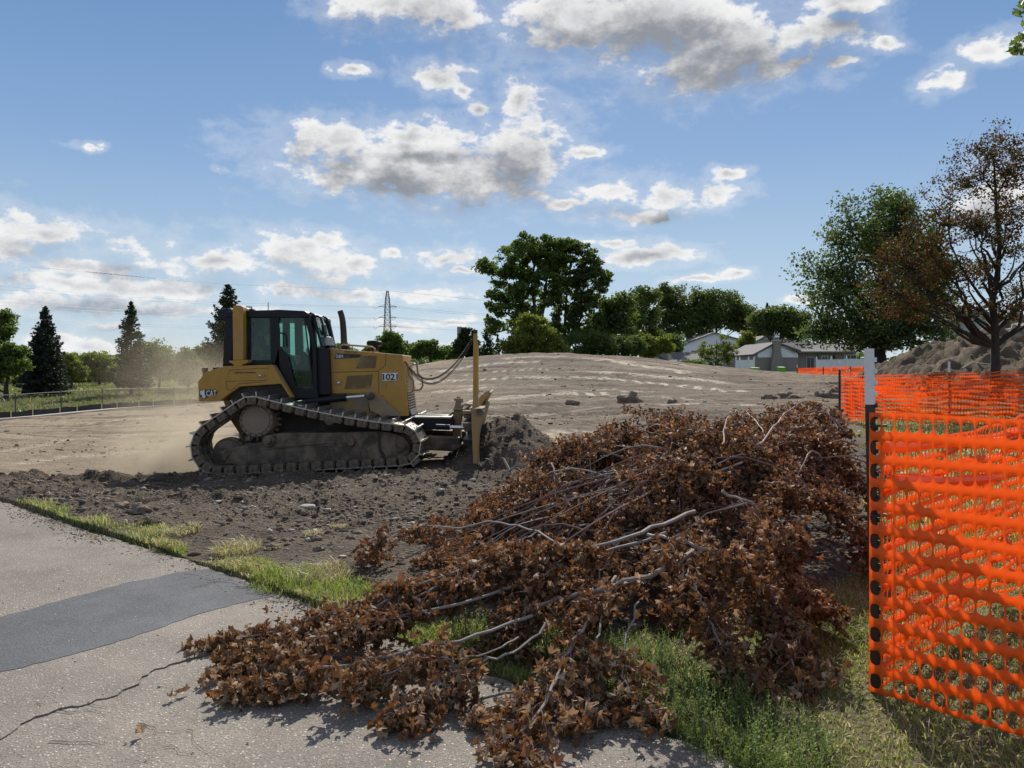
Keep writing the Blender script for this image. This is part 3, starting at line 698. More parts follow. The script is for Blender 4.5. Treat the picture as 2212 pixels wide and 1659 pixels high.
G = 'pale stones in the loose dirt'
for i, (px, py, sz, lb) in enumerate([(665,1110,.13,'flat pale stone slab, widest stone in the loose dirt'),(855,1120,.06,'angular pale stone right of the flat slab'),(770,1090,.05,'small rounded stone in the upper loose dirt'),(905,1085,.05,'pale pebble sized stone near the blade shadow'),(630,1150,.05,'pale stone left of the straw topped sod'),
 (545,1105,.07,'flattish grey stone behind the grass strip'),(740,1215,.045,'pale stone in the dirt close to the grass tuft'),(815,1195,.05,'grey stone below the arching branch tip'),(560,1060,.06,'small stone on the berm at the left'),(470,1095,.06,'low slab of stone in a row of track marks'),(520,1088,.06,'second low slab in the row of track marks')]):
    p = on_ground(px, py); sz = sz*.7; tag(clod_obj('stone', p, sz, lb, G, i+40, 'stone', .35, 2, 'stone'), lb, 'stone', G)

# ---- grass blades
def blades(name, x, y, h, col, width=.004, lean=.5, kind='stuff', z0=None, label=None):
    n = len(x); z = terrain(x, y) if z0 is None else z0; a = RNG.uniform(0, 2*PI, n); b = RNG.uniform(0, 2*PI, n); ln = h*lean*RNG.uniform(.2, 1.3, n)
    w = width*(.6+.8*RNG.uniform(0, 1, n)); ca, sa = np.cos(a)*w, np.sin(a)*w; lx, ly = np.cos(b)*ln, np.sin(b)*ln
    P = np.stack([x, y, z-.004], -1); A = np.stack([ca, sa, 0*ca], -1)
    M = P + np.stack([lx*.35, ly*.35, h*.6], -1); T = P + np.stack([lx, ly, h*(1-.25*np.clip(ln/h, 0, 1))], -1)
    V_ = np.stack([P-A, P+A, M+A*.75, M-A*.75, T], 1).reshape(-1, 3); k = np.arange(n)*5
    F4 = np.stack([k, k+1, k+2, k+3], -1); F3 = np.stack([k+3, k+2, k+4], -1)
    o = mesh_np(name, V_, [F4, F3], MAT['grass'], attrs={'Col': np.repeat(col, 5, 0)}); o['kind'] = kind
    if label: tag(o, label, 'grass')
    return o
def gcol(n, dryness):
    g1 = np.array([0.155, 0.215, 0.045]); g2 = np.array([0.26, 0.31, 0.08]); d = np.array([0.46, 0.40, 0.27]); u = RNG.uniform(0, 1, (n, 1))
    c = g1*(1-u) + g2*u; k = (RNG.uniform(0, 1, n) < dryness)[:, None]; return np.where(k, d*(.6+.5*RNG.uniform(0, 1, (n, 1))), c)
# near lawn on the right
x = RNG.uniform(-.7, 4.6, 150000); y = RNG.uniform(2.3, 7.6, 150000); m = (lawn_mask(x, y) > .45) & (edge_s(x, y) > .01) & (np.abs(x) < y*.78) & (RNG.uniform(0, 1, len(x)) < np.clip(1.15-.11*y, .25, 1)); x, y = x[m], y[m]
dryn = sst(fbm(x*1.1+3, y*1.1, 4, 71), -.35, .35)*.5+.12; tuft = 1+.7*fbm(x*4, y*4, 3, 73)
nearedge = np.exp(-(edge_s(x, y)/.35)**2)
h = (.018+.034*RNG.uniform(0, 1, len(x)))*np.clip(tuft, .4, 2)*(1+.5*nearedge); dryn = dryn*(1-.75*nearedge)
blades('lawn_grass', x, y, h, gcol(len(x), dryn), .0028, 1.1)
# sparser blades further back, by the orange fences
x, y = scatter_polar(26000, R(14), R(38), 7.5, 24); m = lawn_mask(x, y) > .5; x, y = x[m], y[m]
blades('lawn_grass', x, y, .05+.08*RNG.uniform(0, 1, len(x)), gcol(len(x), .45+0*x), .010, .9)
# strip between pavement and dirt
x = RNG.uniform(-7.5, .1, 90000); y = edge_y(x) + RNG.uniform(-.02, .85, len(x)); s = edge_s(x, y); m = (lawn_mask(x, y) > .5) & (s > .0) & (RNG.uniform(0, 1, len(x)) < .12+.88*sst(fbm(x*2.4, y*2.4, 4, 81), -.25, .3)); x, y = x[m], y[m]
h = (.02+.055*RNG.uniform(0, 1, len(x)))*(1+1.1*fbm(x*2.5, y*2.5, 3, 83)); blades('verge_grass', x, y, np.clip(h, .015, .2), gcol(len(x), .55*sst(fbm(x*1.7, y*1.7, 3, 85), -.2, .3)+.14), .0035, .8)
# dead straw tufts and green tufts as separate plants
def tuft(px, py, r_, h, dry, n, name, label, group):
    p = on_ground(px, py); a = RNG.uniform(0, 6.28, n); q = r_*np.sqrt(RNG.uniform(0, 1, n)); x = p.x+np.cos(a)*q; y = p.y+np.sin(a)*q
    o = blades(name, x, y, h*RNG.uniform(.4, 1, n), gcol(n, dry+0*x), .003, 1.3 if dry > .5 else .8); del o['kind']; tag(o, label, 'tuft', group)
T_ = 'grass tufts along the pavement edge'
for a in [(395,1158,.16,.09,.9,500,'straw_tuft','pale straw tuft on top of the overturned sod by the verge',T_),(510,1195,.2,.12,.95,700,'straw_tuft','large pale straw tuft where the verge meets the loose dirt',T_),(690,1250,.22,.14,.9,900,'straw_tuft','largest straw tuft between green grass and the branch pile',T_),
 (620,1262,.26,.14,.1,900,'grass_tuft','green tuft left of the largest straw tuft',T_),(735,1290,.22,.13,.1,700,'grass_tuft','green tuft partly under the leaves of the branch pile',T_),(678,1164,.09,.05,.95,300,'straw_tuft','pale straw growing out of the middle sod',T_),(733,1144,.08,.05,.95,260,'straw_tuft','pale straw on the upper sod in loose dirt',T_),(958,1148,.09,.06,.95,300,'straw_tuft','pale straw on the sod below the arching branch',T_),(590,1190,.07,.04,.9,200,'straw_tuft','short straw on the small left sod',T_),
 (210,1505,.05,.04,.15,200,'grass_tuft','low weed growing out of the pavement crack',T_),(232,1497,.05,.03,.15,160,'grass_tuft','weed patch in the crack right of the taller weed',T_),(45,1565,.04,.02,.2,90,'grass_tuft','tiny weed in the crack near the left edge',T_),(508,1385,.07,.05,.1,200,'grass_tuft','green weed at the tip of the leftmost branch',T_)]: tuft(*a)
# weeds with upright stems beside the branches
def weed_patch(px, py, rx, n, label):
    p = on_ground(px, py); Vs = []; Fs = []; k = 0; cs = []
    for i in range(n):
        a = random.uniform(0, 6.28); q = rx*math.sqrt(random.random()); x = p.x+math.cos(a)*q; y = p.y+math.sin(a)*q*.8; z = gz(x, y); h = random.uniform(.07, .20)
        lx, ly = random.uniform(-.05, .05), random.uniform(-.05, .05)
        for j in range(int(h/.011)):
            u = j*.011/h; c = Vector((x+lx*u, y+ly*u, z+h*u)); ph = j*2.4; L = .011*(1.2-u*.6); d = Vector((math.cos(ph), math.sin(ph), .5))*L; s = Vector((-math.sin(ph), math.cos(ph), 0))*L*.4
            Vs += [c, c+d*.6+s, c+d*1.5, c+d*.6-s]; Fs.append((k, k+1, k+2, k+3)); k += 4; g = random.uniform(.8, 1.3); cs += [(.135*g, .20*g, .05*g)]*4
        Vs += [(x-.0015, y, z), (x+.0015, y, z), (x+lx+.001, y+ly, z+h), (x+lx-.001, y+ly, z+h)]; Fs.append((k, k+1, k+2, k+3)); k += 4; cs += [(.08, .11, .03)]*4
    o = mesh_np('weed_patch', np.array([tuple(v) for v in Vs]), np.array(Fs), MAT['grass'], attrs={'Col': np.array(cs)}); tag(o, label, 'weeds', 'weeds with small upright stems')
weed_patch(1085,1400,.36,190,'green weeds with upright stems in the middle of the branch pile front')
weed_patch(1235,1440,.14,60,'small weed clump right of the pale forked limb')
weed_patch(1460,1540,.34,200,'weeds where the lawn meets the pavement in front of the leaves')
weed_patch(1640,1640,.30,150,'dense weeds at the lower edge of the lawn beside the pavement')
weed_patch(1380,1440,.22,100,'weeds at the left tip of the lawn under the branches')
# tall grass beyond the chain-link fence
x = RNG.uniform(-60, -8, 30000); y = RNG.uniform(36, 90, 30000); m = (lawn_mask(x, y) > .6) & (np.abs(x) < y*.75); x, y = x[m], y[m]
blades('meadow_grass', x, y, .10+.2*RNG.uniform(0, 1, len(x)), gcol(len(x), .3+0*x)*.62, .03, .7)
o = MB().add([cp(376,838.5,78), cp(470,838.5,78), cp(470,843.5,70), cp(370,843.5,70)], [(0,1,2,3)]).build('sand_bunker', MAT['sand_bunker'], fix=False); o['kind'] = 'structure'
# pale path along the chain-link fence
ps = [(-27.4,20),(-26.4,28),(-25.9,34),(-24.9,38),(-23.6,44),(-22.4,50),(-20.6,56),(-18.8,62),(-15.5,70)]
mb = MB(); vv = []
for i, (x_, y_) in enumerate(ps):
    for k, dx in enumerate((-1.25, .25)): vv.append((x_+dx, y_, tps(x_+dx, y_)+.10))
for i, (x_, y_) in enumerate(ps):
    for k, dx in enumerate((-1.25, .25)): vv.append((x_+dx, y_, tps(x_+dx, y_)-.15))
n = len(ps)*2; mb.add(vv, [(2*i, 2*i+1, 2*i+3, 2*i+2) for i in range(len(ps)-1)] + [(2*i+1, n+2*i+1, n+2*i+3, 2*i+3) for i in range(len(ps)-1)])
o = mb.build('path', MAT['concrete_pale'], fix=False); o['kind'] = 'structure'

# soil and litter carried onto the edge of the pavement, and hairline cracks at the end of the patch
n = 5200; x = RNG.uniform(-8, .6, n); y = edge_y(x)-np.abs(RNG.normal(0, .16, n)); sel = (RNG.uniform(0, 1, n) < .2+.8*sst(fbm(x*1.3, y*1.3, 3, 95), -.1, .3)); x, y = x[sel], y[sel]
batch('soil_crumbs', CL, np.stack([x, y, 0*x+.002], -1), RNG.uniform(0, 6, len(x)), .003+.009*RNG.uniform(0, 1, len(x))**3, MAT['clod'])
rg = random.Random(12); hc_ = MB()
for i in range(26):
    px = rg.uniform(395, 590) if i < 18 else rg.uniform(30, 420); py = (1243+(px-430)*.30+rg.uniform(-6, 14)) if i < 18 else rg.uniform(1440, 1640); x, y = flat(px, py); a = rg.uniform(-.9, .3)-.5*(i < 18); w = rg.uniform(.0015, .0035); P = [(x, y)]
    for j in range(rg.randint(5, 12)): a += rg.gauss(0, .45); x += math.cos(a)*.035; y += math.sin(a)*.035; P.append((x, y))
    vs = [(p[0], p[1]-w*(1-k/len(P)), .0036) for k, p in enumerate(P)]+[(p[0], p[1]+w*(1-k/len(P)), .0036) for k, p in enumerate(P)]; n_ = len(P); hc_.add(vs, [(k, k+1, n_+k+1, n_+k) for k in range(n_-1)])
o = hc_.build('hairline_cracks', MAT['crack_dirt'], fix=False); o['kind'] = 'structure'

# ------------------------------------------------------------------ bulldozer
YN, YC = 12.3, 13.8                       # near track face, centre line
def c1(*pts): return [(384+.372*a, 630.9+.372*b) for a, b in pts]      # readings taken from enlarged views
def c2(*pts): return [(411.5+.1736*a, 630.9+.1736*b) for a, b in pts]
def c3(*pts): return [(740.6+a/4.32, 631+b/4.32) for a, b in pts]
Y_, YD, BK, ST, TS = MAT['dozer_yellow'], MAT['dozer_yellow_dusty'], MAT['dozer_black'], MAT['dusty_steel'], MAT['track_steel']
doz = empty('bulldozer', (W(700, 1000, YC).x, YC, -0.15), 'dusty yellow bulldozer with black cab pushing a heap of soil across the dirt lot', 'bulldozer')
def part(name, mat, parent=doz, bevel=.012, smooth=False, **k):
    class _B(MB):
        def done(s): return s.build(name, mat, parent, smooth, bevel)
    return _B()
def mirror(y): return 2*YC - y
def text(body, px, py, d, hpx, mat, parent, name='lettering', wid=None, shear=0, bold=0.0, rot=0.0):
    """flat lettering on a face looking at the viewer"""
    cu = bpy.data.curves.new(name, 'FONT'); cu.body = body; h = hpx/F_PX*d; cu.size = h/.70; cu.shear = shear; cu.offset = bold*h; cu.extrude = .0015
    tmp = bpy.data.objects.new('tmp', cu); COL.objects.link(tmp); bpy.context.view_layer.update()
    me = bpy.data.meshes.new_from_object(tmp.evaluated_get(bpy.context.evaluated_depsgraph_get())); bpy.data.objects.remove(tmp); bpy.data.curves.remove(cu)
    co = np.empty(len(me.vertices)*3); me.vertices.foreach_get('co', co); co = co.reshape(-1, 3)
    sx = 1.0
    if wid: sx = wid/F_PX*d/(co[:, 0].max()-co[:, 0].min())
    p = W(px, py, d); x0 = co[:, 0].min(); c_, s_ = math.cos(rot), math.sin(rot); xx = (co[:, 0]-x0)*sx; yy = co[:, 1]
    V_ = np.stack([p.x + xx*c_-yy*s_, np.full(len(co), d) - co[:, 2], p.z + xx*s_+yy*c_], -1) - np.array(ORG[parent.name])
    me.vertices.foreach_set('co', V_.astype(np.float32).ravel()); me.update(); me.materials.clear(); me.materials.append(mat); me.name = name
    return link(name, me, parent)

# --- hull behind everything: belly, engine bay, dark spaces
YH0, YH1 = 13.22, mirror(13.22)           # hood sides
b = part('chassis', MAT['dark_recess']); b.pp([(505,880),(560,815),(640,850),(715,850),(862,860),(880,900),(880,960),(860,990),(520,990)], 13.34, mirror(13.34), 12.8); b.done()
hood = part('engine_hood', Y_); hood.pp([(710.5,752),(869.5,766.5),(882.5,899),(862,899.5),(812,853),(711,852)], YH0, YH1); hood = hood.done()
b = part('side_plate', YD); b.pp(c1((885,596),(1110,600),(1112,690),(1180,722),(1285,722),(1320,760),(885,740)), YH0+.03, YH1-.03); b.done()
for nm, q in (('vent_panel', c1((1065,367),(1155,371),(1145,440),(1035,443))), ('vent_panel', c1((985,487),(1132,478),(1117,557),(968,562)))):
    v = part(nm, MAT['mesh_vent'], hood, .003); v.pp(q, YH0-.012, YH0+.01); v.done()
seam = part('panel_seam', MAT['decal_black'], hood, 0)
for q in (((882,466),(1165,460)), ((1165,460),(1168,592)), ((1210,352),(1205,425)), ((1205,425),(1163,458)), ((890,590),(1112,586)), ((882,470),(890,590))):
    a_, c_ = [W(*c1(p)[0], YH0) for p in q]; seam.tube([(a_.x, YH0, a_.z), (c_.x, YH0, c_.z)], .0045, 5)
seam.done()
hd = part('hood_handle', YD, hood, .004); hd.pp(c1((912,513),(957,515),(957,540),(912,538)), YH0-.014, YH0+.01); hd.done()
lt = part('latch', MAT['chrome'], hood, .0); p = W(*c1((935,527))[0], YH0); lt.lathe((p.x, YH0-.014, p.z), [(.02,0),(.018,.012),(.005,.016)], 'Y', 12); lt.done()
for q in ((1210,535),(1210,548),(1190,480),(1190,600)):
    bo = part('bolt', YD, hood, 0); p = W(*c1(q)[0], YH0); bo.lathe((p.x, YH0, p.z), [(.014,0),(.014,.012),(.008,.016)], 'Y', 6); bo.done()
dc = part('model_plate', MAT['decal_black'], hood, 0); dc.pp(c1((917,355),(1064,363),(1054,380),(908,388)), YH0-.006, YH0+.01); dc.done()
text('D6N', *c1((918,382))[0], YH0-.008, 7.4, MAT['decal_white'], hood, wid=15.5, bold=.02)
text('LGP', *c1((968,381))[0], YH0-.008, 5.2, MAT['mesh_vent'], hood, wid=11, bold=.0, shear=.2)
text('MICH CAT', *c1((968,352))[0], YH0-.004, 4.2, MAT['rust_soot'], hood, wid=28, rot=R(-4))
npl = part('number_plate', MAT['decal_white'], hood, .004); npl.pp(c1((1187,471),(1279,468),(1280,513),(1189,516)), YH0-.008, YH0+.01); npl = npl.done()
text('1021', *c1((1191,509))[0], YH0-.010, 12.6, MAT['decal_black'], npl, wid=32, bold=.035)
# grille at the front
gr = part('radiator_grille', MAT['decal_black'], doz, .006); gr.pp(c1((1285,408),(1306,408),(1342,718),(1320,722)), YH0+.06, YH1-.06, YH0); gr = gr.done()
for i in range(19):
    u = i/18; x_ = 1310+u*30; y_ = 425+u*280; a_ = W(*c1((x_, y_))[0], YH0)
    s_ = part('louvre', YD, gr, 0); s_.box((a_.x-.045, YH0+.10, a_.z-.006), (a_.x+.012, YH1-.10, a_.z+.008)); s_.done()
# hoses and grab handles at the front
for dx, dy, yy in ((0, 0, YH0+.12), (32, -12, YH0+.62)):
    q = c1((1290+dx,408+dy),(1318+dx,402+dy),(1330+dx,415+dy),(1336+dx,480+dy),(1342+dx,490+dy),(1362+dx,514+dy),(1366+dx,560+dy),(1356+dx,580+dy),(1345+dx,586+dy),(1305+dx,586+dy))
    g_ = part('grab_handle', YD, doz, 0, True); g_.tube([W(a, c, YH0) + Vector((0, yy-YH0, 0)) for a, c in q], .017, 8); g_.done()
q = c1((940,328),(938,312),(950,305),(1030,310),(1125,318),(1140,330),(1142,345)); g_ = part('hood_rail', YD, doz, 0, True); g_.tube([W(a, c, YH0)+Vector((0,.08,0)) for a, c in q], .016, 8); g_.done()
# exhaust, precleaner, beacon
ex = part('exhaust_stack', MAT['rust_soot'], doz, 0, True); dE = 13.9
ex.tube([W(a, c, dE) for a, c in ((743.5,760),(743.2,740),(742,715),(740.5,695),(738.5,684),(736,676),(734.5,671.5))], [.062,.062,.060,.058,.056,.055,.055], 16, False)
ex.tube([W(a, c, dE) for a, c in ((736.5,676),(735.2,672))], [.05,.05], 16); ex = ex.done()
ec = part('exhaust_collar', BK, ex, 0, True); p = W(743.5, 748, dE); ec.lathe(p, [(.09,-.06),(.09,.02),(.07,.05)], 'Z', 16); ec.done()
pc = part('precleaner', BK, doz, 0, True); p = W(*c1((1142,300))[0], 13.7); pc.lathe(p-Vector((0,0,.03)), [(.07,-.14),(.075,-.02),(.13,-.01),(.145,.02),(.145,.06),(.12,.085),(.02,.09)], 'Z', 20); pc.done()
pst = part('precleaner_stub', Y_, doz, 0, True); pst.lathe(p-Vector((0,0,.30)), [(.085,0),(.085,.12),(.07,.17),(.06,.2)], 'Z', 18); pst.done()
rc = part('receiver_dome', MAT['grey_plastic'], doz, 0, True); p = W(*c1((870,310))[0], 13.5); rc.lathe(p, [(.128,0),(.125,.05),(.11,.13),(.085,.155),(.03,.165)], 'Z', 24); rc.done()
rs = part('receiver_stem', BK, doz, 0, True); rs.lathe(p-Vector((0,0,.13)), [(.04,0),(.04,.1),(.06,.13)], 'Z', 14); rs.done()
# cowl between hood and cab
b = part('cowl_panel', MAT['dozer_black']); b.pp([(682,750.5),(710,752.3),(714.4,853),(684,853)], 13.1, mirror(13.1)); b.done()
# --- cab frame
YK0 = 13.02; YK1 = mirror(13.02)
cab = part('cab_roof', BK, bevel=.03); cab.pp([(484,683),(487,672),(524,671),(588,669.5),(600,668.5),(658,671.5),(665,676),(668,682),(664,685.5),(486,686)], YK0-.02, YK1+.02); cab = cab.done()
def bar(name, pts, y0, y1, parent=doz, mat=BK, bev=.01): b = part(name, mat, parent, bev); b.pp(pts, y0, y1, YK0); return b.done()
for y0, y1 in ((YK0, YK0+.09), (YK1-.09, YK1)):
    bar('cab_pillar', [(481,790),(486,683),(505,683),(500,790)], y0, y1)
    bar('cab_pillar', [(523,790),(526,684),(534.5,684),(536.5,790)], y0, y1)
    bar('cab_pillar', [(582.5,683),(600,682),(603,755),(606,800),(596,800),(584.5,779)], y0, y1)
    bar('cab_pillar', [(657,684),(666.7,680),(682.5,750),(686,853),(675.5,838),(674.5,755)], y0, y1)
    bar('cab_sill', [(534,778.5),(586,778.5),(600,792),(481,792),(481,786),(534,786)], y0, y1)
    # solid triangular lower panel under the seat and the door frame
    bar('cab_side_panel', [(600,752),(608,755),(619,767),(637.5,839),(676,838),(687.5,849),(687.5,860),(639,862),(592,788)], y0, y1)
bar('cab_back', [(484,684),(489,684),(486,790),(481,790)], YK0+.09, YK1-.09)
bar('cab_floor', [(600,800),(640,845),(684,846),(684,853),(637,862),(590,800)], YK0+.02, YK1-.02)
for nm, q in (('rear_side_window', [(534,684),(583,683),(585,779),(536,779)]), ('rear_side_window', [(504,684),(526,684),(523,787),(500,787)]), ('door_window', [(600,683),(658,685),(675.5,837),(637.5,839),(619,767),(603,754)])):
    for yy in (YK0+.045, YK1-.05):
        gl = part(nm, MAT['cab_glass'], doz, 0); gl.pp(q, yy, yy+.006, YK0); gl.done()
# door edge trim, hinge and handle
dt = part('door_frame', MAT['rubber_black'], doz, 0, True); q = [(600,683),(658,685.5),(675.5,837),(637.5,839),(619,767),(603,754),(600,683)]
dt.tube([W(a, c, YK0-.012) for a, c in q], .014, 6); dt = dt.done()
dh = part('door_handle', MAT['rubber_black'], dt, 0, True); dh.tube([W(a, c, YK0-.04) for a, c in c2((1095,505),(1130,508),(1155,530),(1160,680))], .013, 6); dh.done()
# windscreen, bulging forward and lower front glass
ws = part('windscreen', MAT['cab_glass'], doz, 0); ws.pp([(667,679),(671,677),(694,747),(690,750)], YK0+.14, YK0+.95, YK0); ws.done()
wf = part('windscreen_frame', BK, doz, 0, True); wf.tube([W(a, c, YK0+.1) for a, c in ((667,679),(672,676),(678,680),(695,750))], .022, 6); wf.done(); wf = part('windscreen_frame', BK, doz, 0, True); wf.tube([W(a, c, YK0+.1)+Vector((0,.9,0)) for a, c in ((667,679),(672,676),(678,680),(695,750))], .022, 6); wf.done()
gb = part('cab_grab_bar', BK, doz, 0, True); gb.tube([W(a, c, YK0+.35) for a, c in ((681,682.5),(688,683),(693,687),(697,700),(703,729))], .02, 8); gb.done()
mr = part('mirror', BK, doz, .01); mr.pp([(684,700),(689,698),(692,718),(687,721)], YK0+.3, YK0+.5, YK0); mr.done()
# air-conditioning box and lights on the roof
ac = part('roof_unit', BK, doz, .035); ac.pp([(461.5,692),(461.5,672),(466,665),(492,664),(494,694)], YK0+.15, YK1-.15, YK0); ac.done()
for (px, py) in ((537,669), (537,669)):
    pass
for i, yy in enumerate((YK0+.02, YK1-.1)):
    lb = part('work_light', BK, doz, .008); lb.pp([(537,666),(546,667),(548,679),(538,680)], yy, yy+.12, YK0); lb = lb.done()
    ll = part('lens', MAT['grey_plastic'], lb, .0); ll.pp([(547,668),(549,668.5),(550,677),(548,678.5)], yy+.02, yy+.10, YK0); ll.done()
    kb = part('light_bracket', BK, doz, 0); kb.tube([W(a, c, YK0)+Vector((0,yy-YK0+.05,0)) for a, c in ((527,664),(529,662.5),(541,662.5),(541,668))], .012, 6); kb.tube([W(a, c, YK0)+Vector((0,yy-YK0+.05,0)) for a, c in ((486,663),(486,681))], .02, 6); kb.done()
an = part('antenna', BK, doz, 0); an.tube([W(579.5,671,13.6), W(579.3,653,13.6)], .007, 5); an.done()
# roll-over posts
for i, yy in enumerate((YK0-.16, YK1-.06)):
    rp = part('rollover_post', Y_, doz, .012); rp.pp([(503,778),(502,668),(503.5,661),(509,659.5),(519,659.8),(524,662.5),(525.5,670),(525.2,778)], yy, yy+.2, YK0-.16); rp = rp.done()
    fb = part('post_foot', Y_, rp, .008); fb.pp([(496.6,783),(496.6,779),(536.5,777.5),(536.5,784),(527,786.5),(523,791),(508,791),(504,786)], yy-.04, yy+.26, YK0-.16); fb.done()
rb = part('rollover_beam', Y_, doz, .012); rb.pp([(503,676),(503,662),(509,660.5),(519,660.8),(523,664),(523,676)], YK0+.04, YK1-.06, YK0); rb.done()
# --- rear fenders and fuel tank
YF0 = 12.82; YF1 = mirror(12.82)
for i, (y0, y1) in enumerate(((YF0, 13.5), (mirror(13.5), YF1))):
    fd = part('fender', Y_, doz, .018); fd.pp([(477.5,864.4),(474.5,826),(480.5,791),(588.6,788),(610.3,826),(630,858.5),(626,859),(607,829.5),(518,835.5),(497,850)], y0, y1, YF0); fd = fd.done()
    if i == 0:
        sm = part('panel_seam', MAT['decal_black'], fd, 0); sm.tube([W(a, c, YF0) for a, c in c2((485,970),(970,945),(940,1100),(440,1110),(485,970))], .004, 4); sm.tube([W(a, c, YF0) for a, c in c2((440,1110),(455,1210),(500,1225),(610,1140),(900,1120))], .004, 4); sm.done()
        text('GRADE CONTROL', *c2((550,1010))[0], YF0-.006, 3.0, MAT['decal_black'], fd, wid=45, shear=.35, bold=.03)
        hn = part('latch', YD, fd, .003); hn.pp(c2((818,1022),(922,1020),(916,1058),(818,1060)), YF0-.014, YF0+.01); hn.done()
        hn = part('latch', MAT['chrome'], fd, 0); p = W(*c2((868,1040))[0], YF0); hn.lathe((p.x, YF0-.014, p.z), [(.018,0),(.016,.01),(.004,.014)], 'Y', 12); hn.done()
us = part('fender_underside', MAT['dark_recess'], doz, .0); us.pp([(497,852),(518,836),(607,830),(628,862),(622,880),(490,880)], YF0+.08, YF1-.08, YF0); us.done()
tk = part('fuel_tank', Y_, doz, .02); tk.pp([(427,867),(425.4,823.6),(442.7,802.8),(480.5,792),(482,826),(477.5,866)], YF0+.03, YF1-.03, YF0); tk = tk.done()
fcp = part('filler_cap', MAT['rust_soot'], tk, .006); fcp.pp(c2((235,940),(365,935),(390,965),(385,1010),(300,1030),(225,1000)), YF0+.15, YF0+.55, YF0); fcp.done()
fn = part('filler_neck', YD, tk, 0, True); p = W(*c2((180,1075))[0], YF0+.25); fn.lathe(p, [(.04,0),(.04,.12),(.05,.13),(.05,.19),(.03,.2)], 'Z', 14); fn.done()
dcl = part('worn_decal', MAT['decal_black'], tk, 0); dcl.pp(c2((115,1225),(150,1218),(185,1213),(245,1216),(300,1214),(338,1222),(330,1262),(305,1290),(265,1268),(225,1300),(180,1325),(140,1318),(112,1290),(118,1250)), YF0+.022, YF0+.04, YF0+.03); dcl = dcl.done(); sme = part('decal_smear', MAT['decal_white'], dcl, 0); sme.pp(c2((122,1232),(150,1224),(180,1220),(176,1262),(192,1300),(180,1318),(145,1312),(150,1280),(128,1282)), YF0+.018, YF0+.022, YF0+.03); sme.done()
text('CAT', *c2((200,1296))[0], YF0+.020, 12.0, MAT['mesh_vent'], dcl, wid=22, bold=.03)
text('CAT', *c2((196,1292))[0], YF0+.017, 12.0, MAT['decal_white'], dcl, wid=22, bold=.015)
tr_ = part('decal_triangle', Y_, dcl, 0); tr_.pp(c2((232,1308),(268,1268),(306,1306)), YF0+.012, YF0+.02, YF0+.03); tr_.done()
hu = part('rear_housing', YD, doz, .02); hu.pp([(462,866),(510,866),(515,930),(505,950),(480,912)], 13.2, mirror(13.2), YF0); hu.done()
# --- tracks
def PXc(px, py): w = W(px, py, YN); return np.array([w.x, w.z])
sS = YN/F_PX
circ = [(PXc(544.7,909), 54*sS), (PXc(865,962), 45*sS), (PXc(471,967), 60*sS)]
pts = np.concatenate([np.array([c + r_*np.array([math.cos(a), math.sin(a)]) for a in np.linspace(0, 2*PI, 90, endpoint=False)]) for c, r_ in circ])
def hull(P):
    P = P[np.lexsort((P[:,1], P[:,0]))]; 
    def half(Q):
        H = []
        for p in Q:
            while len(H) > 1 and np.cross(H[-1]-H[-2], p-H[-1]) <= 0: H.pop()
            H.append(p)
        return H[:-1]
    return np.array(half(P) + half(P[::-1]))
import warnings; warnings.filterwarnings('ignore')
Hh = hull(pts); seg = np.roll(Hh, -1, 0)-Hh; L = np.hypot(seg[:,0], seg[:,1]); cum = np.concatenate([[0], np.cumsum(L)]); per = cum[-1]
NSH = 42; pitch = per/NSH
def belt(s):
    s = s % per; i = min(int(np.searchsorted(cum, s, side='right')-1), len(Hh)-1); u = (s-cum[i])/L[i]; p = Hh[i]+seg[i]*u; tg = seg[i]/L[i]
    if L[i] > 1.5 and tg[0] < 0 and p[1] > 0.2: p = p + np.array([0, -0.055*math.sin(PI*u)])       # the upper run sags a little
    return p
def shoe_mesh():
    m = MB(); w2 = .43; pl = pitch*.5-.004
    m.box((-pl, -w2, -.022), (pl, w2, 0)); m.box((-pl+.004, -w2, 0), (-pl+.026, w2, .072))            # plate and grouser (local x along the belt, z outward)
    for yy in (-.20, .02):
        m.box((-pl*1.05, yy, -.13), (pl*1.05, yy+.05, -.022))
    for yy in (-.24, .07):
        for xx in (-.035, .035): m.lathe((xx, yy, 0), [(.014, 0), (.014, .014)], 'Z', 6)
    me = bpy.data.meshes.new('track_shoe'); me.from_pydata([tuple(v) for v in m.v], [], m.f); me.materials.append(TS); return me
sm_ = shoe_mesh()
lk = MB()
for yy in (-.36,):
    lk.box((-pitch*.36, -.15, -.135), (pitch*.36, -.02, -.024)); lk.box((-pitch*.54, -.12, -.115), (pitch*.54, -.03, -.045)); lk.cyl((-pitch*.22, -.165, -.08), (-pitch*.22, .0, -.08), .026, 8); lk.cyl((pitch*.22, -.165, -.08), (pitch*.22, .0, -.08), .026, 8)
lm = bpy.data.meshes.new('chain_link'); lm.from_pydata([tuple(v) for v in lk.v], [], lk.f); lm.materials.append(ST)
tracks = []
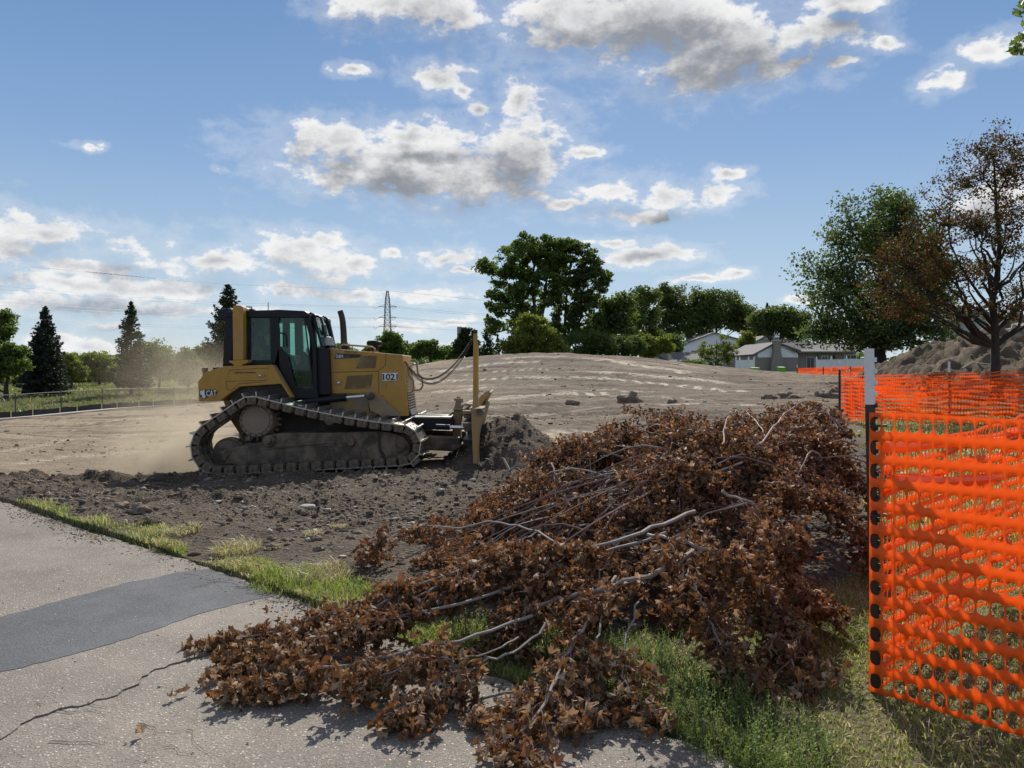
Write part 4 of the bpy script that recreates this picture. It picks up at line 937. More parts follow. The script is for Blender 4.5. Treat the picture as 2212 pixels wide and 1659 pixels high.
for yc in (YN+.42, mirror(YN+.42)):
    fr = MB()
    fr.pp(c1((222,930),(330,903),(450,885),(515,838),(560,826),(900,822),(1150,814),(1225,822),(1300,845),(1345,900),(1340,950),(1290,990),(1150,985),(700,1000),(340,1018),(245,1005)), yc-.24, yc+.24, YN)
    fr = fr.build('track_frame', ST, doz, bevel=.02)
    for q0, rad, th, nm in (((515,870),.105,.07,'frame_boss'), ((515,870),.06,.11,'frame_boss'), ((995,875),.08,.05,'frame_boss'), ((880,750),.085,.16,'carrier_roller')):
        p = W(*c1(q0)[0], YN); z_ = part(nm, ST, fr, 0, True); z_.lathe((p.x, yc-.24, p.z), [(rad,-.1),(rad,th),(rad*.82,th+.02),(rad*.3,th+.025)], 'Y', 22); z_.done()
    yk = part('yoke_gap', MAT['decal_black'], fr, 0); yk.pp(c1((1152,820),(1162,820),(1166,880),(1172,925),(1190,950),(1184,985),(1172,985),(1172,955),(1156,925)), yc-.26, yc-.2, YN); yk.done()
    ri = part('frame_rib', ST, fr, .01); ri.pp(c1((480,900),(900,872),(900,882),(480,925)), yc-.255, yc-.22, YN); ri.done()
    for q0, rr_ in (((250,955),37*sS), ((1290,905),31*sS)):
        p = W(*c1(q0)[0], YN); idl = MB(); idl.lathe((p.x, yc+.12, p.z), [(rr_*.5,0),(rr_*.85,.0),(rr_*.9,.05),(rr_,.06),(rr_,.18),(rr_*.9,.19),(rr_*.85,.27),(rr_*.5,.28)], 'Y', 36); idl.build('idler_wheel', ST, doz, True)
        hb = part('idler_bracket', ST, doz, .01); hb.pp([(384+.372*(q0[0]+a*.9), 630.9+.372*(q0[1]+c_*.9)) for a, c_ in ((-35,-25),(10,-30),(28,-5),(10,30),(-20,32),(-10,5))], yc-.29, yc-.2, YN); hb.done()
    p = W(544.7, 909, YN); sp_ = MB(); r1_, r2_ = 39*sS, 49*sS; n = 22; out = []
    for k in range(n*4):
        a = 2*PI*k/(n*4); out.append((p.x+math.cos(a)*(r2_ if k % 4 in (0,) else (r2_*.97 if k % 4 == 1 else r1_)), p.z+math.sin(a)*(r2_ if k % 4 in (0,) else (r2_*.97 if k % 4 == 1 else r1_))))
    sp_.prism(out, yc-.06, yc+.02); sp_ = sp_.build('sprocket', ST, doz, bevel=0)
    hb = part('final_drive_hub', MAT['hub_dust'], sp_, 0, True); hb.lathe((p.x, yc+.1, p.z), [(r1_*.98,0),(r1_*.98,.30),(r1_*.93,.33),(r1_*.80,.335),(r1_*.76,.355),(r1_*.2,.36)], 'Y', 48); hb.done()
    if yc < YC:
        for k in range(16):
            a = 2*PI*k/16; bo = part('bolt', ST, sp_, 0); bo.lathe((p.x+math.cos(a)*r1_*.87, yc-.23, p.z+math.sin(a)*r1_*.87), [(.017,0),(.017,.02)], 'Y', 6); bo.done()
    for k in range(7):
        px_ = 395+k*118; py_ = 1005-px_*.018; p = W(*c1((px_, py_))[0], YN); ro = part('track_roller', ST, doz, 0, True); ro.lathe((p.x, yc+.16, p.z), [(.05,0),(.105,.0),(.105,.05),(.085,.06),(.085,.30),(.105,.31),(.105,.36),(.05,.365),(.04,.40)], 'Y', 20); ro.done()
    for i in range(NSH):
        s_ = (i+.3)*pitch; a_, b_ = belt(s_-pitch*.5), belt(s_+pitch*.5); c_ = belt(s_)*.5+(a_+b_)*.25; tg = (b_-a_); tg /= np.hypot(*tg); nx = np.array([tg[1], -tg[0]])
        o = bpy.data.objects.new('track_shoe', sm_); COL.objects.link(o); o.parent = doz; ORG[o.name] = ORG[doz.name]
        M = Matrix(((tg[0], 0, nx[0], c_[0]), (0, 1, 0, yc), (tg[1], 0, nx[1], c_[1]), (0, 0, 0, 1)))
        o.matrix_local = Matrix.Translation(-ORG[doz.name]) @ M
        l_ = bpy.data.objects.new('chain_link', lm); COL.objects.link(l_); l_.parent = o; l_.location = (0, -.265 if yc < YC else .40, 0)
# under-belly guard between the tracks
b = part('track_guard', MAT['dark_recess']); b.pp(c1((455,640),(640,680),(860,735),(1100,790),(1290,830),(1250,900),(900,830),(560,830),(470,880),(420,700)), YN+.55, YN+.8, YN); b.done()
# --- lift cylinder and its bracket
lc = part('lift_cylinder', BK, doz, 0, True); yL = 13.05
lc.cyl(W(*c1((735,640))[0], yL), W(*c1((972,613))[0], yL), .062, 16); lc.cyl(W(*c1((965,614))[0], yL), W(*c1((978,612))[0], yL), .07, 16); lc = lc.done()
rd = part('piston_rod', MAT['chrome'], lc, 0, True); rd.cyl(W(*c1((975,612.5))[0], yL), W(*c1((1085,603))[0], yL), .028, 14); rd.done()
br = part('lift_bracket', YD, doz, .012); br.pp(c1((1100,598),(1120,590),(1160,598),(1290,722),(1180,724),(1112,690)), yL+.06, YH0+.02, yL); br.done()
pn = part('bracket_pin', ST, doz, 0, True); p = W(*c1((1118,603))[0], yL); pn.lathe((p.x, yL+.1, p.z), [(.07,0),(.07,.18),(.04,.2)], 'Y', 16); pn.done()
# --- push frame
pf = part('push_arm', ST, doz, .03); pf.pp(c1((1200,842),(1420,838),(1560,845),(1640,848),(1642,905),(1600,930),(1440,922),(1200,900)), 13.0, 13.22, 12.9); pf.done()
pf = part('push_arm', ST, doz, .03); pf.pp(c1((1200,842),(1420,838),(1560,845),(1640,848),(1642,905),(1600,930),(1440,922),(1200,900)), mirror(13.22), mirror(13.0), 12.9); pf.done()
cb = part('blade_frame', BK, doz, .015); cb.pp(c1((1290,728),(1585,733),(1600,760),(1560,803),(1330,800),(1300,760)), 13.25, mirror(13.25), 13.1); cb.done()
ld = part('frame_cover', TS, doz, .004); ld.pp(c1((1365,724),(1588,727),(1588,736),(1365,733)), 13.2, 13.75, 13.1); ld.done()
hs = part('hydraulic_hose', MAT['rubber_black'], doz, 0, True)
for k in range(3): hs.tube([W(*c1(q)[0], 13.5+.1*k) for q in ((1320,712+4*k),(1400,714+3*k),(1500,717+3*k),(1570,722),(1600,700))], .018, 6)
hs.done()
ct = part('angle_tower', YD, doz, .012); ct.pp(c1((1612,628),(1650,630),(1652,690),(1640,760),(1640,860),(1592,860),(1590,740),(1600,680)), 13.55, 13.85, 13.4); ct.pp(c1((1598,676),(1655,678),(1655,690),(1596,688)), 13.5, 13.9, 13.4); ct = ct.done()
cp_ = part('tower_cap', YD, ct, 0, True); p = W(*c1((1631,632))[0], 13.6); cp_.lathe(p, [(.085,0),(.085,.05),(.04,.06),(.04,.08)], 'Z', 16); cp_.done()
# --- blade
blade = part('blade', YD, doz, .012)
yB0, yB1 = 12.15, 15.4
prof = c1((1778,690),(1768,740),(1752,800),(1745,850),(1746,920),(1752,985),(1738,992),(1728,925),(1726,850),(1735,790),(1752,730),(1755,690))
blade.pp(prof, yB0, yB1, yB0+.1); blade = blade.done()
for y0 in (yB0-.03, yB1):
    ep = part('end_plate', YD, blade, .01); ep.pp(c1((1707,684),(1722,675),(1755,672),(1775,682),(1778,700),(1766,745),(1752,800),(1745,850),(1743,992),(1718,992),(1712,850),(1708,760)), y0, y0+.03, yB0+.1); ep.done()
    ey = part('lifting_eye', ST, blade, 0, True); p = W(*c1((1758,694))[0], yB0+.1); ey.lathe((p.x, y0+.03, p.z), [(.03,0),(.062,0),(.062,.08),(.03,.08)], 'Y', 20); ey.done()
ce = part('cutting_edge', TS, blade, .004); ce.pp(c1((1738,975),(1755,975),(1762,1010),(1748,1010)), yB0, yB1, yB0+.1); ce.done()
te = part('blade_top_plate', YD, blade, .008); te.pp(c1((1690,676),(1778,672),(1778,682),(1690,686)), yB0+.1, yB1-.1, yB0+.1)
te.pp(c1((1748,672),(1768,672),(1812,592),(1800,590)), yB0+1.0, yB1-.35, yB0+.1); te.done()
for y0 in (yB0+1.0, yB1-.9, yB1-.37):
    gs = part('gusset', YD, blade, .004); gs.pp(c1((1700,676),(1768,674),(1795,600),(1752,606)), y0, y0+.02, yB0+.1); gs.done()
for q, y0, y1, m_ in ((c1((1655,655),(1700,655),(1700,668),(1655,668)), 13.2, 15, YD), (c1((1650,690),(1712,692),(1712,712),(1650,712)), 12.9, 14.6, YD), (c1((1652,716),(1712,718),(1712,735),(1660,735)), 12.9, 14.6, ST), (c1((1655,755),(1720,755),(1720,800),(1670,806)), 12.6, 14.6, ST), (c1((1650,862),(1722,868),(1722,908),(1655,906)), 13.0, 14.4, MAT['decal_black']), (c1((1672,806),(1720,806),(1725,868),(1690,868)), 13.0, 14.4, ST)):
    bb = part('blade_bracket', m_, blade, .01); bb.pp(q, y0, y1, 12.8); bb.done()
tl = part('tilt_cylinder', BK, doz, 0, True); tl.cyl(W(*c1((1500,783))[0], 12.95), W(*c1((1580,785))[0], 12.95), .05, 14); tl = tl.done()
rd = part('piston_rod', MAT['chrome'], tl, 0, True); rd.cyl(W(*c1((1572,785))[0], 12.95), W(*c1((1660,787))[0], 12.95), .03, 14); rd.done()
rd = part('piston_rod', MAT['chrome'], tl, 0, True); rd.cyl(W(*c1((1645,652))[0], 13.3), W(*c1((1706,652))[0], 13.3), .026, 14); rd.done()
# grade masts with their coiled cables
for (q, yy, nm) in ((c3((1219,360),(1254,360),(1264,1000),(1277,1085),(1206,1085),(1216,1000)), 12.62, 1), (c3((1203,440),(1216,440),(1218,905),(1226,975),(1190,975),(1200,905)), 14.6, 2)):
    ms = part('grade_mast', Y_, doz, .01); w_ = .07 if nm == 1 else .06
    ms.pp(q, yy-w_, yy+w_, 12.62); ms = ms.done()
    cpp = part('mast_cap', MAT['rubber_black'], ms, .004); x0, x1 = q[0][0]-.4, q[1][0]+.4; cpp.pp([(x0,q[0][1]+6),(x0,q[0][1]-1.5),(x1,q[0][1]-1.5),(x1,q[0][1]+6)], yy-w_-.01, yy+w_+.01, 12.62); cpp.done()
    mk_ = part('mast_socket', MAT['rubber_black'], ms, 0, True); a_ = W(x0, q[0][1]+11, 12.62); mk_.tube([(a_.x-.07, yy, a_.z), (a_.x-.02, yy, a_.z), (a_.x-.02, yy, a_.z+.06), (a_.x+.02, yy, a_.z+.1)], .022, 8); mk_.done()
def coil(p0, p1, sag, rad, turns, name='coiled_cable'):
    pth = []; n = turns*8
    for i in range(n+1):
        u = i/n; c = p0.lerp(p1, u); c.z -= sag*4*u*(1-u)*(1.0+.35*(0.5-u)); a = u*turns*2*PI; d = (p1-p0).normalized(); up = Vector((0,0,1)); sd = d.cross(up).normalized()
        pth.append(c + (up*math.cos(a)+sd*math.sin(a))*rad)
    b = part(name, MAT['rubber_black'], doz, 0, True); b.tube(pth, .0048, 5); return b.done()
coil(W(*c3((562,622))[0], 13.4), W(*c3((1212,438))[0], 12.66), .50, .019, 70)
coil(W(*c3((562,628))[0], 13.6), W(*c3((1205,470))[0], 14.5), .60, .021, 64)
# --- inside the cab
st_ = part('seat', MAT['seat_grey'], doz, .03); st_.pp([(532,790),(532,742),(539,738),(546,770),(590,772),(592,785),(585,800)], YC-.28, YC+.28, YC); st_.done()
cs = part('control_console', MAT['rubber_black'], doz, .02); cs.pp([(596,800),(598,768),(630,766),(634,790),(660,770),(672,752),(676,760),(660,845),(630,845)], YC+.1, YC+.6, YC); cs.done()
hp_ = part('rear_post', MAT['rubber_black'], doz, .01); hp_.pp([(558,686),(573,686),(574,780),(558,780)], YK1-.2, YK1-.1, YK0); hp_.pp([(622,686),(636,686),(640,770),(626,770)], YK1-.25, YK1-.1, YK0); hp_.done()
mo = part('monitor', MAT['rubber_black'], doz, .006); mo.pp([(612,748),(622,747),(622,756),(613,757)], YC-.1, YC+.1, YC); mo.done()
for q in (((604,742),(603.5,708)), ((646,765),(639,712)), ((649,765),(641,712))):
    lv = part('wiper_arm', MAT['rubber_black'], doz, 0, True); lv.tube([W(*q[0], YC+.5), W(*q[1], YC+.5)], .012, 6); lv.done()
vm = part('visor_box', MAT['rubber_black'], doz, .01); vm.pp([(640,688),(654,688),(656,700),(648,702),(643,696)], YC-.2, YC+.3, YC); vm.done()

# --- operator, seated in the cab
def skin_figure(name, joints, edges, mat, root_loc, label, cat, parent=None, sub=2):
    o_org = Vector(root_loc) if parent is None else ORG[parent.name]
    me = bpy.data.meshes.new(name); me.from_pydata([tuple(Vector(j[0])-o_org) for j in joints], edges, []); me.materials.append(mat)
    o = link(name, me, parent, None if parent is not None else o_org); md = o.modifiers.new('skin', 'SKIN'); md.use_smooth_shade = True
    for v, j in zip(me.skin_vertices[0].data, joints): v.radius = (j[1], j[1] if len(j) < 3 else j[2])
    me.skin_vertices[0].data[0].use_root = True
    s = o.modifiers.new('sub', 'SUBSURF'); s.levels = sub; s.render_levels = sub
    return o
oy = YC; hx = W(566, 770, oy).x; hz = W(566, 770, oy).z
J = [((hx, oy, hz), .16, .15), ((hx-.02, oy, hz+.18), .15, .13), ((hx+.0, oy, hz+.36), .18, .13), ((hx+.03, oy, hz+.47), .10, .09), ((hx+.06, oy, hz+.54), .06, .06), ((hx+.08, oy, hz+.62), .085, .085), ((hx+.085, oy, hz+.72), .09, .088),
     ((hx+.02, oy-.19, hz+.40), .075), ((hx+.10, oy-.24, hz+.16), .052), ((hx+.36, oy-.20, hz+.14), .040), ((hx+.44, oy-.19, hz+.15), .03),
     ((hx+.02, oy+.19, hz+.40), .075), ((hx+.10, oy+.24, hz+.16), .052), ((hx+.36, oy+.20, hz+.14), .040), ((hx+.44, oy+.19, hz+.15), .03),
     ((hx+.12, oy-.10, hz-.02), .10), ((hx+.50, oy-.13, hz+.02), .075), ((hx+.62, oy-.13, hz-.38), .055), ((hx+.72, oy-.13, hz-.42), .045),
     ((hx+.12, oy+.10, hz-.02), .10), ((hx+.50, oy+.13, hz+.02), .075), ((hx+.62, oy+.13, hz-.38), .055), ((hx+.72, oy+.13, hz-.42), .045)]
E_ = [(0,1),(1,2),(2,3),(3,4),(4,5),(5,6),(2,7),(7,8),(8,9),(9,10),(2,11),(11,12),(12,13),(13,14),(0,15),(15,16),(16,17),(17,18),(0,19),(19,20),(20,21),(21,22)]
man = skin_figure('person', J, E_, MAT['skin'], (hx, oy, hz), '', '')
tag(man, 'operator in a dark cap and yellow-green safety vest sitting in the bulldozer cab', 'person')
def ell(mb, c, r, n=16, m=10, top=None):
    c = Vector(c); mb.lathe(c, [(0, -r[2])] + [(1, 0)], 'Z', n) if False else None
    prof_ = [(math.cos(a), math.sin(a)) for a in np.linspace(-PI/2, PI/2, m)]
    vs = [c + Vector((p_[0]*math.cos(2*PI*k/n)*r[0], p_[0]*math.sin(2*PI*k/n)*r[1], p_[1]*r[2])) for p_ in prof_ for k in range(n)]
    mb.add(vs, [(i*n+k, i*n+(k+1) % n, (i+1)*n+(k+1) % n, (i+1)*n+k) for i in range(m-1) for k in range(n)])
cpm = MB(); ell(cpm, (hx+.085, oy, hz+.765), (.115, .105, .095)); cpm.box((hx+.13, oy-.075, hz+.745), (hx+.27, oy+.075, hz+.76)); cpm.build('cap', MAT['cloth_dark'], man, True)
vs_ = skin_figure('vest', [((hx-.0, oy, hz+.02), .175, .17), ((hx-.02, oy, hz+.18), .165, .15), ((hx+.0, oy, hz+.36), .195, .15), ((hx+.015, oy, hz+.43), .15, .12)], [(0,1),(1,2),(2,3)], MAT['hi_vis'], None, '', '', man, 1)
slv = skin_figure('sleeve', [((hx+.01, oy-.17, hz+.42), .085), ((hx+.06, oy-.225, hz+.28), .075), ((hx+.10, oy-.245, hz+.16), .062), ((hx+.30, oy-.21, hz+.14), .052)], [(0,1),(1,2),(2,3)], MAT['cloth_dark'], None, '', '', man, 1)
slv = skin_figure('sleeve', [((hx+.01, oy+.17, hz+.42), .085), ((hx+.06, oy+.225, hz+.28), .075), ((hx+.10, oy+.245, hz+.16), .062), ((hx+.30, oy+.21, hz+.14), .052)], [(0,1),(1,2),(2,3)], MAT['cloth_dark'], None, '', '', man, 1)
tr2 = skin_figure('trousers', [((hx+.0, oy, hz-.02), .17, .16), ((hx+.14, oy-.10, hz-.03), .115), ((hx+.50, oy-.13, hz+.02), .085), ((hx+.61, oy-.13, hz-.34), .065), ((hx+.14, oy+.10, hz-.03), .115), ((hx+.50, oy+.13, hz+.02), .085), ((hx+.61, oy+.13, hz-.34), .065)], [(0,1),(1,2),(2,3),(0,4),(4,5),(5,6)], MAT['cloth_dark'], None, '', '', man, 1)
fc = MB(); fc.add([(hx+.165, oy-.018, hz+.66), (hx+.165, oy+.018, hz+.66), (hx+.195, oy, hz+.665), (hx+.165, oy, hz+.705)], [(0,1,2),(0,2,3),(2,1,3),(0,3,1)]); fc.build('nose', MAT['skin'], man)

# --- heap of soil in front of the blade
def heap(name, c, rx, ry, h, n, seed, label, cat, mat=None, skew=0.0, amp=.35, res=90):
    xs = np.linspace(-1.15, 1.15, res); Xg, Yg = np.meshgrid(xs, xs, indexing='ij'); r_ = np.hypot(Xg, Yg)
    wx = c[0]+Xg*rx; wy = c[1]+Yg*ry
    prof = np.clip(1-r_, 0, 1)**.9; prof = prof*(1 + amp*fbm(Xg*3, Yg*3, 4, seed)) + .10*np.clip(1.2-r_, 0, .5)*fbm(Xg*9, Yg*9, 4, seed+1) + .06*np.clip(1.2-r_, 0, .5)*np.abs(fbm(Xg*22, Yg*22, 3, seed+2))
    g = terrain(wx.ravel(), wy.ravel()).reshape(wx.shape); zz = g - .05 + prof*h
    i_ = np.arange(res*res).reshape(res, res); F_ = np.stack([i_[:-1,:-1], i_[1:,:-1], i_[1:,1:], i_[:-1,1:]], -1).reshape(-1, 4)
    k = fbm(wx*3, wy*3, 4, seed+5).ravel(); cc_ = np.array([.105,.08,.06])[None]*(1+.5*k[:, None])
    o = mesh_np(name, np.stack([wx, wy, zz], -1).reshape(-1, 3), F_, MAT['earth'], smooth=True, org=(c[0], c[1], float(g.mean())), attrs={'Col': cc_, 'rough': np.full(res*res, .5)})
    tag(o, label, cat); return o, (lambda x, y: None)
hc = W(1078, 1000, 13.0)
hp1, _ = heap('soil_heap', (hc.x+.10, 13.45, 0), 1.2, 1.75, .84, 0, 5, 'dark fresh soil heaped up against the front of the blade', 'soil heap', amp=.5)
v_ = np.array([(v.co+hp1.location)[:] for v in hp1.data.vertices]); pk = RNG.choice(len(v_), 1500); ppos = v_[pk]; ok = ppos[:, 2] > terrain(ppos[:, 0], ppos[:, 1])+.02; ppos = ppos[ok] + RNG.normal(0, .015, (ok.sum(), 3))
o = batch('crumbs', CL, ppos, RNG.uniform(0, 6.28, len(ppos)), .012+.04*RNG.uniform(0, 1, len(ppos))**3, MAT['clod'], parent=hp1)
# dead white twigs in front of it
def stick(name, pts, r0, r1, mat, label, d=None, group=None, forks=()):
    P3 = [W(*p) for p in pts]; o = empty(name, P3[0], label, 'stick', group); m = MB(); n = len(P3); m.tube(P3, [r0+(r1-r0)*i/(n-1) for i in range(n)], 7); m.build('stem', mat, o, True)
    for fk in forks:
        m = MB(); Q = [W(*p) for p in fk]; m.tube(Q, [r1*1.4*(1-.6*i/(len(Q)-1)) for i in range(len(Q))], 6); m.build('fork', mat, o, True)
    return o
stick('forked_stick', [(1117,1058,10.6),(1110,1035,10.7),(1102,1019,10.8),(1095,1005,10.9),(1088,992,11.0),(1084,989,11.0)], .028, .014, MAT['bark_pale'], 'pale forked stick standing in front of the soil heap', forks=[[(1101,1017,10.8),(1109,1011,10.7),(1117,998,10.7),(1120,985,10.7),(1124,977,10.7)]])
stick('thin_stick', [(997,1054,10.8),(1010,1046,10.9),(1030,1041,11.0),(1042,1030,11.0),(1050,1025,11.0)], .010, .006, MAT['wood_pale'], 'thin bent twig left of the mast shadow by the blade')
stick('thin_stick', [(1020,1042,10.9),(1050,1048,10.8),(1080,1052,10.7),(1102,1051,10.7)], .010, .006, MAT['wood_pale'], 'thin twig lying flat between mast and pale forked stick')

# ------------------------------------------------------------------ orange safety fences
OR = MAT['orange']
def netting(name, parent, base, rows, cols, pw, ph, fn, hole=(.90, .64), seg=12, kind=None):
    """fn(s, h) -> world point; real oval holes"""
    Vs = []; Fs = []; k = 0
    ang_ = [2*PI*(i+.5)/seg for i in range(seg)]
    def sq(a):   # point on the cell rim in direction a
        c, s = math.cos(a), math.sin(a); m = max(abs(c), abs(s)); return c/m*.5, s/m*.5
    def ov(a):   # rounded rectangle
        c, s = math.cos(a), math.sin(a); m = (abs(c)**2.8 + abs(s)**2.8)**(1/2.8); return c/m*.5*hole[0], s/m*.5*hole[1]
    rim = [sq(a) for a in ang_]; inn = [ov(a) for a in ang_]
    P = np.array(rim+inn)
    I, Jn = np.meshgrid(np.arange(cols), np.arange(rows), indexing='ij'); I = I.ravel(); Jn = Jn.ravel()
    S = (I[:, None]+.5+P[None, :, 0])*pw; H = (Jn[:, None]+.5+P[None, :, 1])*ph
    V_ = fn(S.ravel(), H.ravel()); base_ = np.arange(len(I))*2*seg
    F_ = np.concatenate([np.stack([base_+i, base_+(i+1) % seg, base_+seg+(i+1) % seg, base_+seg+i], -1) for i in range(seg)])
    # corner fillers so that neighbouring rims close up
    C_ = np.array([(sx*.5, sy*.5) for sx, sy in ((1,1),(-1,1),(-1,-1),(1,-1))]); Sc = (I[:, None]+.5+C_[None, :, 0])*pw; Hc = (Jn[:, None]+.5+C_[None, :, 1])*ph
    Vc = fn(Sc.ravel(), Hc.ravel()); cb_ = len(V_) + np.arange(len(I))*4
    F3 = []
    for ci, tgt in enumerate((PI/4, 3*PI/4, 5*PI/4, 7*PI/4)):
        j = int(np.floor(tgt/(2*PI)*seg - .5)) % seg; j2 = (j+1) % seg
        if abs(ang_[j]-tgt) < 1e-6: continue
        F3.append(np.stack([base_+j, cb_+ci, base_+j2], -1))
    o = mesh_np(name, np.concatenate([V_, Vc]), [F_] + ([np.concatenate(F3)] if F3 else []), OR, parent, smooth=False)
    wd_ = o.modifiers.new('weld', 'WELD'); wd_.merge_threshold = .0015
    md = o.modifiers.new('solid', 'SOLIDIFY'); md.thickness = .0035; md.offset = 0
    return o
def tpost(parent, x, y, z0, z1, zw, tw=.036, lean=(0, 0)):
    """green T-post with a white tip; studs on its face"""
    def sh(z): return Vector((x+lean[0]*(z-z0), y+lean[1]*(z-z0), z))
    def seg_(a, b, mat, name, par):
        m = MB(); A, B = sh(a), sh(b)
        for lo, hi in (((-tw*.5, -.004), (tw*.5, .004)), ((-.004, .004), (.004, tw*.9))):
            vs = [(P_.x+q[0], P_.y+q[1], P_.z) for P_ in (A, B) for q in ((lo[0], lo[1]), (hi[0], lo[1]), (hi[0], hi[1]), (lo[0], hi[1]))]
            m.add(vs, [(3,2,1,0),(4,5,6,7),(0,1,5,4),(1,2,6,5),(2,3,7,6),(3,0,4,7)])
        return m.build(name, mat, par)
    p = seg_(z0, zw, MAT['post_green'], 'post', parent); seg_(zw, z1, MAT['post_white'], 'post_tip', p)
    for i in range(int((z1-z0)/.055)):
        z = z0+.05+i*.055; q = sh(z); m = MB(); m.box((q.x+tw*.5-.002, q.y-.012, z-.010), (q.x+tw*.5+.008, q.y+.002, z+.012)); m.build('stud', MAT['post_white'] if z > zw else MAT['post_green'], p)
    return p
# near fence: from the near post towards the viewer's right
A0 = Vector((1.745, 3.49)); A1 = Vector((3.10, 2.22))
def lin(A, B, zb0, zt0, zb1, zt1, L, H, wav=.012, seed=0, fold=None):
    def f(s, h):
        u = s/L; v = h/H; x = A.x+(B.x-A.x)*u; y = A.y+(B.y-A.y)*u
        zb = zb0+(zb1-zb0)*u; zt = zt0+(zt1-zt0)*u; z = zb+(zt-zb)*v; n = (B-A).normalized()
        sag = np.sin(np.clip(u, 0, 1)*PI)
        o_ = wav*sag*fbm(s*1.3+seed, h*2.2+.3*s, 3, 100+seed)*2.2 + wav*.5*np.sin(s*14+h*5)*sag*(1-.5*v)
        z = z + sag*wav*.9*fbm(s*1.7+9, h*4, 2, 130+seed)
        return np.stack([x - n.y*o_, y + n.x*o_, z], -1)
    return f
f1 = empty('orange_fence', (A0.x, A0.y, 0), 'nearest orange plastic safety fence tied to the white-tipped green post at the right edge', 'safety fence', 'orange plastic safety fences')
L = (A1-A0).length; netting('netting', f1, None, 12, int(L/.0535), .0535, 1.325/12, lin(A0-Vector((.046,.012)), A1-Vector((.03,.03)), .025, 1.35, .0, 1.345, L, 1.325, .022, 1))
tpost(f1, A0.x+.004, A0.y+.022, -.1, 1.655, 1.385, .046, (-.015, .01)); tpost(f1, A1.x+.02, A1.y+.02, -.1, 1.66, 1.385, .046)
for z_ in (1.285, .86, .22):
    m = MB(); c = Vector((A0.x+.0, A0.y-.01, z_)); m.tube([c+Vector((-.05,-.015,.0)), c+Vector((-.02,-.03,.003)), c+Vector((.022,-.028,.004)), c+Vector((.038,.0,.004)), c+Vector((.03,.03,.0)), c+Vector((-.02,.035,0)), c+Vector((-.03,.0,.0))], .0045, 6); m.build('zip_tie', MAT['rubber_black'], f1, True)
# second fence: from the near post away to the back right, sagging with folds
B0 = Vector((1.79, 3.53)); B1 = Vector((5.7, 7.1)); L = (B1-B0).length
f2 = empty('orange_fence', (B0.x, B0.y, 0), 'sagging orange fence running from the near post away to the right, top rolled over', 'safety fence', 'orange plastic safety fences')
netting('netting', f2, None, 12, int(L/.0535), .0535, .098, lin(B0, B1, .02, 1.16, .06, 1.32, L, 12*.098, .05, 4))
for (za, zb, dx) in ((1.18, 1.40, 0), (1.02, 1.22, .05)):
    m = MB(); m.tube([(B0.x+(B1.x-B0.x)*u+dx, B0.y+(B1.y-B0.y)*u, za*(1-u)+zb*u - .16*math.sin(PI*u)*(1 if dx == 0 else 1.6)) for u in np.linspace(0, 1, 20)], [.03+.008*math.sin(i*1.7) for i in range(20)], 8); m.build('rolled_edge', OR, f2, True)
for j in range(6):
    m = MB(); z0_ = .95-.15*j; m.tube([(B0.x+(B1.x-B0.x)*u+.03*math.sin(j), B0.y+(B1.y-B0.y)*u, z0_+.05*math.sin(PI*u+j)) for u in np.linspace(0, 1, 12)], .014, 6); m.build('fold', OR, f2, True)
tpost(f2, B1.x, B1.y, -.1, 1.6, 1.35, .04)
# third fence: further back, running to the right from its own post
C0 = Vector((W(1816,800,17.6).x, 17.6)); C1 = Vector((16.4, 19.6)); L = (C1-C0).length; g0 = gz(C0.x, C0.y); g1_ = gz(C1.x, C1.y)
z_t0 = EYE-12/F_PX*17.6; z_b0 = EYE-112/F_PX*17.6
f3 = empty('orange_fence', (C0.x, C0.y, g0), 'orange fence further back with a thin green end post, in front of the earth mound', 'safety fence', 'orange plastic safety fences')
netting('netting', f3, None, 12, int(L/.058), .058, (z_t0-z_b0)/12, lin(C0, C1, z_b0, z_t0, z_b0+.12, EYE+.06, L, (z_t0-z_b0), .035, 7), seg=8)
tpost(f3, C0.x-.02, C0.y+.02, min(g0, z_b0)-.1, EYE+22/F_PX*17.6, EYE+2/F_PX*17.6, .05)
for u in (.36, .72): tpost(f3, C0.x+(C1.x-C0.x)*u, C0.y+(C1.y-C0.y)*u+.03, .0, EYE+.22, EYE-.05, .05)
# a loose length of the same netting slumped across in front of it
D0 = Vector((C0.x+.05, 17.5)); D1 = Vector((13.4, 15.0)); L = (D1-D0).length
f5 = empty('slumped_netting', (D0.x, D0.y, g0), 'slumped length of orange netting hanging across in front of the further fence', 'safety fence', 'orange plastic safety fences')
netting('netting', f5, None, 9, int(L/.058), .058, .095, lin(D0, D1, .45, 1.32, .20, 1.36, L, 9*.095, .12, 9), seg=8)
# fourth: far away by the houses
E0 = Vector((W(1722,800,58).x, 58)); E1 = Vector((W(1960,790,54).x, 54)); L = (E1-E0).length
f4 = empty('orange_fence', (E0.x, E0.y, 1.0), 'far orange fence strung across the lot in front of the white vinyl fence', 'safety fence', 'orange plastic safety fences')
netting('netting', f4, None, 9, int(L/.16), .16, .105, lin(E0, E1, .93, 1.72, 1.25, 1.95, L, .945, .12, 12), hole=(.8, .42), seg=8)
for u in (0, .25, .5, .75, 1):
    tpost(f4, E0.x+(E1.x-E0.x)*u, E0.y+(E1.y-E0.y)*u, .9, 2.0+.2*u, 1.75+.2*u, .07)

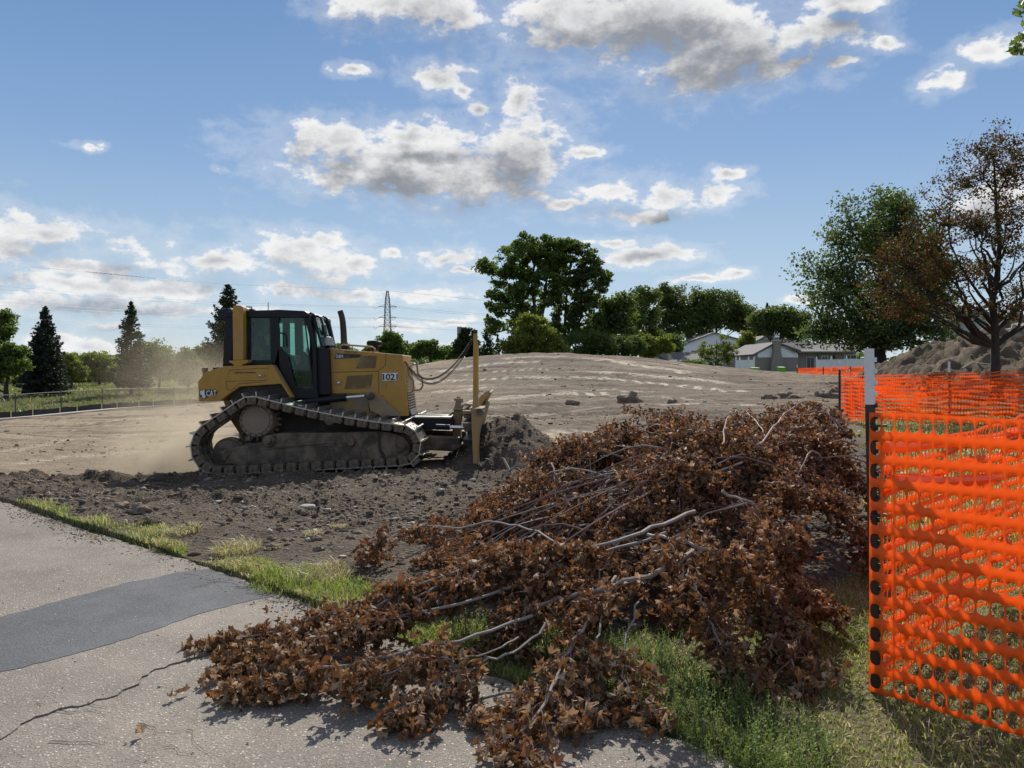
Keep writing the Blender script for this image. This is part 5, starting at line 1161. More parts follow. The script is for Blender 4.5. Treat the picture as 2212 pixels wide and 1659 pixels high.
# ------------------------------------------------------------------ chain-link and silt fences on the left
posts = [(-26.6,34.6),(-25.8,38),(-25.28,41),(-24.65,44),(-23.97,47),(-23.1,50),(-22.2,53),(-21.3,56),(-20.3,59),(-19.2,62)]
posts = [(-27.6,31.6)]+posts
cf = empty('chain_link_fence', (posts[0][0], posts[0][1], -.8), 'low chain-link fence with dark posts between the dirt lot and the grass', 'chain-link fence')
def cz(x, y): return float(tps(x, y))
tp = []
for x_, y_ in posts:
    z0 = cz(x_, y_); m = MB(); m.tube([(x_, y_, z0-.2), (x_, y_, z0+1.26)], .032, 8); m.build('post', MAT['galvanised'], cf); m = MB(); m.lathe((x_, y_, z0+1.26), [(.04,0),(.03,.03),(.01,.045)], 'Z', 8); m.build('post_cap', MAT['galvanised'], cf); tp.append(Vector((x_, y_, z0)))
for a_, b_ in zip(tp[:-1], tp[1:]):
    m = MB(); m.tube([a_+Vector((0,0,1.22)), b_+Vector((0,0,1.22))], .022, 6); m.build('top_rail', MAT['galvanised'], cf)
    Vs = []; Fs = []; k = 0; Ls = (b_-a_).length; d_ = (b_-a_)/Ls; w_ = .0022
    for dr in (1, -1):
        for i in range(-16, int(Ls/.07)+1):
            s0 = i*.07; s1 = s0+1.15
            t0 = max(0, -s0/1.15); t1 = min(1, (Ls-s0)/1.15)
            if t1 <= t0: continue
            for tt in ((t0, t1),):
                pA = (s0+1.15*tt[0], .03+1.15*tt[0] if dr > 0 else 1.18-1.15*tt[0]); pB = (s0+1.15*tt[1], .03+1.15*tt[1] if dr > 0 else 1.18-1.15*tt[1])
                P0 = a_+d_*pA[0]+Vector((0,0,pA[1])); P1 = a_+d_*pB[0]+Vector((0,0,pB[1])); n_ = Vector((d_.x*dr, d_.y*dr, -1)).normalized()*w_
                o_ = Vector((-d_.y, d_.x, 0))*w_*1.7
                Vs += [P0-n_, P0+n_, P0+o_, P1-n_, P1+n_, P1+o_]; Fs += [(k,k+1,k+4,k+3),(k+1,k+2,k+5,k+4),(k+2,k,k+3,k+5)]; k += 6
    o = mesh_np('wire_mesh', np.array([tuple(v) for v in Vs]), np.array(Fs), MAT['galvanised'], cf)
sf = empty('silt_fence', (posts[0][0]+.5, posts[0][1], -.8), 'low black silt fence on wooden stakes along the pale path', 'silt fence')
off = Vector((.55, -.25, 0)); sp = [Vector((x_, y_, 0))+off for x_, y_ in posts]
cum_s = 0
for a_, b_ in zip(sp[:-1], sp[1:]):
    n = 6; vs = []
    for i in range(n+1):
        p = a_.lerp(b_, i/n); z0 = cz(p.x, p.y); wv = .03*math.sin(i*2.1+a_.y); vs += [(p.x+wv, p.y, z0-.05), (p.x-wv*.5, p.y+.01, z0+.38+.03*math.sin(i*1.3+a_.y))]
    m = MB(); m.add(vs, [(2*i, 2*i+2, 2*i+3, 2*i+1) for i in range(n)]); o = m.build('fabric', MAT['silt_fabric'], sf, fix=False); md = o.modifiers.new('s', 'SOLIDIFY'); md.thickness = .008
    for u in (.2, .8):
        p = a_.lerp(b_, u); z0 = cz(p.x, p.y); m = MB(); m.box((p.x-.02+.03, p.y-.045, z0-.1), (p.x+.02+.03, p.y-.01, z0+.47)); m.build('stake', MAT['wood_stake'], sf)

# ------------------------------------------------------------------ houses
def c5(*pts): return [(1316.6+.2728*a, 548.6+.2728*b) for a, b in pts]
def plane_px(mb, pts): mb.add([W(*p) for p in pts], [tuple(range(len(pts)))])
def gable_house(name, label, gable, eave_z_px, dgab, depth, wall, roof, side_right=0, overhang=.25, base_px=806, parent=None, brick_to=None):
    """gable: (left px, apex px, right px, left eave y, apex y, right eave y) facing the viewer at distance dgab"""
    l, a, r_, ly, ay, ry = gable; h = empty(name, W(a, base_px, dgab), label, 'house', None)
    P = [W(l, base_px, dgab), W(l, ly, dgab), W(a, ay, dgab), W(r_, ry, dgab), W(r_, base_px, dgab)]
    m = MB(); m.prism([(p.x, p.z) for p in P], dgab, dgab+depth); m.build('wall', wall, h)
    for q0, q1 in ((P[1], P[2]), (P[2], P[3])):
        m = MB(); dv = (q1-q0).normalized(); n_ = Vector((-dv.z, 0, dv.x)); n_ = n_ if n_.z > 0 else -n_; s0 = q0 - dv*overhang*(1 if q0 is P[1] else 0); s1 = q1 + dv*overhang*(1 if q0 is P[2] else 0)
        vs = [s0, s1, s1+n_*.18, s0+n_*.18]; m.add([(v.x, dgab-.35, v.z) for v in vs]+[(v.x, dgab+depth+.35, v.z) for v in vs], [(0,1,2,3),(7,6,5,4),(0,4,5,1),(1,5,6,2),(2,6,7,3),(3,7,4,0)]); m.build('roof', roof, h)
    return h
def siding(h, pts_px, d, n, mat, name='siding_board'):
    """rows of boards, each its own strip, on a gable"""
    l, a, r_, ly, ay, ry, by = pts_px
    for i in range(n):
        y1 = by + (ay-by)*i/n; y0 = by + (ay-by)*(i+1)/n-.0
        def xl(y): return l if y > ly else l + (a-l)*(ly-y)/(ly-ay)
        def xr(y): return r_ if y > ry else r_ + (a-r_)*(ry-y)/(ry-ay)
        m = MB(); A, B, C_, D_ = W(xl(y1)+.3, y1, d), W(xr(y1)-.3, y1, d), W(xr(y0)-.3, y0, d), W(xl(y0)+.3, y0, d)
        m.add([(A.x, d-.05, A.z), (B.x, d-.05, B.z), (C_.x, d-.02, C_.z), (D_.x, d-.02, D_.z), (A.x, d, A.z), (B.x, d, B.z), (C_.x, d, C_.z), (D_.x, d, D_.z)], [(0,1,2,3),(0,4,5,1),(3,2,6,7)]); m.build(name, mat, h, fix=False)
RS, SW, SG, BR = MAT['roof_shingle'], MAT['siding_white'], MAT['siding_grey'], MAT['brick']
hA = gable_house('house', 'tall white sided house with a wide gable behind the low garage', (1479,1543,1606,743.5,720,737), 0, 118, 9, SW, RS, base_px=800)
siding(hA, (1479,1543,1606,743.5,720,737,772), 118, 13, SW)
for k, (px, py) in enumerate(((1476,752),(1476,765))):
    p = W(px+3, py, 118); m = MB(); m.box((p.x-.12, 120+1.5*k, p.z-.9), (p.x+.05, 121+1.5*k, p.z+.5)); m.build('window', MAT['window_dark'], hA)
hA2 = gable_house('house_annex', 'low white sided wing with a sloping roof right of the bush', (1520,1571,1632,757,747.5,765.5), 0, 108, 6, SW, RS, base_px=804); hA2['category'] = 'house'
siding(hA2, (1520,1571,1632,757,747.5,765.5,777), 108, 10, SW)
hB = gable_house('garage', 'low garage with a grey shingle roof at the left end of the houses', (1393,1409,1437,775,762.5,781), 0, 86, 3.2, SW, RS, base_px=800, overhang=.15); hB['category'] = 'garage'
siding(hB, (1393,1409,1437,775,762.5,781,792), 86, 6, SW)
m = MB(); a1_, a2_, a3_, a4_ = W(1437,781,86), W(1512,779,88), W(1510,760.5,92), W(1409,761.5,86.4); m.add([a1_, a2_, a3_, a4_, a1_-Vector((0,0,.2)), a2_-Vector((0,0,.2))], [(0,1,2,3),(0,4,5,1)]); m.build('roof', RS, hB)
m = MB(); m.box((W(1437,0,86.2).x, 86.4, W(0,800,86).z), (W(1512,0,88).x, 90, W(0,781,86).z)); m.build('wall', SG, hB)
# brick ranch with chimney
hC = gable_house('brick_ranch_house', 'single storey brick house with a broad tapering chimney on its gable end', (1629.5,1676,1724,766,741,758.5), 0, 95, 12, BR, RS, base_px=812); hC['category'] = 'house'
siding(hC, (1636,1676,1724,764,742.5,757.5,772), 94.98, 11, SW)
m = MB(); q = [W(1676,741,95), W(1753,739.5,100), W(1845,742,100), W(1850,759,94.5), W(1724,759,94.5)]; m.add([(v.x, v.y, v.z) for v in q]+[(v.x, v.y, v.z-.2) for v in q], [(0,4,3,2,1),(5,6,7,8,9),(0,1,6,5),(4,9,8,3),(3,8,7,2)]); m.build('roof', RS, hC)
m = MB(); m.box((W(1724,0,95.6).x, 95.6, W(0,812,95).z), (W(1850,0,95.6).x, 101, W(0,762,95).z)); m.build('wall', BR, hC)
m = MB(); m.box((W(1724,0,95).x, 94.6, W(0,762.5,95).z), (W(1850,0,95).x, 94.8, W(0,759.2,95).z)); m.build('gutter', SG, hC)
ch = MB(); ch.prism([(W(a, b_, 94.9).x, W(a, b_, 94.9).z) for a, b_ in ((1661.5,812),(1661.5,795),(1664,778),(1668,760),(1668.5,735),(1681.5,735),(1682,760),(1687,778),(1689,795),(1689,812))], 94.1, 94.97); ch = ch.build('chimney', BR, hC)
m = MB(); m.prism([(W(a, b_, 94.9).x, W(a, b_, 94.9).z) for a, b_ in ((1667,738),(1667,734.5),(1683,734.5),(1683,738))], 94.0, 95.1); m.build('chimney_crown', MAT['concrete_pale'], ch)
m = MB(); m.prism([(W(a, b_, 94.9).x, W(a, b_, 94.9).z) for a, b_ in ((1670,734.5),(1670,729),(1680,729),(1680,734.5))], 94.3, 94.8); m.build('flue', MAT['steel_grey'], ch)
for l, r_, t0_, b0_, nm in ((1741,1759,771,797,'sliding_door'), (1774,1788,768.5,779.5,'window'), (1823,1850,766,776,'window')):
    A, B = W(l, t0_, 95.6), W(r_, b0_, 95.6); m = MB(); m.box((A.x, 95.5, B.z), (B.x, 95.58, A.z)); wd = m.build(nm, MAT['vinyl_white'] if nm == 'window' else SG, hC)
    n_ = 2
    for k in range(n_):
        x0 = A.x+.10+(B.x-A.x-.1)*k/n_; x1 = A.x+(B.x-A.x-.1)*(k+1)/n_; m = MB(); m.box((x0, 95.44, B.z+.08), (x1, 95.5, A.z-.08)); m.build('pane', MAT['window_dark'], wd)
for px in (1697, 1718, 1733, 1747):
    p = W(px, 744.5, 97.2); m = MB(); m.box((p.x-.35, p.y-.2, p.z-.1), (p.x+.3, p.y+.2, p.z+.12)); m.build('roof_vent', MAT['rubber_black'], hC)
for px in (1766, 1803):
    p = W(px, 771, 95.4); m = MB(); m.box((p.x-.1, 95.4, p.z-.25), (p.x+.1, 95.6, p.z+.2)); m.build('wall_lamp', MAT['rubber_black'], hC)
hD = gable_house('house', 'grey sided house seen behind the brick ranch roof', (1627,1656,1700,742,726,742), 0, 116, 9, SG, RS, base_px=806)
siding(hD, (1627,1656,1700,742,726,742,760), 116, 10, SG)
m = MB(); q = [W(1656,726,116), W(1731,726,118), W(1745,740,114), W(1692,741,114)]; m.add(q+[v-Vector((0,0,.3)) for v in q], [(0,3,2,1),(4,5,6,7),(3,7,6,2),(2,6,5,1)]); m.build('roof', RS, hD)
p = W(1654,730,115.9); m = MB(); m.box((p.x-.25, 115.7, p.z-.35), (p.x+.25, 115.95, p.z+.35)); m.build('gable_vent', SG, hD)
p = W(1702,727,116); m = MB(); m.tube([p-Vector((0,0,.4)), p+Vector((0,0,.3))], .12, 8); m.build('roof_pipe', MAT['rubber_black'], hD)
m = MB(); m.box((W(1627,0,110).x, 110, W(0,806,110).z), (W(1660,0,110).x, 114, W(0,750,110).z)); m.build('porch', SG, hD)
hE = gable_house('house', 'pale grey-green sided house mostly hidden by the earth mound and tree', (2078,2108,2138,690,668,690), 0, 46, 2.5, SG, RS, base_px=800)
siding(hE, (2078,2108,2138,690,668,690,760), 46, 22, SG)
A, B = W(2090,694,46), W(2099,706,46); m = MB(); m.box((A.x, 45.85, B.z), (B.x, 45.94, A.z)); wd = m.build('window', MAT['vinyl_white'], hE); m = MB(); m.box((A.x+.07, 45.82, B.z+.07), (B.x-.07, 45.85, A.z-.07)); m.build('pane', MAT['window_dark'], wd)
# white vinyl fences
def vinyl(label, l, r_, d0, d1, ytop, ybot, posts_):
    A, B = W(l, ytop[0], d0), W(r_, ytop[1], d1); zb0, zb1 = W(l, ybot[0], d0).z, W(r_, ybot[1], d1).z; f = empty('vinyl_fence', (A.x, A.y, zb0), label, 'vinyl fence')
    def at(u): return A.lerp(B, u), zb0+(zb1-zb0)*u
    n = len(posts_)
    for i, u in enumerate(posts_):
        p, zb = at(u); m = MB(); m.box((p.x-.07, p.y-.07, zb-.3), (p.x+.07, p.y+.07, p.z+.16)); o = m.build('post', MAT['vinyl_white'], f); m = MB(); m.lathe((p.x, p.y, p.z+.16), [(.11,0),(.11,.04),(.06,.10),(.09,.18),(.06,.27),(.01,.36)], 'Z', 10); m.build('post_cap', MAT['vinyl_white'], o)
    for u0, u1 in zip(posts_[:-1], posts_[1:]):
        nb = max(4, int((at(u1)[0]-at(u0)[0]).length/.17))
        for k in range(nb):
            p0, z0 = at(u0+(u1-u0)*k/nb); p1, z1 = at(u0+(u1-u0)*(k+.94)/nb); m = MB(); m.add([(p0.x, p0.y, z0), (p1.x, p1.y, z1), (p1.x, p1.y, p1.z), (p0.x, p0.y, p0.z), (p0.x, p0.y+.03, z0), (p1.x, p1.y+.03, z1), (p1.x, p1.y+.03, p1.z), (p0.x, p0.y+.03, p0.z)], [(0,1,2,3),(1,5,6,2),(4,0,3,7),(3,2,6,7)]); m.build('board', MAT['vinyl_white'], f, fix=False)
        (p0, z0), (p1, z1) = at(u0), at(u1); m = MB(); m.add([(p0.x, p0.y-.04, p0.z), (p1.x, p1.y-.04, p1.z), (p1.x, p1.y-.04, p1.z+.1), (p0.x, p0.y-.04, p0.z+.1), (p0.x, p0.y+.06, p0.z), (p1.x, p1.y+.06, p1.z), (p1.x, p1.y+.06, p1.z+.1), (p0.x, p0.y+.06, p0.z+.1)], [(0,1,2,3),(7,6,5,4),(3,2,6,7),(0,4,5,1)]); m.build('rail', MAT['vinyl_white'], f)
    return f
vinyl('white vinyl fence in front of the brick house, right of its glass door', 1764, 1878, 84, 80, (779,777), (797,794), [0,.29,.58,1])
vinyl('white vinyl fence between the sparse bush and the brick house', 1590, 1629, 82, 84, (780,779), (801,801), [0,.2,.69,1])
def bin_(px, py0, py1, w_, d, label, dark=False):
    p = W(px, py1, d); r_ = empty('wheeled_bin', p, label, 'bin', 'green wheeled bins'); h = (py1-py0)/F_PX*d; w2 = w_/F_PX*d/2; m = MB()
    m.add([(p.x-w2*.8, d, p.z), (p.x+w2*.8, d, p.z), (p.x+w2*.8, d+.55, p.z), (p.x-w2*.8, d+.55, p.z), (p.x-w2, d-.05, p.z+h*.88), (p.x+w2, d-.05, p.z+h*.88), (p.x+w2, d+.6, p.z+h*.88), (p.x-w2, d+.6, p.z+h*.88)], [(0,3,2,1),(4,5,6,7),(0,1,5,4),(1,2,6,5),(2,3,7,6),(3,0,4,7)]); m.build('body', MAT['bin_green'], r_)
    m = MB(); m.add([(p.x-w2*1.05, d-.1, p.z+h*.86), (p.x+w2*1.05, d-.1, p.z+h*.86), (p.x+w2*1.05, d+.65, p.z+h*.9), (p.x-w2*1.05, d+.65, p.z+h*.9), (p.x-w2, d-.1, p.z+h*.95), (p.x+w2, d-.1, p.z+h*.95), (p.x+w2, d+.65, p.z+h*1.02), (p.x-w2, d+.65, p.z+h*1.02)], [(0,3,2,1),(4,5,6,7),(0,1,5,4),(1,2,6,5),(2,3,7,6),(3,0,4,7)]); m.build('lid', MAT['bin_green'], r_)
    for k in (-1, 1): m = MB(); m.lathe((p.x+k*w2*.6, d+.5, p.z+.05), [(.1,-.03),(.1,.03)], 'X', 12); m.build('wheel', MAT['rubber_black'], r_)
bin_(1633, 794, 806, 17, 76, 'wide lime green bin standing left of the brick chimney')
bin_(1690, 792.5, 811, 14, 74, 'taller lime green bin standing right of the brick chimney')

# ------------------------------------------------------------------ earth mound on the right
res = 150; xs = np.linspace(0, 1, res); U, Vv = np.meshgrid(xs, xs, indexing='ij')
wx = 13.0 + U*22; wy = 21.5 + Vv*17
ridge_z = np.interp(wx, [13.2, 14.7, 15.5, 16.4, 17.3, 18.2, 20.3, 24, 30, 35], [.1, 1.2, 1.6, 2.0, 2.45, 2.75, 3.2, 3.6, 3.5, 2.6])
prof = np.clip(1-np.abs((wy-29.0)/6.2)**1.35, 0, 1)
n_a = fbm(wx*.5, wy*.5, 5, 201); n_b = np.abs(fbm(wx*1.4, wy*1.4, 4, 202)); n_c = fbm(wx*4, wy*4, 3, 203)
zz = .25 + ridge_z*prof**.9*(1+.35*n_a) + (.55*n_b + .16*n_c + .08*np.abs(fbm(wx*8, wy*8, 3, 204)))*np.clip(prof*2.2, 0, 1)*np.clip(ridge_z, 0, 1) - .5*(prof < .001)
i_ = np.arange(res*res).reshape(res, res); F_ = np.stack([i_[:-1,:-1], i_[1:,:-1], i_[1:,1:], i_[:-1,1:]], -1).reshape(-1, 4)
cc_ = np.array([.155,.115,.078])[None]*(1+.45*fbm(wx*1.2, wy*1.2, 4, 205).ravel()[:, None]); gm = sst(fbm(wx*.9, wy*2, 4, 206), .15, .5).ravel()[:, None]*.5; cc_ = cc_*(1-gm)+np.array([.15,.135,.07])*gm
o = mesh_np('earth_mound', np.stack([wx, wy, zz], -1).reshape(-1, 3), F_, MAT['earth'], smooth=True, org=(22, 29, .2), attrs={'Col': cc_, 'rough': np.full(res*res, .4)}); tag(o, 'long mound of rough dug earth behind the orange fences and the reddish tree', 'earth mound')
v_ = np.stack([wx, wy, zz], -1).reshape(-1, 3); v_ = v_[(prof.ravel() > .05)]; pk = v_[RNG.choice(len(v_), 1500)]+RNG.normal(0, .05, (1500, 3)); batch('crumbs', CL, pk, RNG.uniform(0, 6.28, 1500), .02+.08*RNG.uniform(0, 1, 1500)**3, MAT['clod'], parent=o)
p = W(2204, 722, 25.5); tag(clod_obj('boulder', p, .34, '', None, 9, 'stone', .8, 3), 'pale boulder near the top of the earth mound at the right edge', 'boulder')
stick('root', [(2080,795,24.5),(2100,783,24.4),(2130,786,24.3),(2160,790,24.2)], .03, .01, MAT['wood_pale'], 'pale root sticking out of the earth mound')

# ------------------------------------------------------------------ pylon, wires, birds, stack, pole
dP = 400; py_ = empty('pylon', W(837, 800, dP), 'steel lattice transmission tower rising behind the distant trees', 'pylon')
def lvl(y): # half width in px at row y
    return float(np.interp(y, [628, 640, 663, 706, 717, 800], [1.5, 3.6, 5.2, 6.5, 7.5, 20]))
ys = [628,636,645,654,663,675,687,697,706,717,735,760,800]
def corner(y, sx, sy): w = W(837, y, dP); h = lvl(y)/F_PX*dP; return Vector((w.x+sx*h, dP+sy*h, w.z))
m = MB()
for sx in (-1, 1):
    for sy in (-1, 1): m.tube([corner(y, sx, sy) for y in ys], .16, 4)
m.build('legs', MAT['steel_grey'], py_) if False else None
for sx in (-1, 1):
    for sy in (-1, 1):
        m = MB(); m.tube([corner(y, sx, sy) for y in ys], .17, 4); m.build('leg', MAT['steel_grey'], py_)
m = MB()
for ya, yb in zip(ys[:-1], ys[1:]):
    for (s1, s2) in (((-1,-1),(1,-1)), ((1,-1),(1,1)), ((1,1),(-1,1)), ((-1,1),(-1,-1))):
        m.tube([corner(ya, *s1), corner(yb, *s2)], .09, 3); m.tube([corner(ya, *s2), corner(yb, *s1)], .09, 3); m.tube([corner(yb, *s1), corner(yb, *s2)], .09, 3)
m.build('bracing', MAT['steel_grey'], py_)
arms = []
for y in (663, 686.5, 706):
    for sx in (-1, 1):
        tip = W(837+sx*19.5, y-.5, dP); m = MB(); m.tube([corner(y, sx, -1), tip], .12, 4); m.tube([corner(y, sx, 1), tip], .12, 4); m.tube([corner(y-5, sx, -1), tip], .1, 4); m.build('cross_arm', MAT['steel_grey'], py_)
        m = MB(); m.tube([tip, tip+Vector((-2.0, 0, -1.6)), tip+Vector((-2.6+5.2*(sx > 0)*0, 0, .2))], .08, 4); m.build('insulator', MAT['steel_grey'], py_)
wires = [([(837,628),(491,614),(379,606),(65,576),(-120,553)], 'thin top wire crowded with small birds running left from the pylon'),
 ([(818,663),(457,653),(300,642),(0,618),(-150,605)], 'upper wire of the top pair running left from the pylon'), ([(818,664.5),(457,657.5),(300,648),(0,624.5),(-150,612)], 'lower wire of the top pair running left from the pylon'),
 ([(817,686.5),(457,680),(300,672),(0,652),(-150,640)], 'upper wire of the middle pair running left from the pylon'), ([(817,688),(457,685),(300,678),(0,660),(-150,650)], 'lower wire of the middle pair running left from the pylon'),
 ([(818,706),(457,706.6),(300,700),(35,687.6),(-150,676)], 'upper wire of the lowest pair running left from the pylon'), ([(818,707.5),(457,710),(300,705),(35,692),(-150,683)], 'lower wire of the lowest pair running left from the pylon'),
 ([(837,628),(960,640),(1074,652),(1400,672)], 'top wire running right from the pylon behind the tall trees'), ([(856,661.5),(960,672),(1074,680),(1400,700)], 'upper wire of the top pair running right from the pylon'), ([(856,664),(960,676),(1074,683),(1400,704)], 'lower wire of the top pair running right from the pylon'),
 ([(858,685),(960,694),(1074,699),(1400,714)], 'upper wire of the middle pair running right from the pylon'), ([(858,687),(960,697),(1074,702),(1400,718)], 'lower wire of the middle pair running right from the pylon'), ([(856,705.5),(960,712),(1074,717),(1400,728)], 'wire of the lowest pair running right from the pylon')]
wp0 = None
for i, (q, lb) in enumerate(wires):
    lef = q[-1][0] < 800; P3 = []
    for (a, b_) in q: d = 400 - (837-a)*.2 if lef else 400 + (a-837)*.15; P3.append(W(a, b_, d))
    m = MB(); m.tube(P3, .042, 4); o = m.build('power_line', MAT['steel_grey'], org=P3[0]); tag(o, lb, 'power line', 'power lines of the pylon')
    if i == 0: wp0 = (q, P3)
bm_ = MB(); ell(bm_, (0, 0, .12), (.17, .10, .10), 8, 6); ell(bm_, (.14, 0, .22), (.07, .06, .06), 6, 5); bm_.add([(-.12,-.04,.13),(-.12,.04,.13),(-.36,0,.04)], [(0,1,2)])
bme = bpy.data.meshes.new('bird'); bme.from_pydata([tuple(v*.95) for v in bm_.v], [], bm_.f); bme.materials.append(MAT['rubber_black'])
def wire_at(px):
    q, P3 = wp0
    for (a, A), (b_, B) in zip(zip([x[0] for x in q], P3), list(zip([x[0] for x in q], P3))[1:]):
        if b_ <= px <= a: 
            u = (a-px)/(a-b_); return A.lerp(B, u)
xs_b = [307, 311, 316, 320, 325, 372] + list(np.linspace(170, 300, 44)+RNG.uniform(-1, 1, 44))
for i, px in enumerate(xs_b):
    o = bpy.data.objects.new('bird', bme); COL.objects.link(o); o.location = wire_at(float(px)); o.rotation_euler.z = random.choice((0, PI))+random.uniform(-.3, .3)
    tag(o, 'small dark bird perched in the long row on the top wire', 'bird', 'birds perched on the top wire')
p = W(993, 800, 330); m = MB(); m.lathe(p, [(1.35,0),(1.15,18.5),(1.2,18.6),(1.2,19.6),(.9,19.6)], 'Z', 20); o = m.build('smokestack', MAT['chimney_concrete'], None, True, org=p); tag(o, 'plain grey industrial smokestack behind the dark pines', 'smokestack')
p = W(899.6, 790, 220); po = empty('utility_pole', p, 'lone dark utility pole above the hazy trees right of the pylon', 'utility pole'); m = MB(); m.tube([p, W(899.6,739.5,220)], [.22,.16], 8); m.build('pole', MAT['bark_far'], po); m = MB(); a_ = W(899.6,742,220); m.box((a_.x-.6, 219.9, a_.z), (a_.x+.6, 220.1, a_.z+.15)); m.build('crossarm', MAT['bark_far'], po)

# ------------------------------------------------------------------ trees
def leaf_cards(C, size, mat, name, parent, flat=.0, droop=.0, aspect=.62, fold=.25, outward=None):
    """one folded diamond leaf per centre"""
    n = len(C); d = RNG.normal(0, 1, (n, 3)); d[:, 2] = d[:, 2]*(1-flat) - droop
    d /= np.linalg.norm(d, axis=1)[:, None]; u = RNG.normal(0, 1, (n, 3)); u -= (u*d).sum(1)[:, None]*d; u /= np.linalg.norm(u, axis=1)[:, None]; w = np.cross(d, u)
    s = (size*(.6+.8*RNG.uniform(0, 1, n)))[:, None]
    a = C - d*s*.5; b = C + d*s*.5; l = C + u*s*aspect*.5 + w*s*fold*.5; r_ = C - u*s*aspect*.5 + w*s*fold*.5
    V_ = np.stack([a, l, b, r_], 1).reshape(-1, 3); k = np.arange(n)*4
    F_ = np.concatenate([np.stack([k, k+1, k+2], -1), np.stack([k, k+2, k+3], -1)])
    o = mesh_np(name, V_, F_, mat, parent); o['kind'] = 'stuff'; return o
class TB:
    """fast collector of tapering limbs"""
    def __init__(s): s.m = MB()
    def limb(s, pts, r0, r1, n=5): m = len(pts); s.m.tube(pts, [r0+(r1-r0)*(i/(m-1))**.8 for i in range(m)], n, False)
def bez(a, b, c, n): return [a*(1-u)**2 + b*2*u*(1-u) + c*u*u for u in np.linspace(0, 1, n)]
def tree(name, label, base, crown, d, leafmat, bark, nprim, nsec, nleaf, lsize, trunk_r, group=None, stems=None, spread=.30, clear=.25, depthk=.85, seed=1, shell=.55, flat=.2, droop=.1, cat='tree', upright=0.0, bare=0, jit=.04):
    """base: (px, py); crown: ellipses (cx, cy, rx, ry) as they outline the foliage in the picture"""
    rg = random.Random(seed); B = W(base[0], base[1], d); root = empty(name, B, label, cat, group)
    El = [(W(c[0], c[1], d), c[2]/F_PX*d, c[3]/F_PX*d) for c in crown]
    vol = np.array([e[1]*e[1]*e[2] for e in El])**.75; vol = vol/vol.sum(); k_ = d/F_PX
    top = max(e[0].z+e[2] for e in El); H = top-B.z; low = min(e[0].z-e[2] for e in El)
    def sample(shell_):
        while True:
            e = El[rg.choices(range(len(El)), vol)[0]]; v = Vector((rg.gauss(0,1), rg.gauss(0,1), rg.gauss(0,1))).normalized(); v = v*(.86+.42*mnoise.noise(v*2.3+Vector((seed*1.7, 0, 0))))*(rg.random()**(1/3)*(1-shell_)+shell_*rg.uniform(.82, 1.0))
            return Vector((e[0].x+v.x*e[1], d+v.y*e[1]*depthk, e[0].z+v.z*e[2]))
    stems = stems or [(base[0], None)]; tb = TB(); axis = []
    for sx_, tp_ in stems:
        T = W(sx_, base[1], d); tz = tp_ if tp_ is not None else None
        endz = B.z + H*(.86 if tz is None else 1) if tz is None else W(0, tz, d).z
        ex_ = El[0][0].x*.5+T.x*.5 if tz is None else T.x
        st_ = [B + Vector(((T.x-B.x)*.25*(u**.5) if len(stems) > 1 else 0, 0, 0))*0 + Vector(((ex_-B.x)*u**(1.0), 0, (endz-B.z)*u)) + Vector((rg.uniform(-1,1), rg.uniform(-1,1), 0))*H*.012*(u > 0) for u in np.linspace(0, 1, 9)]
        if len(stems) > 1: st_ = [p + Vector((0, rg.uniform(-.5, .5)*(i/8), 0)) for i, p in enumerate(st_)]
        axis.append(st_); r0 = trunk_r/(len(stems)**.4); m = MB(); m.tube([st_[0]-Vector((0,0,.3))]+st_, [r0*1.35, r0*1.15]+[r0*(1-.88*(i/8)**.9) for i in range(1, 9)], 10, False)
        m.build('trunk', bark, root, True)
    prim = []
    for i in range(nprim):
        c = sample(.25); st_ = min(axis, key=lambda s: min((p-c).length for p in s)); hd = math.hypot(c.x-st_[5].x, c.y-st_[5].y)
        az_ = c.z - hd*(.75+upright) - rg.uniform(0, .1)*H; az_ = max(B.z+clear*H, min(az_, B.z+.82*H))
        u = (az_-B.z)/(st_[-1].z-B.z); f = min(max(u, 0), .99)*8; k = int(f); A = st_[k].lerp(st_[k+1], f-k)
        mid = Vector((A.x*.45+c.x*.55, A.y*.45+c.y*.55, A.z*.5+c.z*.5-.06*(c-A).length*(1-upright))) ; pth = bez(A, mid, c, 7); pth = [p+Vector((rg.gauss(0,1), rg.gauss(0,1), rg.gauss(0,1)))*(c-A).length*jit*.5*(0 < q < 6) for q, p in enumerate(pth)]
        rr0 = trunk_r*(.42*(1-.6*u)+.06); tb.limb(pth, rr0, rr0*.22); prim.append((pth, rr0))
    C = [p[0][-1] for p in prim]
    for i in range(nsec):
        c = sample(shell); bp = min(((pp_, r_, j) for pp_, r_ in prim for j in (2, 3, 4, 5)), key=lambda t_: (t_[0][t_[2]]-c).length + max(0, t_[0][t_[2]].z-c.z)*.6)
        A = bp[0][bp[2]]; mid = A.lerp(c, .5)+Vector((0, 0, .08*(c-A).length*(1 if upright == 0 else -.3))); pth = bez(A, mid, c, 5); pth = [p+Vector((rg.gauss(0,1), rg.gauss(0,1), rg.gauss(0,1)))*(c-A).length*jit*.6*(0 < q < 4) for q, p in enumerate(pth)]
        tb.limb(pth, bp[1]*.32, bp[1]*.05, 4); C.append(c)
        if i % 2: C.append(pth[3])
    for i in range(bare):
        e = El[0]; c = C[rg.randrange(len(C))]; 
        if c.z > B.z+.55*H: tb.limb([c, c+Vector((rg.uniform(-.1,.1), rg.uniform(-.1,.1), .25))*H*.12, c+Vector((rg.uniform(-.2,.2), rg.uniform(-.1,.1), .7))*H*.12], trunk_r*.045, trunk_r*.01, 3)
    o = tb.m.build('branches', bark, root, False, fix=False); o['kind'] = 'stuff'
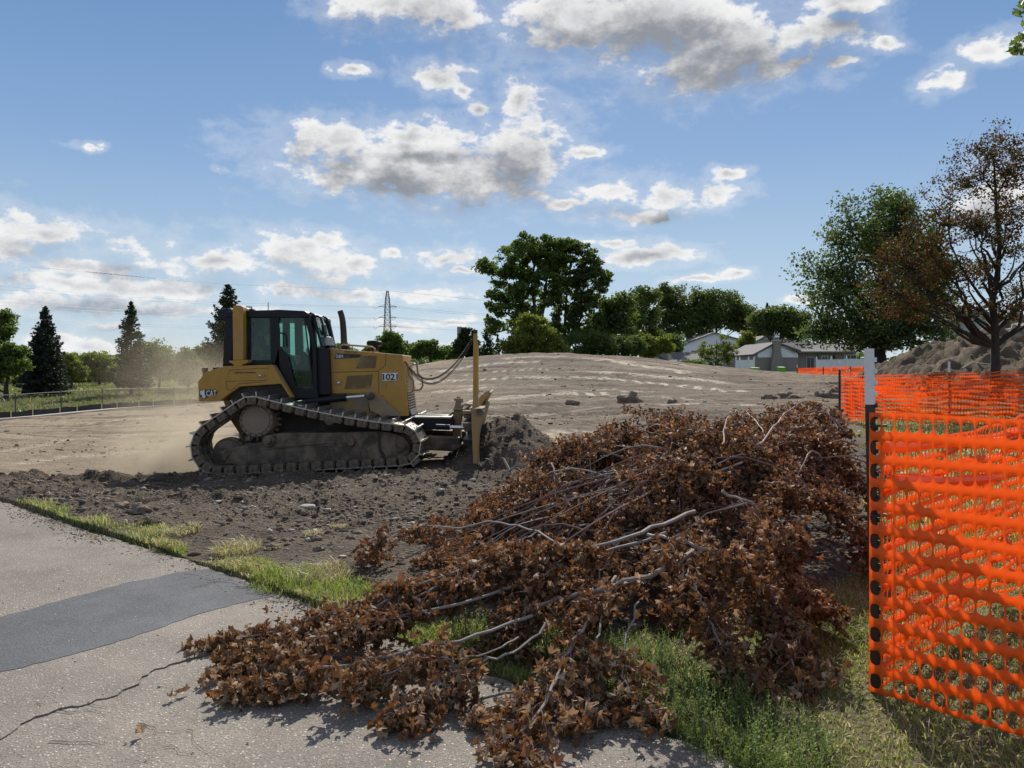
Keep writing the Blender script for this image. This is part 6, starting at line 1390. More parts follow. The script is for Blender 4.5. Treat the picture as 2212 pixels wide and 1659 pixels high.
    C = np.array([tuple(c) for c in C]); Rm = float(np.mean([e[1] for e in El])); sg = Rm*spread; wt = RNG.uniform(.35, 1.6, len(C)); wt /= wt.sum()
    pick = RNG.choice(len(C), nleaf, p=wt); off_ = RNG.normal(0, 1, (nleaf, 3)); ln_ = np.linalg.norm(off_, axis=1)[:, None]; off_ = off_/ln_*(RNG.uniform(0, 1, (nleaf, 1))**.55)*1.55
    L_ = C[pick] + off_*np.array([sg, sg, sg*.62]); L_ = L_[L_[:, 2] > B.z+.08*H]
    leaf_cards(L_, lsize, leafmat, 'leaves', root, flat, droop); return root
def conifer(name, label, base, top_py, half_w, d, mat, seed=1, group=None, dens=1.0, gap=0.0, clear=.05, needle=.16, power=.85, sparse=False, cat='tree'):
    rg = random.Random(seed); B = W(base[0], base[1], d); T = W(base[0], top_py, d); H = T.z-B.z; Rb = half_w/F_PX*d; root = empty(name, B, label, cat, group)
    m = MB(); m.tube([B-Vector((0,0,.3)), B+Vector((0,0,H*.5)), T], [H*.020, H*.011, .015], 8, False); m.build('trunk', MAT['bark_dark'], root, True)
    tb = TB(); C = []; z = clear; n_w = int(H/ (.23 if not sparse else .42))
    for i in range(n_w):
        u = clear+(1-clear)*(i+rg.random()*.5)/n_w; Rr = Rb*((1-u)**power)*(1.0 if u > .12 else .75+2*u)+.05; nb = int((9 if not sparse else 6)*(1-.35*u)*dens)+3
        for k in range(nb):
            a = rg.uniform(0, 2*PI); L = Rr*rg.uniform(.62, 1.12)*(1+.12*math.sin(a*2+seed)); p0 = B+Vector((0, 0, H*u)); dr = -.28+.62*u+rg.uniform(-.07, .07); ax = Vector((math.cos(a), math.sin(a), 0)); pts = [p0 + ax*L*t_ + Vector((0, 0, L*(dr*t_ + .22*t_*t_))) for t_ in (0, .35, .7, 1)]
            tb.limb(pts, .012+.01*L, .004, 3); nt = max(6, int(L/ (needle*.17)*dens)); sd = Vector((-ax.y, ax.x, 0))
            for j in range(nt):
                t_ = .18+.82*rg.random(); q = p0+ax*L*t_+Vector((0, 0, L*(dr*t_+.22*t_*t_))); wdt = L*.34*(1-t_*.75)*(1 if not sparse else .7); s_ = rg.uniform(-1, 1)
                C.append(q+sd*wdt*s_ + ax*abs(s_)*wdt*.4 - Vector((0, 0, abs(s_)*wdt*.15+rg.uniform(-.03, .10)*(needle/.16))))
    for j in range(20): C.append(T-Vector((rg.uniform(-.05,.05), rg.uniform(-.05,.05), rg.uniform(0, H*.06))))
    o = tb.m.build('branches', MAT['bark_dark'], root, False, fix=False); o['kind'] = 'stuff'
    leaf_cards(np.array([tuple(c) for c in C]), needle, mat, 'needles', root, .35, .15, .45, .15); return root
LD, LG, LY, LP, LMp = MAT['leaf_dark'], MAT['leaf_green'], MAT['leaf_yellowgreen'], MAT['leaf_pear'], MAT['leaf_maple']
BD, BF = MAT['bark_dark'], MAT['bark_far']
# --- near reddish ornamental tree on the right
tree('ornamental_tree', 'reddish brown ornamental tree with ascending limbs behind the orange fences at right', (2150,845), [(2150,445,160,195),(2020,520,145,150),(2240,480,140,180),(1950,605,105,105),(2060,635,170,90),(2090,360,60,70),(2180,330,80,60),(2270,640,120,80),(1900,650,45,35)], 20, LP, BD, 40, 460, 25000, .072, .13, spread=.13, clear=.16, seed=5, upright=.35, shell=.30, bare=60, flat=.0, droop=.15, jit=.05)
# --- big green maple behind it
tree('shade_tree', 'large rounded dark green shade tree left of the reddish tree', (1902,790), [(1900,590,165,175),(1825,620,95,130),(1890,475,95,80),(1995,650,95,100),(1880,715,140,60),(1960,520,80,100),(1835,725,95,50),(1975,735,110,45)], 42, LMp, BD, 30, 360, 40000, .19, .34, spread=.22, clear=.10, seed=8, upright=.2, shell=.5)
# --- leafy twig hanging in the upper right corner
corner_t = empty('overhanging_twig', W(2260,60,6), 'green leafy twig hanging into the upper right corner of the sky', 'twig')
m = MB(); m.tube([W(2290,-10,6), W(2240,35,6), W(2205,85,6), W(2192,108,6)], [.012,.009,.005,.002], 6); m.tube([W(2250,15,6), W(2222,10,6), W(2200,25,6)], [.006,.004,.002], 5); m.build('stem', BD, corner_t)
cc = np.array([tuple(W(a+random.uniform(-9,9), b+random.uniform(-9,9), 6+random.uniform(-.12,.12))) for a, b in ((2205,85),(2195,103),(2208,70),(2200,95),(2215,55),(2200,28),(2208,12),(2215,4),(2196,110),(2188,100),(2206,20),(2212,82),(2204,108)) for _ in range(9)])
leaf_cards(cc, .055, LG, 'leaves', corner_t)
# --- tall trees on the crest
GT = 'tall deciduous trees beyond the hill crest'
tree('tall_tree', 'tallest broad deciduous tree leaning left above the light green bush on the crest', (1160,775), [(1140,560,80,60),(1060,575,38,25),(1110,620,55,60),(1180,600,60,80),(1150,690,55,40),(1075,655,30,35),(1080,700,30,28),(1200,540,50,35),(1160,525,30,22)], 80, LG, BF, 26, 240, 24000, .36, .55, GT, stems=[(1150,560),(1185,545),(1120,600)], spread=.19, clear=.25, seed=11, jit=.06)
tree('tall_tree', 'tall airy tree with several slim stems right of the tallest tree', (1215,775), [(1240,560,55,50),(1275,610,50,55),(1225,640,45,70),(1270,690,40,50),(1300,600,28,35),(1210,720,40,30)], 82, LD, BF, 24, 210, 17000, .34, .42, GT, stems=[(1200,600),(1235,540),(1262,560),(1290,600)], spread=.18, clear=.15, seed=12, jit=.05)
tree('tall_tree', 'darker middle tree of the crest row next to the airy stems', (1315,775), [(1335,670,45,45),(1310,720,50,40),(1350,730,45,35)], 84, LD, BF, 14, 110, 10500, .38, .3, GT, spread=.28, clear=.15, seed=13)
tree('round_bush', 'light green round bushy tree in front of the tall trees on the crest', (1145,790), [(1145,735,62,48),(1110,755,35,25),(1190,755,35,28),(1150,700,35,20)], 66, MAT['leaf_yellowgreen'], BF, 16, 150, 15000, .24, .2, None, spread=.24, clear=.05, seed=14, shell=.6, cat='bush')
for i, (bx, cr, dd, mt, sd, lb, nl) in enumerate([
 (1385, [(1385,660,42,38),(1375,710,38,40),(1410,735,35,30)], 96, LD, 21, 'open crowned tree left of the white gabled house in the row', 7000),
 (1465, [(1480,645,45,32),(1450,670,35,30),(1490,690,40,30),(1455,720,25,20)], 132, LD, 22, 'fine leaved tree above the white gabled house', 8000),
 (1545, [(1560,660,55,32),(1530,690,45,30),(1590,685,40,28),(1540,645,30,18)], 132, LD, 23, 'wide tree above the garage roofs at the middle of the row', 9500),
 (1435, [(1430,640,22,30),(1430,690,28,35)], 132, LD, 24, 'narrow pale tree between two trees in the row', 4200),
 (1515, [(1515,680,40,30),(1500,710,35,24)], 132, LG, 26, 'pale tree filling the gap above the white gable', 7000), (1628, [(1625,700,36,26),(1640,715,30,20)], 132, LD, 27, 'dark tree between the two gabled houses in the row', 7000), (1345, [(1345,700,40,40),(1370,740,36,26)], 92, LG, 28, 'leafy tree closing the gap right of the slim stems', 7500),
 (1685, [(1690,690,52,28),(1650,700,35,25),(1715,705,32,28)], 108, LD, 25, 'rounded tree behind the brick house', 9500)]):
    tree('row_tree', lb, (bx, 782), [(c_[0], c_[1], c_[2]*1.2, c_[3]*1.08) for c_ in cr], dd, mt, BF, 12, 95, nl, .44, .32, 'trees in the row by the houses', spread=.26, clear=.18, seed=sd, jit=.06)
for i, (bx, cr, dd, mt, sd, lb) in enumerate([
 (1270, [(1265,740,45,30),(1300,750,40,25)], 74, LD, 31, 'dark shrub mass below the slim stems on the crest'),
 (1350, [(1350,752,50,26),(1320,745,30,22)], 76, LD, 32, 'dark shrub below the middle tree on the crest'),
 (1400, [(1405,750,30,24),(1440,745,22,18)], 78, LY, 33, 'yellow green shrub left of the low garage'),
 (1455, [(1450,745,26,26)], 92, LG, 34, 'green shrub against the side of the white gabled house'),
 (1612, [(1612,738,20,28)], 112, LY, 35, 'small pale green tree between the two gabled houses'),
 (1205, [(1205,765,30,20),(1170,770,25,15)], 70, LG, 36, 'green shrub at the right foot of the light green bush')]):
    tree('shrub', lb, (bx, 788), cr, dd, mt, BF, 8, 60, 5200, .26, .10, 'shrubs along the crest and yards', spread=.30, clear=.03, seed=sd, cat='shrub')
tree('sparse_bush', 'sparse half bare bush in front of the garage and white wing', (1546,802), [(1550,770,36,28),(1525,760,22,30),(1575,765,20,25),(1560,735,18,14)], 60, LY, BF, 16, 110, 4200, .15, .09, None, spread=.18, clear=.03, seed=41, upright=.3, shell=.3, bare=40, cat='bush')
tree('hedge', 'low grey-green hedge clump at the foot of the garage roof', (1492,795), [(1490,786,22,7),(1510,786,14,6)], 66, LG, BF, 6, 40, 1800, .16, .05, None, spread=.4, clear=.0, seed=42, cat='shrub')
conifer('pine_tree', 'slim dark pine with open tiers left of the tall trees', (1053,785), 678, 24, 100, MAT['needles_green'], 51, None, 1.0, clear=.12, needle=.42, sparse=True)
conifer('pine_tree', 'short ragged pine close to the right of the slim dark pine', (1075,782), 722, 11, 104, MAT['needles_green'], 53, None, .9, clear=.2, needle=.4, sparse=True)
tree('pine_tree', 'dense rounded dark pine in front of the smokestack', (1008,782), [(1008,735,24,26),(1000,752,28,22),(1020,755,22,20),(1012,715,11,12)], 105, MAT['needles_green'], BF, 12, 90, 7500, .36, .3, None, spread=.28, clear=.05, seed=52)
conifer('spruce_tree', 'little dark spruce top above the rounded tree by the houses', (1657,760), 655, 14, 118, MAT['needles_green'], 54, None, 1.0, needle=.4)
tree('hazy_tree', 'hazy rounded tree at the foot of the transmission tower', (842,790), [(842,735,26,20),(835,752,28,20),(855,755,20,18)], 165, LG, BF, 10, 80, 5200, .6, .4, 'hazy trees on the far side of the lot', spread=.3, clear=.1, seed=61)
for i, (bx, cr, dd, mt, lb, nl) in enumerate([
 (878, [(875,752,22,16),(890,758,20,14)], 170, LG, 'hazy low tree right of the tower foot', 3600), (930, [(925,752,30,18),(905,762,24,14),(945,762,20,14)], 160, LG, 'broad hazy tree in the middle of the far row', 6000), (965, [(965,762,22,13),(985,765,18,11)], 165, LG, 'low hazy tree between broad tree and dark pine', 3600),
 (812, [(812,758,24,16)], 180, LG, 'hazy tree left of the tower above the hood rail', 3000), (1040, [(1040,768,30,14)], 120, LG, 'low bushes under the slim pine', 3600), (740, [(740,760,30,14)], 185, LG, 'far hazy tree behind the exhaust stack', 3000), (690, [(690,765,30,14)], 185, LG, 'far hazy tree seen through the cab', 3000)]):
    tree('hazy_tree', lb, (bx, 792), cr, dd, mt, BF, 8, 60, nl, .55, .3, 'hazy trees on the far side of the lot', spread=.32, clear=.08, seed=70+i)
conifer('spruce_tree', 'tiny distant spruce top right of the exhaust stack', (805,790), 741, 12, 170, MAT['needles_green'], 55, None, 1.0, needle=.6)
# --- left side
GC = 'dark spruces beyond the chain-link fence'
conifer('spruce_tree', 'wide dark blue-green spruce nearest the left edge of the picture', (98,856), 662, 60, 56, MAT['needles_blue'], 61, GC, 1.35, clear=.06, needle=.26, power=.85)
conifer('spruce_tree', 'slimmer dark spruce with open upper tiers, second from the left', (283,852), 652, 45, 58, MAT['needles_green'], 62, GC, 1.1, clear=.09, needle=.25, power=.75)
conifer('spruce_tree', 'tallest ragged spruce partly hidden by the bulldozer cab', (492,860), 614, 66, 54, MAT['needles_green'], 63, GC, 1.1, clear=.06, needle=.27, power=.72)
tree('broadleaf_tree', 'dark broadleaf tree cut by the left edge of the picture', (14,862), [(0,700,38,30),(15,720,22,20),(-30,740,40,50)], 52, LG, BD, 14, 100, 9000, .20, .16, None, spread=.28, clear=.2, seed=71)
tree('broadleaf_tree', 'lower green tree with a crooked trunk at the left edge', (14,866), [(20,780,38,40),(-10,790,40,45),(35,760,22,20)], 50, LG, BD, 14, 110, 11000, .18, .14, None, spread=.26, clear=.1, seed=72)
tree('young_tree', 'bright yellow-green young tree between the two left spruces', (155,830), [(155,790,25,30),(140,775,15,18),(172,805,18,20)], 74, LY, BF, 9, 70, 4200, .24, .12, None, spread=.3, clear=.05, seed=73)
tree('young_tree', 'yellowing shrubby tree left of the second spruce', (215,825), [(210,778,34,22),(225,800,30,22),(190,795,25,25)], 80, LY, BF, 10, 80, 5200, .26, .15, None, spread=.3, clear=.03, seed=74)
tree('young_tree', 'grey-green open crowned tree right of the second spruce', (345,848), [(340,765,40,32),(325,790,38,32),(360,800,32,26)], 68, LG, BF, 14, 110, 7000, .20, .14, None, spread=.28, clear=.12, seed=75)
tree('young_tree', 'dusty pale green tree with a short thin trunk left of the fuel tank', (407,852), [(405,780,28,32),(400,810,32,25),(425,800,22,28)], 66, LG, BF, 12, 90, 6500, .20, .12, None, spread=.28, clear=.15, seed=76)
tree('young_tree', 'pale green tree behind the tallest spruce', (440,848), [(440,765,25,28),(455,800,30,30)], 72, LG, BF, 10, 80, 5200, .24, .14, None, spread=.3, clear=.08, seed=77)
for i, (bx, cr) in enumerate([(60, [(50,815,55,18)]), (250, [(250,815,60,15)]), (180, [(180,812,50,16)]), (120,[(120,816,40,14)])]):
    tree('hedge_shrub', ['dark hedge shrub behind the first spruce','dark hedge shrub left of the second spruce','dark hedge shrub between the yellow-green trees','dark low hedge shrub between first spruce and young tree'][i], (bx, 832), cr, 92+i, LD, BF, 6, 60, 4200, .34, .1, 'dark hedge behind the left lawn', spread=.4, clear=.0, seed=80+i, cat='shrub')
# --- far wood closing the horizon
C = []
for i in range(900):
    a = R(random.uniform(-44, 44)); r_ = random.uniform(230, 300); x_, y_ = r_*math.sin(a), r_*math.cos(a); hh = 6+3.0*mnoise.noise(Vector((a*9, 0, 0)))+1.5*mnoise.noise(Vector((a*40, 1, 0)))
    for k in range(14): C.append((x_+random.gauss(0, 2.5), y_+random.gauss(0, 2.5), .6+random.random()*hh))
leaf_cards(np.array(C), 1.6, LD, 'distant_woods', None, .3, 0, .9)

# ------------------------------------------------------------------ heap of cut branches with dead leaves
def maple(seed, simple=False):
    rg = random.Random(seed); A_ = [(-.10,.0),(-.42,.10),(-.30,.28),(-.50,.52),(-.26,.55),(-.16,.72),(0,1.0),(.16,.72),(.26,.55),(.50,.52),(.30,.28),(.42,.10),(.10,.0)]
    if simple: A_ = [(-.1,0),(-.45,.3),(-.25,.55),(0,1.0),(.25,.55),(.45,.3),(.1,0)]
    curl = rg.uniform(1.6, 3.6)*rg.choice((1, 1, -1)); cup = rg.uniform(1.6, 3.6); tw = rg.uniform(-2.2, 2.2)
    def bend(x, y):
        z = 0; yy = y-.45; cr = abs(x)*(1-.2*cup*abs(x)); z = cup*x*x*.9 + curl*yy*yy*.6 + .10*math.sin(9*x+seed)+.08*math.cos(11*y+seed*2); X_ = x*(1-.35*min(cup*abs(x), 1.2)); t_ = tw*yy; return (X_*math.cos(t_)-z*math.sin(t_), yy*(1-.15*abs(curl)*abs(yy)), X_*math.sin(t_)+z*math.cos(t_))
    P = [bend(*p) for p in A_] + [bend(0, .45), bend(0, .2), bend(0, .75)]; n = len(A_); c = n
    F_ = []
    for i in range(n-1): y = (A_[i][1]+A_[i+1][1])/2; F_.append((i, i+1, n if y < .62 and y > .2 else (n+1 if y <= .2 else n+2)))
    F_ += [(n-1, 0, n+1)]
    mid = [j for j in range(n-1)]
    # join the fans along the rib
    ks = [n+1 if (A_[i][1]+A_[i+1][1])/2 <= .2 else (n if (A_[i][1]+A_[i+1][1])/2 < .62 else n+2) for i in range(n-1)]
    for i in range(1, n-1):
        if ks[i] != ks[i-1]: F_.append((ks[i-1], i, ks[i]))
    return np.array(P), np.array(F_)
LEAF = [maple(k) for k in range(12)]; LEAFS = [maple(k+30, True) for k in range(12)]
LMESH = []
for k, (v, f) in enumerate(LEAF):
    me = bpy.data.meshes.new('leaf'); me.from_pydata([tuple(p) for p in v], [], [tuple(int(i) for i in q) for q in f]); me.materials.append(MAT['leaf_dead']); LMESH.append(me)
PC = (1.75, 6.75)
def pile_z(x, y):
    """height of the top of the heap above the ground plane"""
    r2 = ((x-PC[0])/2.15)**2 + ((y-PC[1])/2.3)**2; h = .92*max(0, 1-r2)**.7
    r3 = ((x-2.85)/.9)**2 + ((y-7.1)/1.1)**2; h = max(h, 1.02*max(0, 1-r3)**.6)
    ax, ay, bx, by = 1.5, 6.0, -1.1, 4.4; u = min(1, max(0, ((x-ax)*(bx-ax)+(y-ay)*(by-ay))/((bx-ax)**2+(by-ay)**2))); dd = math.hypot(x-ax-u*(bx-ax), y-ay-u*(by-ay)); h = max(h, (.48-.32*u)*math.exp(-(dd/.7)**2))
    r4 = ((x-1.7)/1.5)**2+((y-5.0)/1.0)**2; return max(h, .30*max(0, 1-r4)**.6)
def quat_mats(n, base_dir=None):
    q = RNG.normal(0, 1, (n, 4)); q /= np.linalg.norm(q, axis=1)[:, None]; w, x, y, z = q.T
    return np.stack([1-2*(y*y+z*z), 2*(x*y-z*w), 2*(x*z+y*w), 2*(x*y+z*w), 1-2*(x*x+z*z), 2*(y*z-x*w), 2*(x*z-y*w), 2*(y*z+x*w), 1-2*(x*x+y*y)], -1).reshape(n, 3, 3)
n_branch = 0
def cut_branch(label, path, r0, r1, ntw, twl, dens, seed, group='cut branches heaped beside the lawn', single=0, lsz=.056, start=.12, sag=.5, mat=None, side=1.0, hang=.05, lm=None):
    """limb, side twigs and dead leaves; the nearest leaves are single parts"""
    rg = random.Random(seed); P = [Vector(p) for p in path]
    if seed in (105,106,107,108,109): P = [Vector((p.x, p.y, p.z*.72)) for p in P]
    root = empty('cut_branch', P[0], label, 'branch', group); n = 22
    # smooth path through the given points
    def cr(u):
        f = u*(len(P)-1); i = min(int(f), len(P)-2); t_ = f-i; p0 = P[max(i-1, 0)]; p1 = P[i]; p2 = P[i+1]; p3 = P[min(i+2, len(P)-1)]
        return ((p1*2)+(p2-p0)*t_+(p0*2-p1*5+p2*4-p3)*t_*t_+(p1*3-p0-p2*3+p3)*t_**3)*.5
    pts = [cr(i/(n-1)) + Vector((rg.gauss(0,1), rg.gauss(0,1), rg.gauss(0,1)))*.008*(i > 0) for i in range(n)]
    m = MB(); r0 *= .48; m.tube(pts, [(r0+(r1-r0)*(i/(n-1))**.8)*(1+.10*mnoise.noise(Vector((i*1.3, seed, 0)))) for i in range(n)], 8 if r0 > .009 else 6); m.build('limb', mat or MAT['bark_pale'], root, True)
    TW = MB(); spots = []
    for k in range(ntw):
        u = start+(1-start)*(k+rg.random()*.8)/ntw; f = u*(n-1); i = min(int(f), n-2); A = pts[i].lerp(pts[i+1], f-i); tg = (pts[i+1]-pts[i]).normalized(); sd = Vector((-tg.y, tg.x, 0)); s_ = 1 if k % 2 else -1
        L = twl*rg.uniform(.55, 1.2)*(1.1-.55*u); dr = (tg*rg.uniform(.7, 1.2)+sd*s_*rg.uniform(.3, .8)*side+Vector((0,0,rg.uniform(-.1,.5)))).normalized(); q = [A]; v = dr.copy(); np_ = 6
        for j in range(np_):
            v = (v+Vector((rg.gauss(0,.13), rg.gauss(0,.13), -sag*.16))).normalized(); c = q[-1]+v*L/np_; c.z = max(c.z, .02 + (0.0 if edge_s(c.x, c.y) < 0 else .02)); q.append(c)
        TW.tube(q, [max(.0035, r0*.35*(1-u*.6))*(1-.7*j/np_) for j in range(np_+1)], 4, False)
        for j in range(1, np_+1): spots += [(q[j], .5+.5*j/np_)]
        # one more generation
        for j in (2, 3, 4, 5):
            if rg.random() < .75:
                v2 = (v+Vector((rg.gauss(0,.7), rg.gauss(0,.7), rg.gauss(0,.3)))).normalized(); L2 = L*.35*rg.uniform(.5,1.2); e = q[j]+v2*L2-Vector((0,0,L2*.3*sag)); e.z = max(e.z, .02); TW.tube([q[j], q[j].lerp(e,.5)+Vector((0,0,.01)), e], [.003,.0025,.0015], 3, False); spots += [(q[j].lerp(e,.6), .9), (e, 1.0)]
    for i in range(int(n*.45), n): spots.append((pts[i], .8))
    spots += [(pts[-1], 1.0)]*4
    if TW.v: TW.build('twigs', MAT['twig_red'], root, False, fix=False)['kind'] = 'stuff'
    S = np.array([tuple(s[0]) for s in spots]); wt = np.array([s[1] for s in spots])*RNG.exponential(1.0, len(spots)); N = int(dens); pick = RNG.choice(len(S), N, p=wt/wt.sum())
    pos = S[pick] + RNG.normal(0, 1, (N, 3))*np.array([.036, .036, .026]) - np.stack([0*pick, 0*pick, RNG.uniform(0, hang, N)], -1)
    gzv = terrain(pos[:, 0], pos[:, 1]); gzv = np.maximum(gzv, np.where(edge_s(pos[:, 0], pos[:, 1]) < .03, 0.0, gzv)); pos[:, 2] = np.maximum(pos[:, 2], gzv+.012+.03*RNG.uniform(0, 1, N))
    Mx = quat_mats(N); sz = lsz*RNG.uniform(.55, 1.25, N); near = np.argsort(np.linalg.norm(pos-np.array([0, 0, EYE]), axis=1))
    sing = set(near[:single].tolist()); vi = RNG.integers(0, 12, N); rest = [i for i in range(N) if i not in sing]
    for i in sing:
        o = bpy.data.objects.new('leaf', LMESH[vi[i]]); COL.objects.link(o); o.parent = root; M4 = Matrix(((*(Mx[i][0]*sz[i]), pos[i][0]-P[0].x), (*(Mx[i][1]*sz[i]), pos[i][1]-P[0].y), (*(Mx[i][2]*sz[i]), pos[i][2]-P[0].z), (0,0,0,1))); o.matrix_local = M4
    rest = np.array(rest, int)
    if len(rest):
        Vs = []; Fs = []; off_ = 0; far = np.linalg.norm(pos[rest], axis=1).mean() > 5.6; lib = LEAFS if far else LEAF
        for k in range(12):
            I = rest[vi[rest] == k]
            if not len(I): continue
            v, f = lib[k]; vv = np.einsum('nij,mj->nmi', Mx[I]*sz[I][:, None, None], v)+pos[I][:, None, :]; Vs.append(vv.reshape(-1, 3)); Fs.append((f[None]+(off_+np.arange(len(I))*len(v))[:, None, None]).reshape(-1, 3)); off_ += len(I)*len(v)
        mesh_np('leaves', np.concatenate(Vs), [np.concatenate(Fs)], MAT[lm or 'leaf_dead'], root)['kind'] = 'stuff'
    return root
def PX(*q): return [W(*p) for p in q]
def onto(px, py, h):
    """point at picture place (px,py) at height h over the flat ground"""
    d = (EYE-h)*F_PX/(py-HY); return W(px, py, d)
def OP(*q): return [onto(*p) for p in q]
cut_branch('pale forked limb pointing at the viewer, tips spread on the pavement, lowest of all', OP((1330,1245,.42),(1290,1310,.34),(1250,1370,.26),(1215,1435,.17),(1170,1530,.10),(1105,1615,.05)), .018, .006, 16, 0.30, 430, 101, single=300, start=.35)
cut_branch('short fork ending in a leafy clump on the pavement right of the lowest tip', OP((1330,1245,.42),(1300,1330,.28),(1290,1400,.2),(1275,1470,.12),(1270,1545,.06)), .012, .004, 13, 0.24, 300, 102, single=200, start=.45)
cut_branch('rightmost leafy tip lying where the pavement meets the grass', OP((1380,1300,.35),(1345,1400,.22),(1350,1470,.14),(1380,1540,.07)), .011, .004, 12, 0.22, 250, 103, single=160, start=.3)
cut_branch('left prong of the lowest branches, its leaves resting on the pavement', OP((1215,1430,.17),(1170,1470,.12),(1100,1510,.09),(1020,1545,.05)), .008, .003, 9, 0.20, 190, 104, single=120, start=.2)
cut_branch('leafy branch casting a long narrow shadow on the pavement', OP((1200,1300,.35),(1120,1370,.25),(1050,1410,.2),(980,1450,.15),(900,1500,.12),(868,1545,.06)), .015, .004, 15, 0.22, 380, 105, single=250, start=.35)
cut_branch('thin branch with hanging leaves next above the long shadow', OP((1120,1340,.3),(1030,1385,.26),(930,1400,.22),(850,1420,.2),(765,1462,.15)), .010, .003, 13, 0.20, 260, 106, single=200, start=.3, side=.6)
cut_branch('low branch reaching furthest left on the pavement, lower of two tips', OP((1150,1290,.35),(1020,1335,.3),(860,1380,.25),(700,1420,.17),(600,1460,.10),(528,1478,.06)), .020, .005, 22, 0.26, 800, 107, single=300, start=.25)
cut_branch('branch ending left in two flat leafy tips near the pavement crack', OP((1130,1215,.45),(980,1265,.38),(840,1300,.3),(700,1350,.2),(590,1390,.10),(495,1432,.05)), .020, .005, 24, 0.27, 850, 108, single=260, start=.25)
cut_branch('branch with reddish leaves touching the green weed at the far left', OP((1120,1180,.5),(960,1225,.42),(800,1270,.3),(680,1310,.2),(580,1350,.12),(490,1375,.06)), .020, .005, 22, 0.28, 750, 109, single=160, start=.3)
cut_branch('long limb arching left over the loose dirt with few leaves', OP((1240,1190,.50),(1150,1145,.50),(1080,1130,.48),(980,1138,.42),(880,1140,.36),(830,1165,.28),(800,1190,.15)), .016, .005, 12, .30, 330, 110, lm='leaf_rust', start=.42, side=.7)
cut_branch('thick pale limb with side shoots across the middle of the heap', OP((1500,1105,.62),(1420,1135,.60),(1330,1168,.56),(1230,1190,.5),(1110,1195,.45),(960,1240,.38),(760,1335,.2)), .030, .007, 22, 0.36, 1300, 111, lm='leaf_rust', start=.35)
cut_branch('second pale limb running parallel just below the thick one', OP((1440,1150,.6),(1330,1185,.5),(1200,1205,.46),(1080,1215,.42),(960,1262,.34),(830,1320,.22)), .020, .006, 20, 0.34, 1100, 112, lm='leaf_rust', start=.3)
cut_branch('stout limb pointing down left between the weeds, bare in the middle', OP((1500,1190,.55),(1400,1240,.48),(1290,1275,.38),(1190,1300,.30),(1120,1335,.22),(1070,1370,.12)), .030, .010, 18, 0.32, 800, 113, lm='leaf_rust', start=.15)
cut_branch('bare pale limb crossing the right half of the heap', OP((1400,1155,.62),(1470,1165,.66),(1530,1190,.62),(1600,1220,.50),(1660,1290,.32),(1700,1350,.2)), .022, .006, 18, 0.34, 800, 114, lm='leaf_rust', start=.1)
cut_branch('drooping branch on the right side of the heap above the lawn', OP((1560,1060,.85),(1640,1100,.75),(1690,1170,.55),(1720,1250,.35),(1780,1320,.15)), .018, .005, 20, 0.30, 700, 115, lm='leaf_rust', start=.1)
cut_branch('dark leafed branch hanging onto the grass, right of the weeds', OP((1500,1260,.4),(1530,1330,.28),(1560,1400,.18),(1600,1460,.08)), .016, .004, 18, 0.24, 520, 116, lm='leaf_rust', single=120, start=.05)
cut_branch('dark leafed branch tip on the lawn, rightmost of the heap', OP((1580,1240,.4),(1640,1310,.26),(1700,1390,.14),(1725,1470,.06)), .016, .004, 18, 0.24, 520, 117, lm='leaf_rust', single=120, start=.05)
cut_branch('thin branch standing out at the upper left of the heap', OP((1330,1010,.75),(1220,1035,.6),(1140,1065,.45),(1080,1095,.3),(1040,1110,.2)), .014, .004, 18, .45, 1000, 118, lm='leaf_rust', mat=MAT['twig_red'], start=.1)
cut_branch('arching twig over the top left outline of the heap', OP((1500,905,1.0),(1440,890,1.05),(1370,900,1.0),(1290,945,.85),(1200,1005,.6)), .012, .004, 14, .35, 330, 119, lm='leaf_rust', mat=MAT['twig_red'], start=.15)
cut_branch('wilted top branch arching highest over the heap at the right', OP((1640,960,1.0),(1690,900,1.12),(1735,866,1.22),(1780,885,1.12),(1810,925,.95)), .018, .005, 20, .42, 1000, 120, lm='leaf_rust', mat=MAT['twig_red'], start=.1, sag=1.2)
cut_branch('drooping top branch next left of the highest one', OP((1560,960,1.0),(1570,905,1.12),(1600,885,1.12),(1640,915,1.05),(1655,950,.95)), .012, .004, 14, .35, 420, 121, lm='leaf_rust', mat=MAT['twig_red'], start=.1, sag=1.2)
cut_branch('low branch reaching right towards the green fence post', OP((1650,1040,.8),(1730,1050,.72),(1800,1080,.58),(1850,1140,.4),(1880,1200,.2)), .016, .005, 20, 0.30, 700, 122, lm='leaf_rust', mat=MAT['twig_red'], start=.05)
cut_branch('leafy branch below the fence post at the right end of the heap', OP((1700,940,1.0),(1780,960,.9),(1830,1010,.7),(1875,1060,.5)), .016, .005, 20, 0.32, 800, 123, lm='leaf_rust', mat=MAT['twig_red'], start=.05)

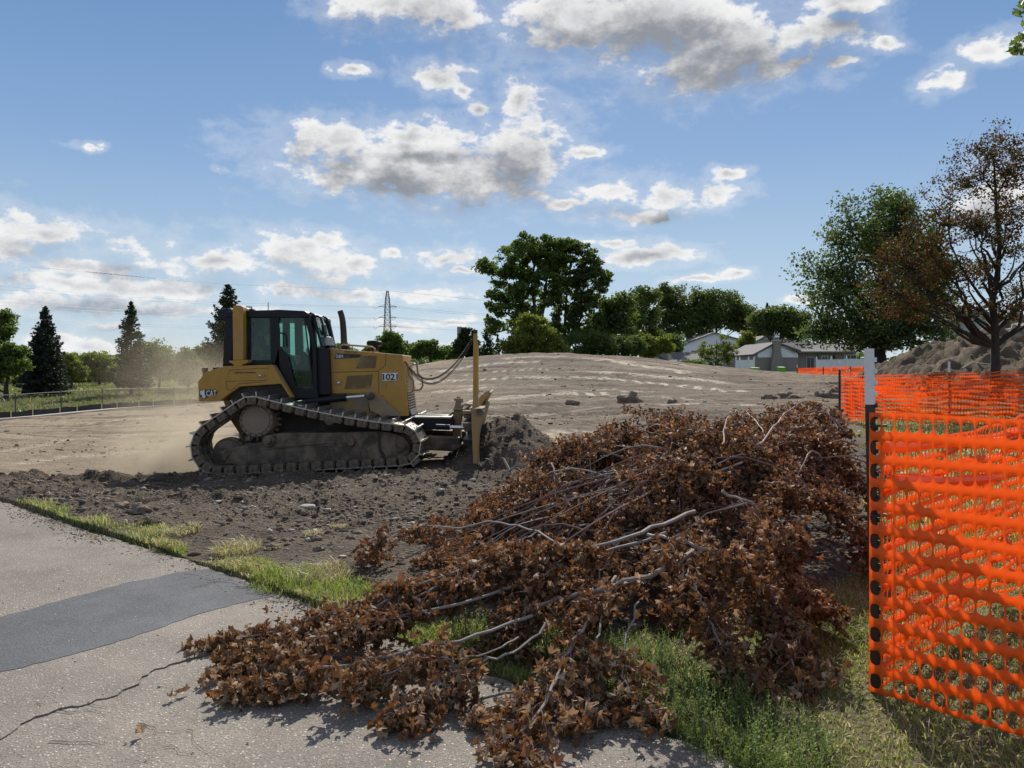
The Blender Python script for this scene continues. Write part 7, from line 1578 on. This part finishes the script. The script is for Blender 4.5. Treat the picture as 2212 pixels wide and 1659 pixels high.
# the bulk of the heap
rg = random.Random(77)
def right_of(y): return np.interp(y, [3.6,4.2,4.8,5.8,6.5,7.5,9], [1.3,1.75,2.05,2.6,3.15,3.5,3.4])
kb = 0; tries = 0
SIDES = ((lambda x, y: y > 7.3, 'leafy branch at the far side of the heap, towards the bulldozer lot'), (lambda x, y: x > 2.5, 'leafy branch in the right flank of the heap near the fence post'), (lambda x, y: x < .8, 'leafy branch in the left flank of the heap beside the loose dirt'), (lambda x, y: y < 5.7, 'leafy branch low in the front of the heap above the lawn'), (lambda x, y: True, 'leafy branch in the brown middle of the heap'))
while kb < 78 and tries < 4000:
    tries += 1; a = rg.uniform(0, 2*PI); q = math.sqrt(rg.random()); x0 = PC[0]+math.cos(a)*q*1.5; y0 = PC[1]-.1+math.sin(a)*q*1.65
    a = math.atan2(y0-PC[1]-.1, x0-PC[0]-.25)+rg.uniform(-.7, .7)
    if rg.random() < .5: a = rg.uniform(PI*.95, PI*1.95)
    L = rg.uniform(.8, 1.5); pth = []; up_ = rg.random() < .45
    for j in range(6):
        u = j/5; x_ = x0+math.cos(a)*L*u; y_ = y0+math.sin(a)*L*u; z_ = pile_z(x_, y_); pth.append(Vector((x_, y_, max(.05, z_*(rg.uniform(.95, 1.02)+(.12*math.sin(PI*u) if up_ else -.12))+(.05*math.sin(PI*u) if up_ else 0))))); a += rg.uniform(-.15, .15)
    if any(p_.x > right_of(p_.y)-.12 or p_.y < 4.75 for p_ in pth): continue
    mx_, my_ = pth[3].x, pth[3].y; lb = [l_ for f_, l_ in SIDES if f_(mx_, my_)][0]
    cut_branch(lb, pth, .013 if up_ else .016, .004, 15, .36, 620 if up_ else 760, 200+kb, 'leafy branches: '+lb.split('in the ')[-1], start=.3 if up_ else .05, lsz=.050, lm='leaf_rust', mat=MAT['twig_red'] if kb % 3 == 0 else None); kb += 1
for i, (x0, y0, a, L) in enumerate([(1.25,5.35,3.6,1.3),(.9,5.1,3.75,1.1),(1.35,5.0,4.1,.75),(.55,5.2,3.5,1.1),(1.5,5.3,4.35,.8),(.2,5.0,3.6,.9),(1.0,5.5,3.9,1.2),(1.75,5.4,4.6,.8),(.75,4.85,4.0,.6)]):
    pth = []
    for j in range(6): u = j/5; pth.append((x0+math.cos(a)*L*u, y0+math.sin(a)*L*u, .36*(1-u)+.10)); a += rg.uniform(-.12,.12)
    cut_branch('low leafy branch spread over the grass under the bare pale limbs', pth, .013, .004, 14, .30, 430, 400+i, 'low leafy branches under the pale limbs', start=.05, lsz=.052, lm='leaf_rust')
# bare thin shoots arching out of the leaves
for i in range(34):
    while True:
        a = rg.uniform(0, 2*PI); q = math.sqrt(rg.random()); x0 = PC[0]+math.cos(a)*q*1.8; y0 = PC[1]-.3+math.sin(a)*q*1.9; a2 = rg.uniform(PI*.7, PI*1.9); L = rg.uniform(.5, 1.3); x1, y1 = x0+math.cos(a2)*L, y0+math.sin(a2)*L
        if x1 < right_of(y1)-.15 and y1 > 4.6 and pile_z(x1, y1) > .12: break
    pth = []
    for j in range(7):
        u = j/6; x_, y_ = x0+(x1-x0)*u+rg.uniform(-.02,.02), y0+(y1-y0)*u+rg.uniform(-.02,.02); pth.append((x_, y_, pile_z(x_, y_)+.05+.10*math.sin(PI*min(1, u*1.2))))
    m = MB(); m.tube(pth, [.010*(1-.72*j/6) for j in range(7)], 5); o = m.build('bare_shoot', MAT['twig_red'] if i % 4 else MAT['bark_pale'], None, True, org=pth[0]); tag(o, 'thin bare shoot arching out of the brown leaves of the heap', 'twig', 'bare shoots arching out of the heap')
for i in range(10):
    x0, y0 = 1.5+rg.uniform(-.5,.4), 5.6+rg.uniform(-.9,.7); a_ = PI+rg.uniform(-.15, .75); L = rg.uniform(1.1, 2.4); x1, y1 = x0+math.cos(a_)*L, y0+math.sin(a_)*L
    if edge_s(x1, y1) < -.6: continue
    pth = []; hh = rg.uniform(.06,.20); bw = rg.uniform(-.22,.22); z0_ = pile_z(x0, y0)+.05
    for j in range(10):
        u = j/9; x_, y_ = x0+(x1-x0)*u+rg.uniform(-.012,.012), y0+(y1-y0)*u+bw*math.sin(PI*u)+rg.uniform(-.012,.012); pth.append((x_, y_, max(pile_z(x_, y_)*.9, z0_*(1-u)+.12*u)+hh*math.sin(PI*u)*.8+.03))
    m = MB(); r_ = rg.uniform(.006, .0115); m.tube(pth, [r_*(1-.68*j/9) for j in range(10)], 5); o = m.build('bare_shoot', MAT['twig_red'] if i % 3 == 0 else MAT['bark_pale'], None, True, org=pth[0]); tag(o, 'long thin pale shoot fanning left across the front of the heap', 'twig', 'long shoots fanning left over the heap')
# fallen leaves on the pavement
for i, (px, py, lb) in enumerate([(395,1502,'crumpled dry leaf on the pavement, left of the leafy tips'),(372,1512,'smaller dry leaf beside the crumpled one on the pavement'),(300,1590,'single curled leaf alone on the pavement near the bottom left'),(450,1512,'small dry leaf between crumpled leaf and branch tips'),(492,1523,'dry brown leaf close to the low left branch tip'),(660,1520,'small reddish leaf below the leftmost leafy tips'),(205,1170,'dark leaf far up on the empty pavement')]):
    x_, y_ = flat(px, py); o = bpy.data.objects.new('fallen_leaf', LMESH[i % 12]); COL.objects.link(o); o.location = (x_, y_, .014); o.scale = (.06,)*3; o.rotation_euler = (random.uniform(-.4,.4), random.uniform(-.4,.4), random.uniform(0, 6)); tag(o, lb, 'leaf', 'fallen leaves on the pavement')
# pebbles lying loose on the pavement
n = 260; x = RNG.uniform(-3.4, 1.2, n); y = RNG.uniform(2.6, 7, n); m = edge_s(x, y) < -.08; x, y = x[m], y[m]; batch('loose_grit', CL, np.stack([x, y, 0*x+.003], -1), RNG.uniform(0, 6, len(x)), .003+.006*RNG.uniform(0, 1, len(x))**3, MAT['stone'])

# ------------------------------------------------------------------ dust hanging round the machine
def dust(name, c, r_, dens_, label, seed, scale=1.6):
    m = bpy.data.materials.new('dust_air'); m.use_nodes = True; t = NT(m.node_tree); t.n.clear(); o_ = t.n.new('ShaderNodeOutputMaterial'); v = t.n.new('ShaderNodeVolumePrincipled')
    v.inputs['Color'].default_value = C4((.80,.68,.50)); v.inputs['Anisotropy'].default_value = .35
    c_ = t.n.new('ShaderNodeTexCoord').outputs['Object']; ln = t.vec('LENGTH', t.vec('DIVIDE', c_, tuple(r_)), out=1); n = t.noise(t.vec('ADD', c_, (seed*3.3, 0, 0)), scale, 5, .6)
    t.put(v.inputs['Density'], t.math('MULTIPLY', t.math('MULTIPLY', t.step(ln, 1.0, .15), t.step(n, .38, .68)), dens_)); t.l.new(v.outputs[0], o_.inputs['Volume'])
    b = MB(); ell(b, (0, 0, 0), (r_[0]*1.02, r_[1]*1.02, r_[2]*1.02), 20, 12); b.v = [v_+Vector(c) for v_ in b.v]; o = b.build(name, m, None, True, org=c, fix=True); tag(o, label, 'dust', None, 'stuff'); return o
dust('dust_cloud', W(385,978,13.7), (1.45,2.1,.85), 2.1, 'brown dust boiling up behind the rear of the track', 1, 1.8)
dust('dust_cloud', W(405,890,17), (1.7,3.2,2.1), .40, 'thin dust rising behind the fuel tank', 2, .9)
dust('dust_cloud', W(395,790,34), (3.6,8,2.8), .075, 'pale dust drifting over the young trees behind the fence', 3, .4)
dust('dust_cloud', W(1195,965,13.9), (.75,1.2,.42), 1.6, 'small dust plume at the foot of the soil heap', 4, 2.4)
dust('dust_cloud', W(560,975,11.95), (1.7,.28,.42), .5, 'film of dust along the lower track', 5, 2.0)
dust('dust_cloud', W(960,850,26), (3.5,5,1.3), .05, 'faint dust over the slope behind the hood', 6, .5)
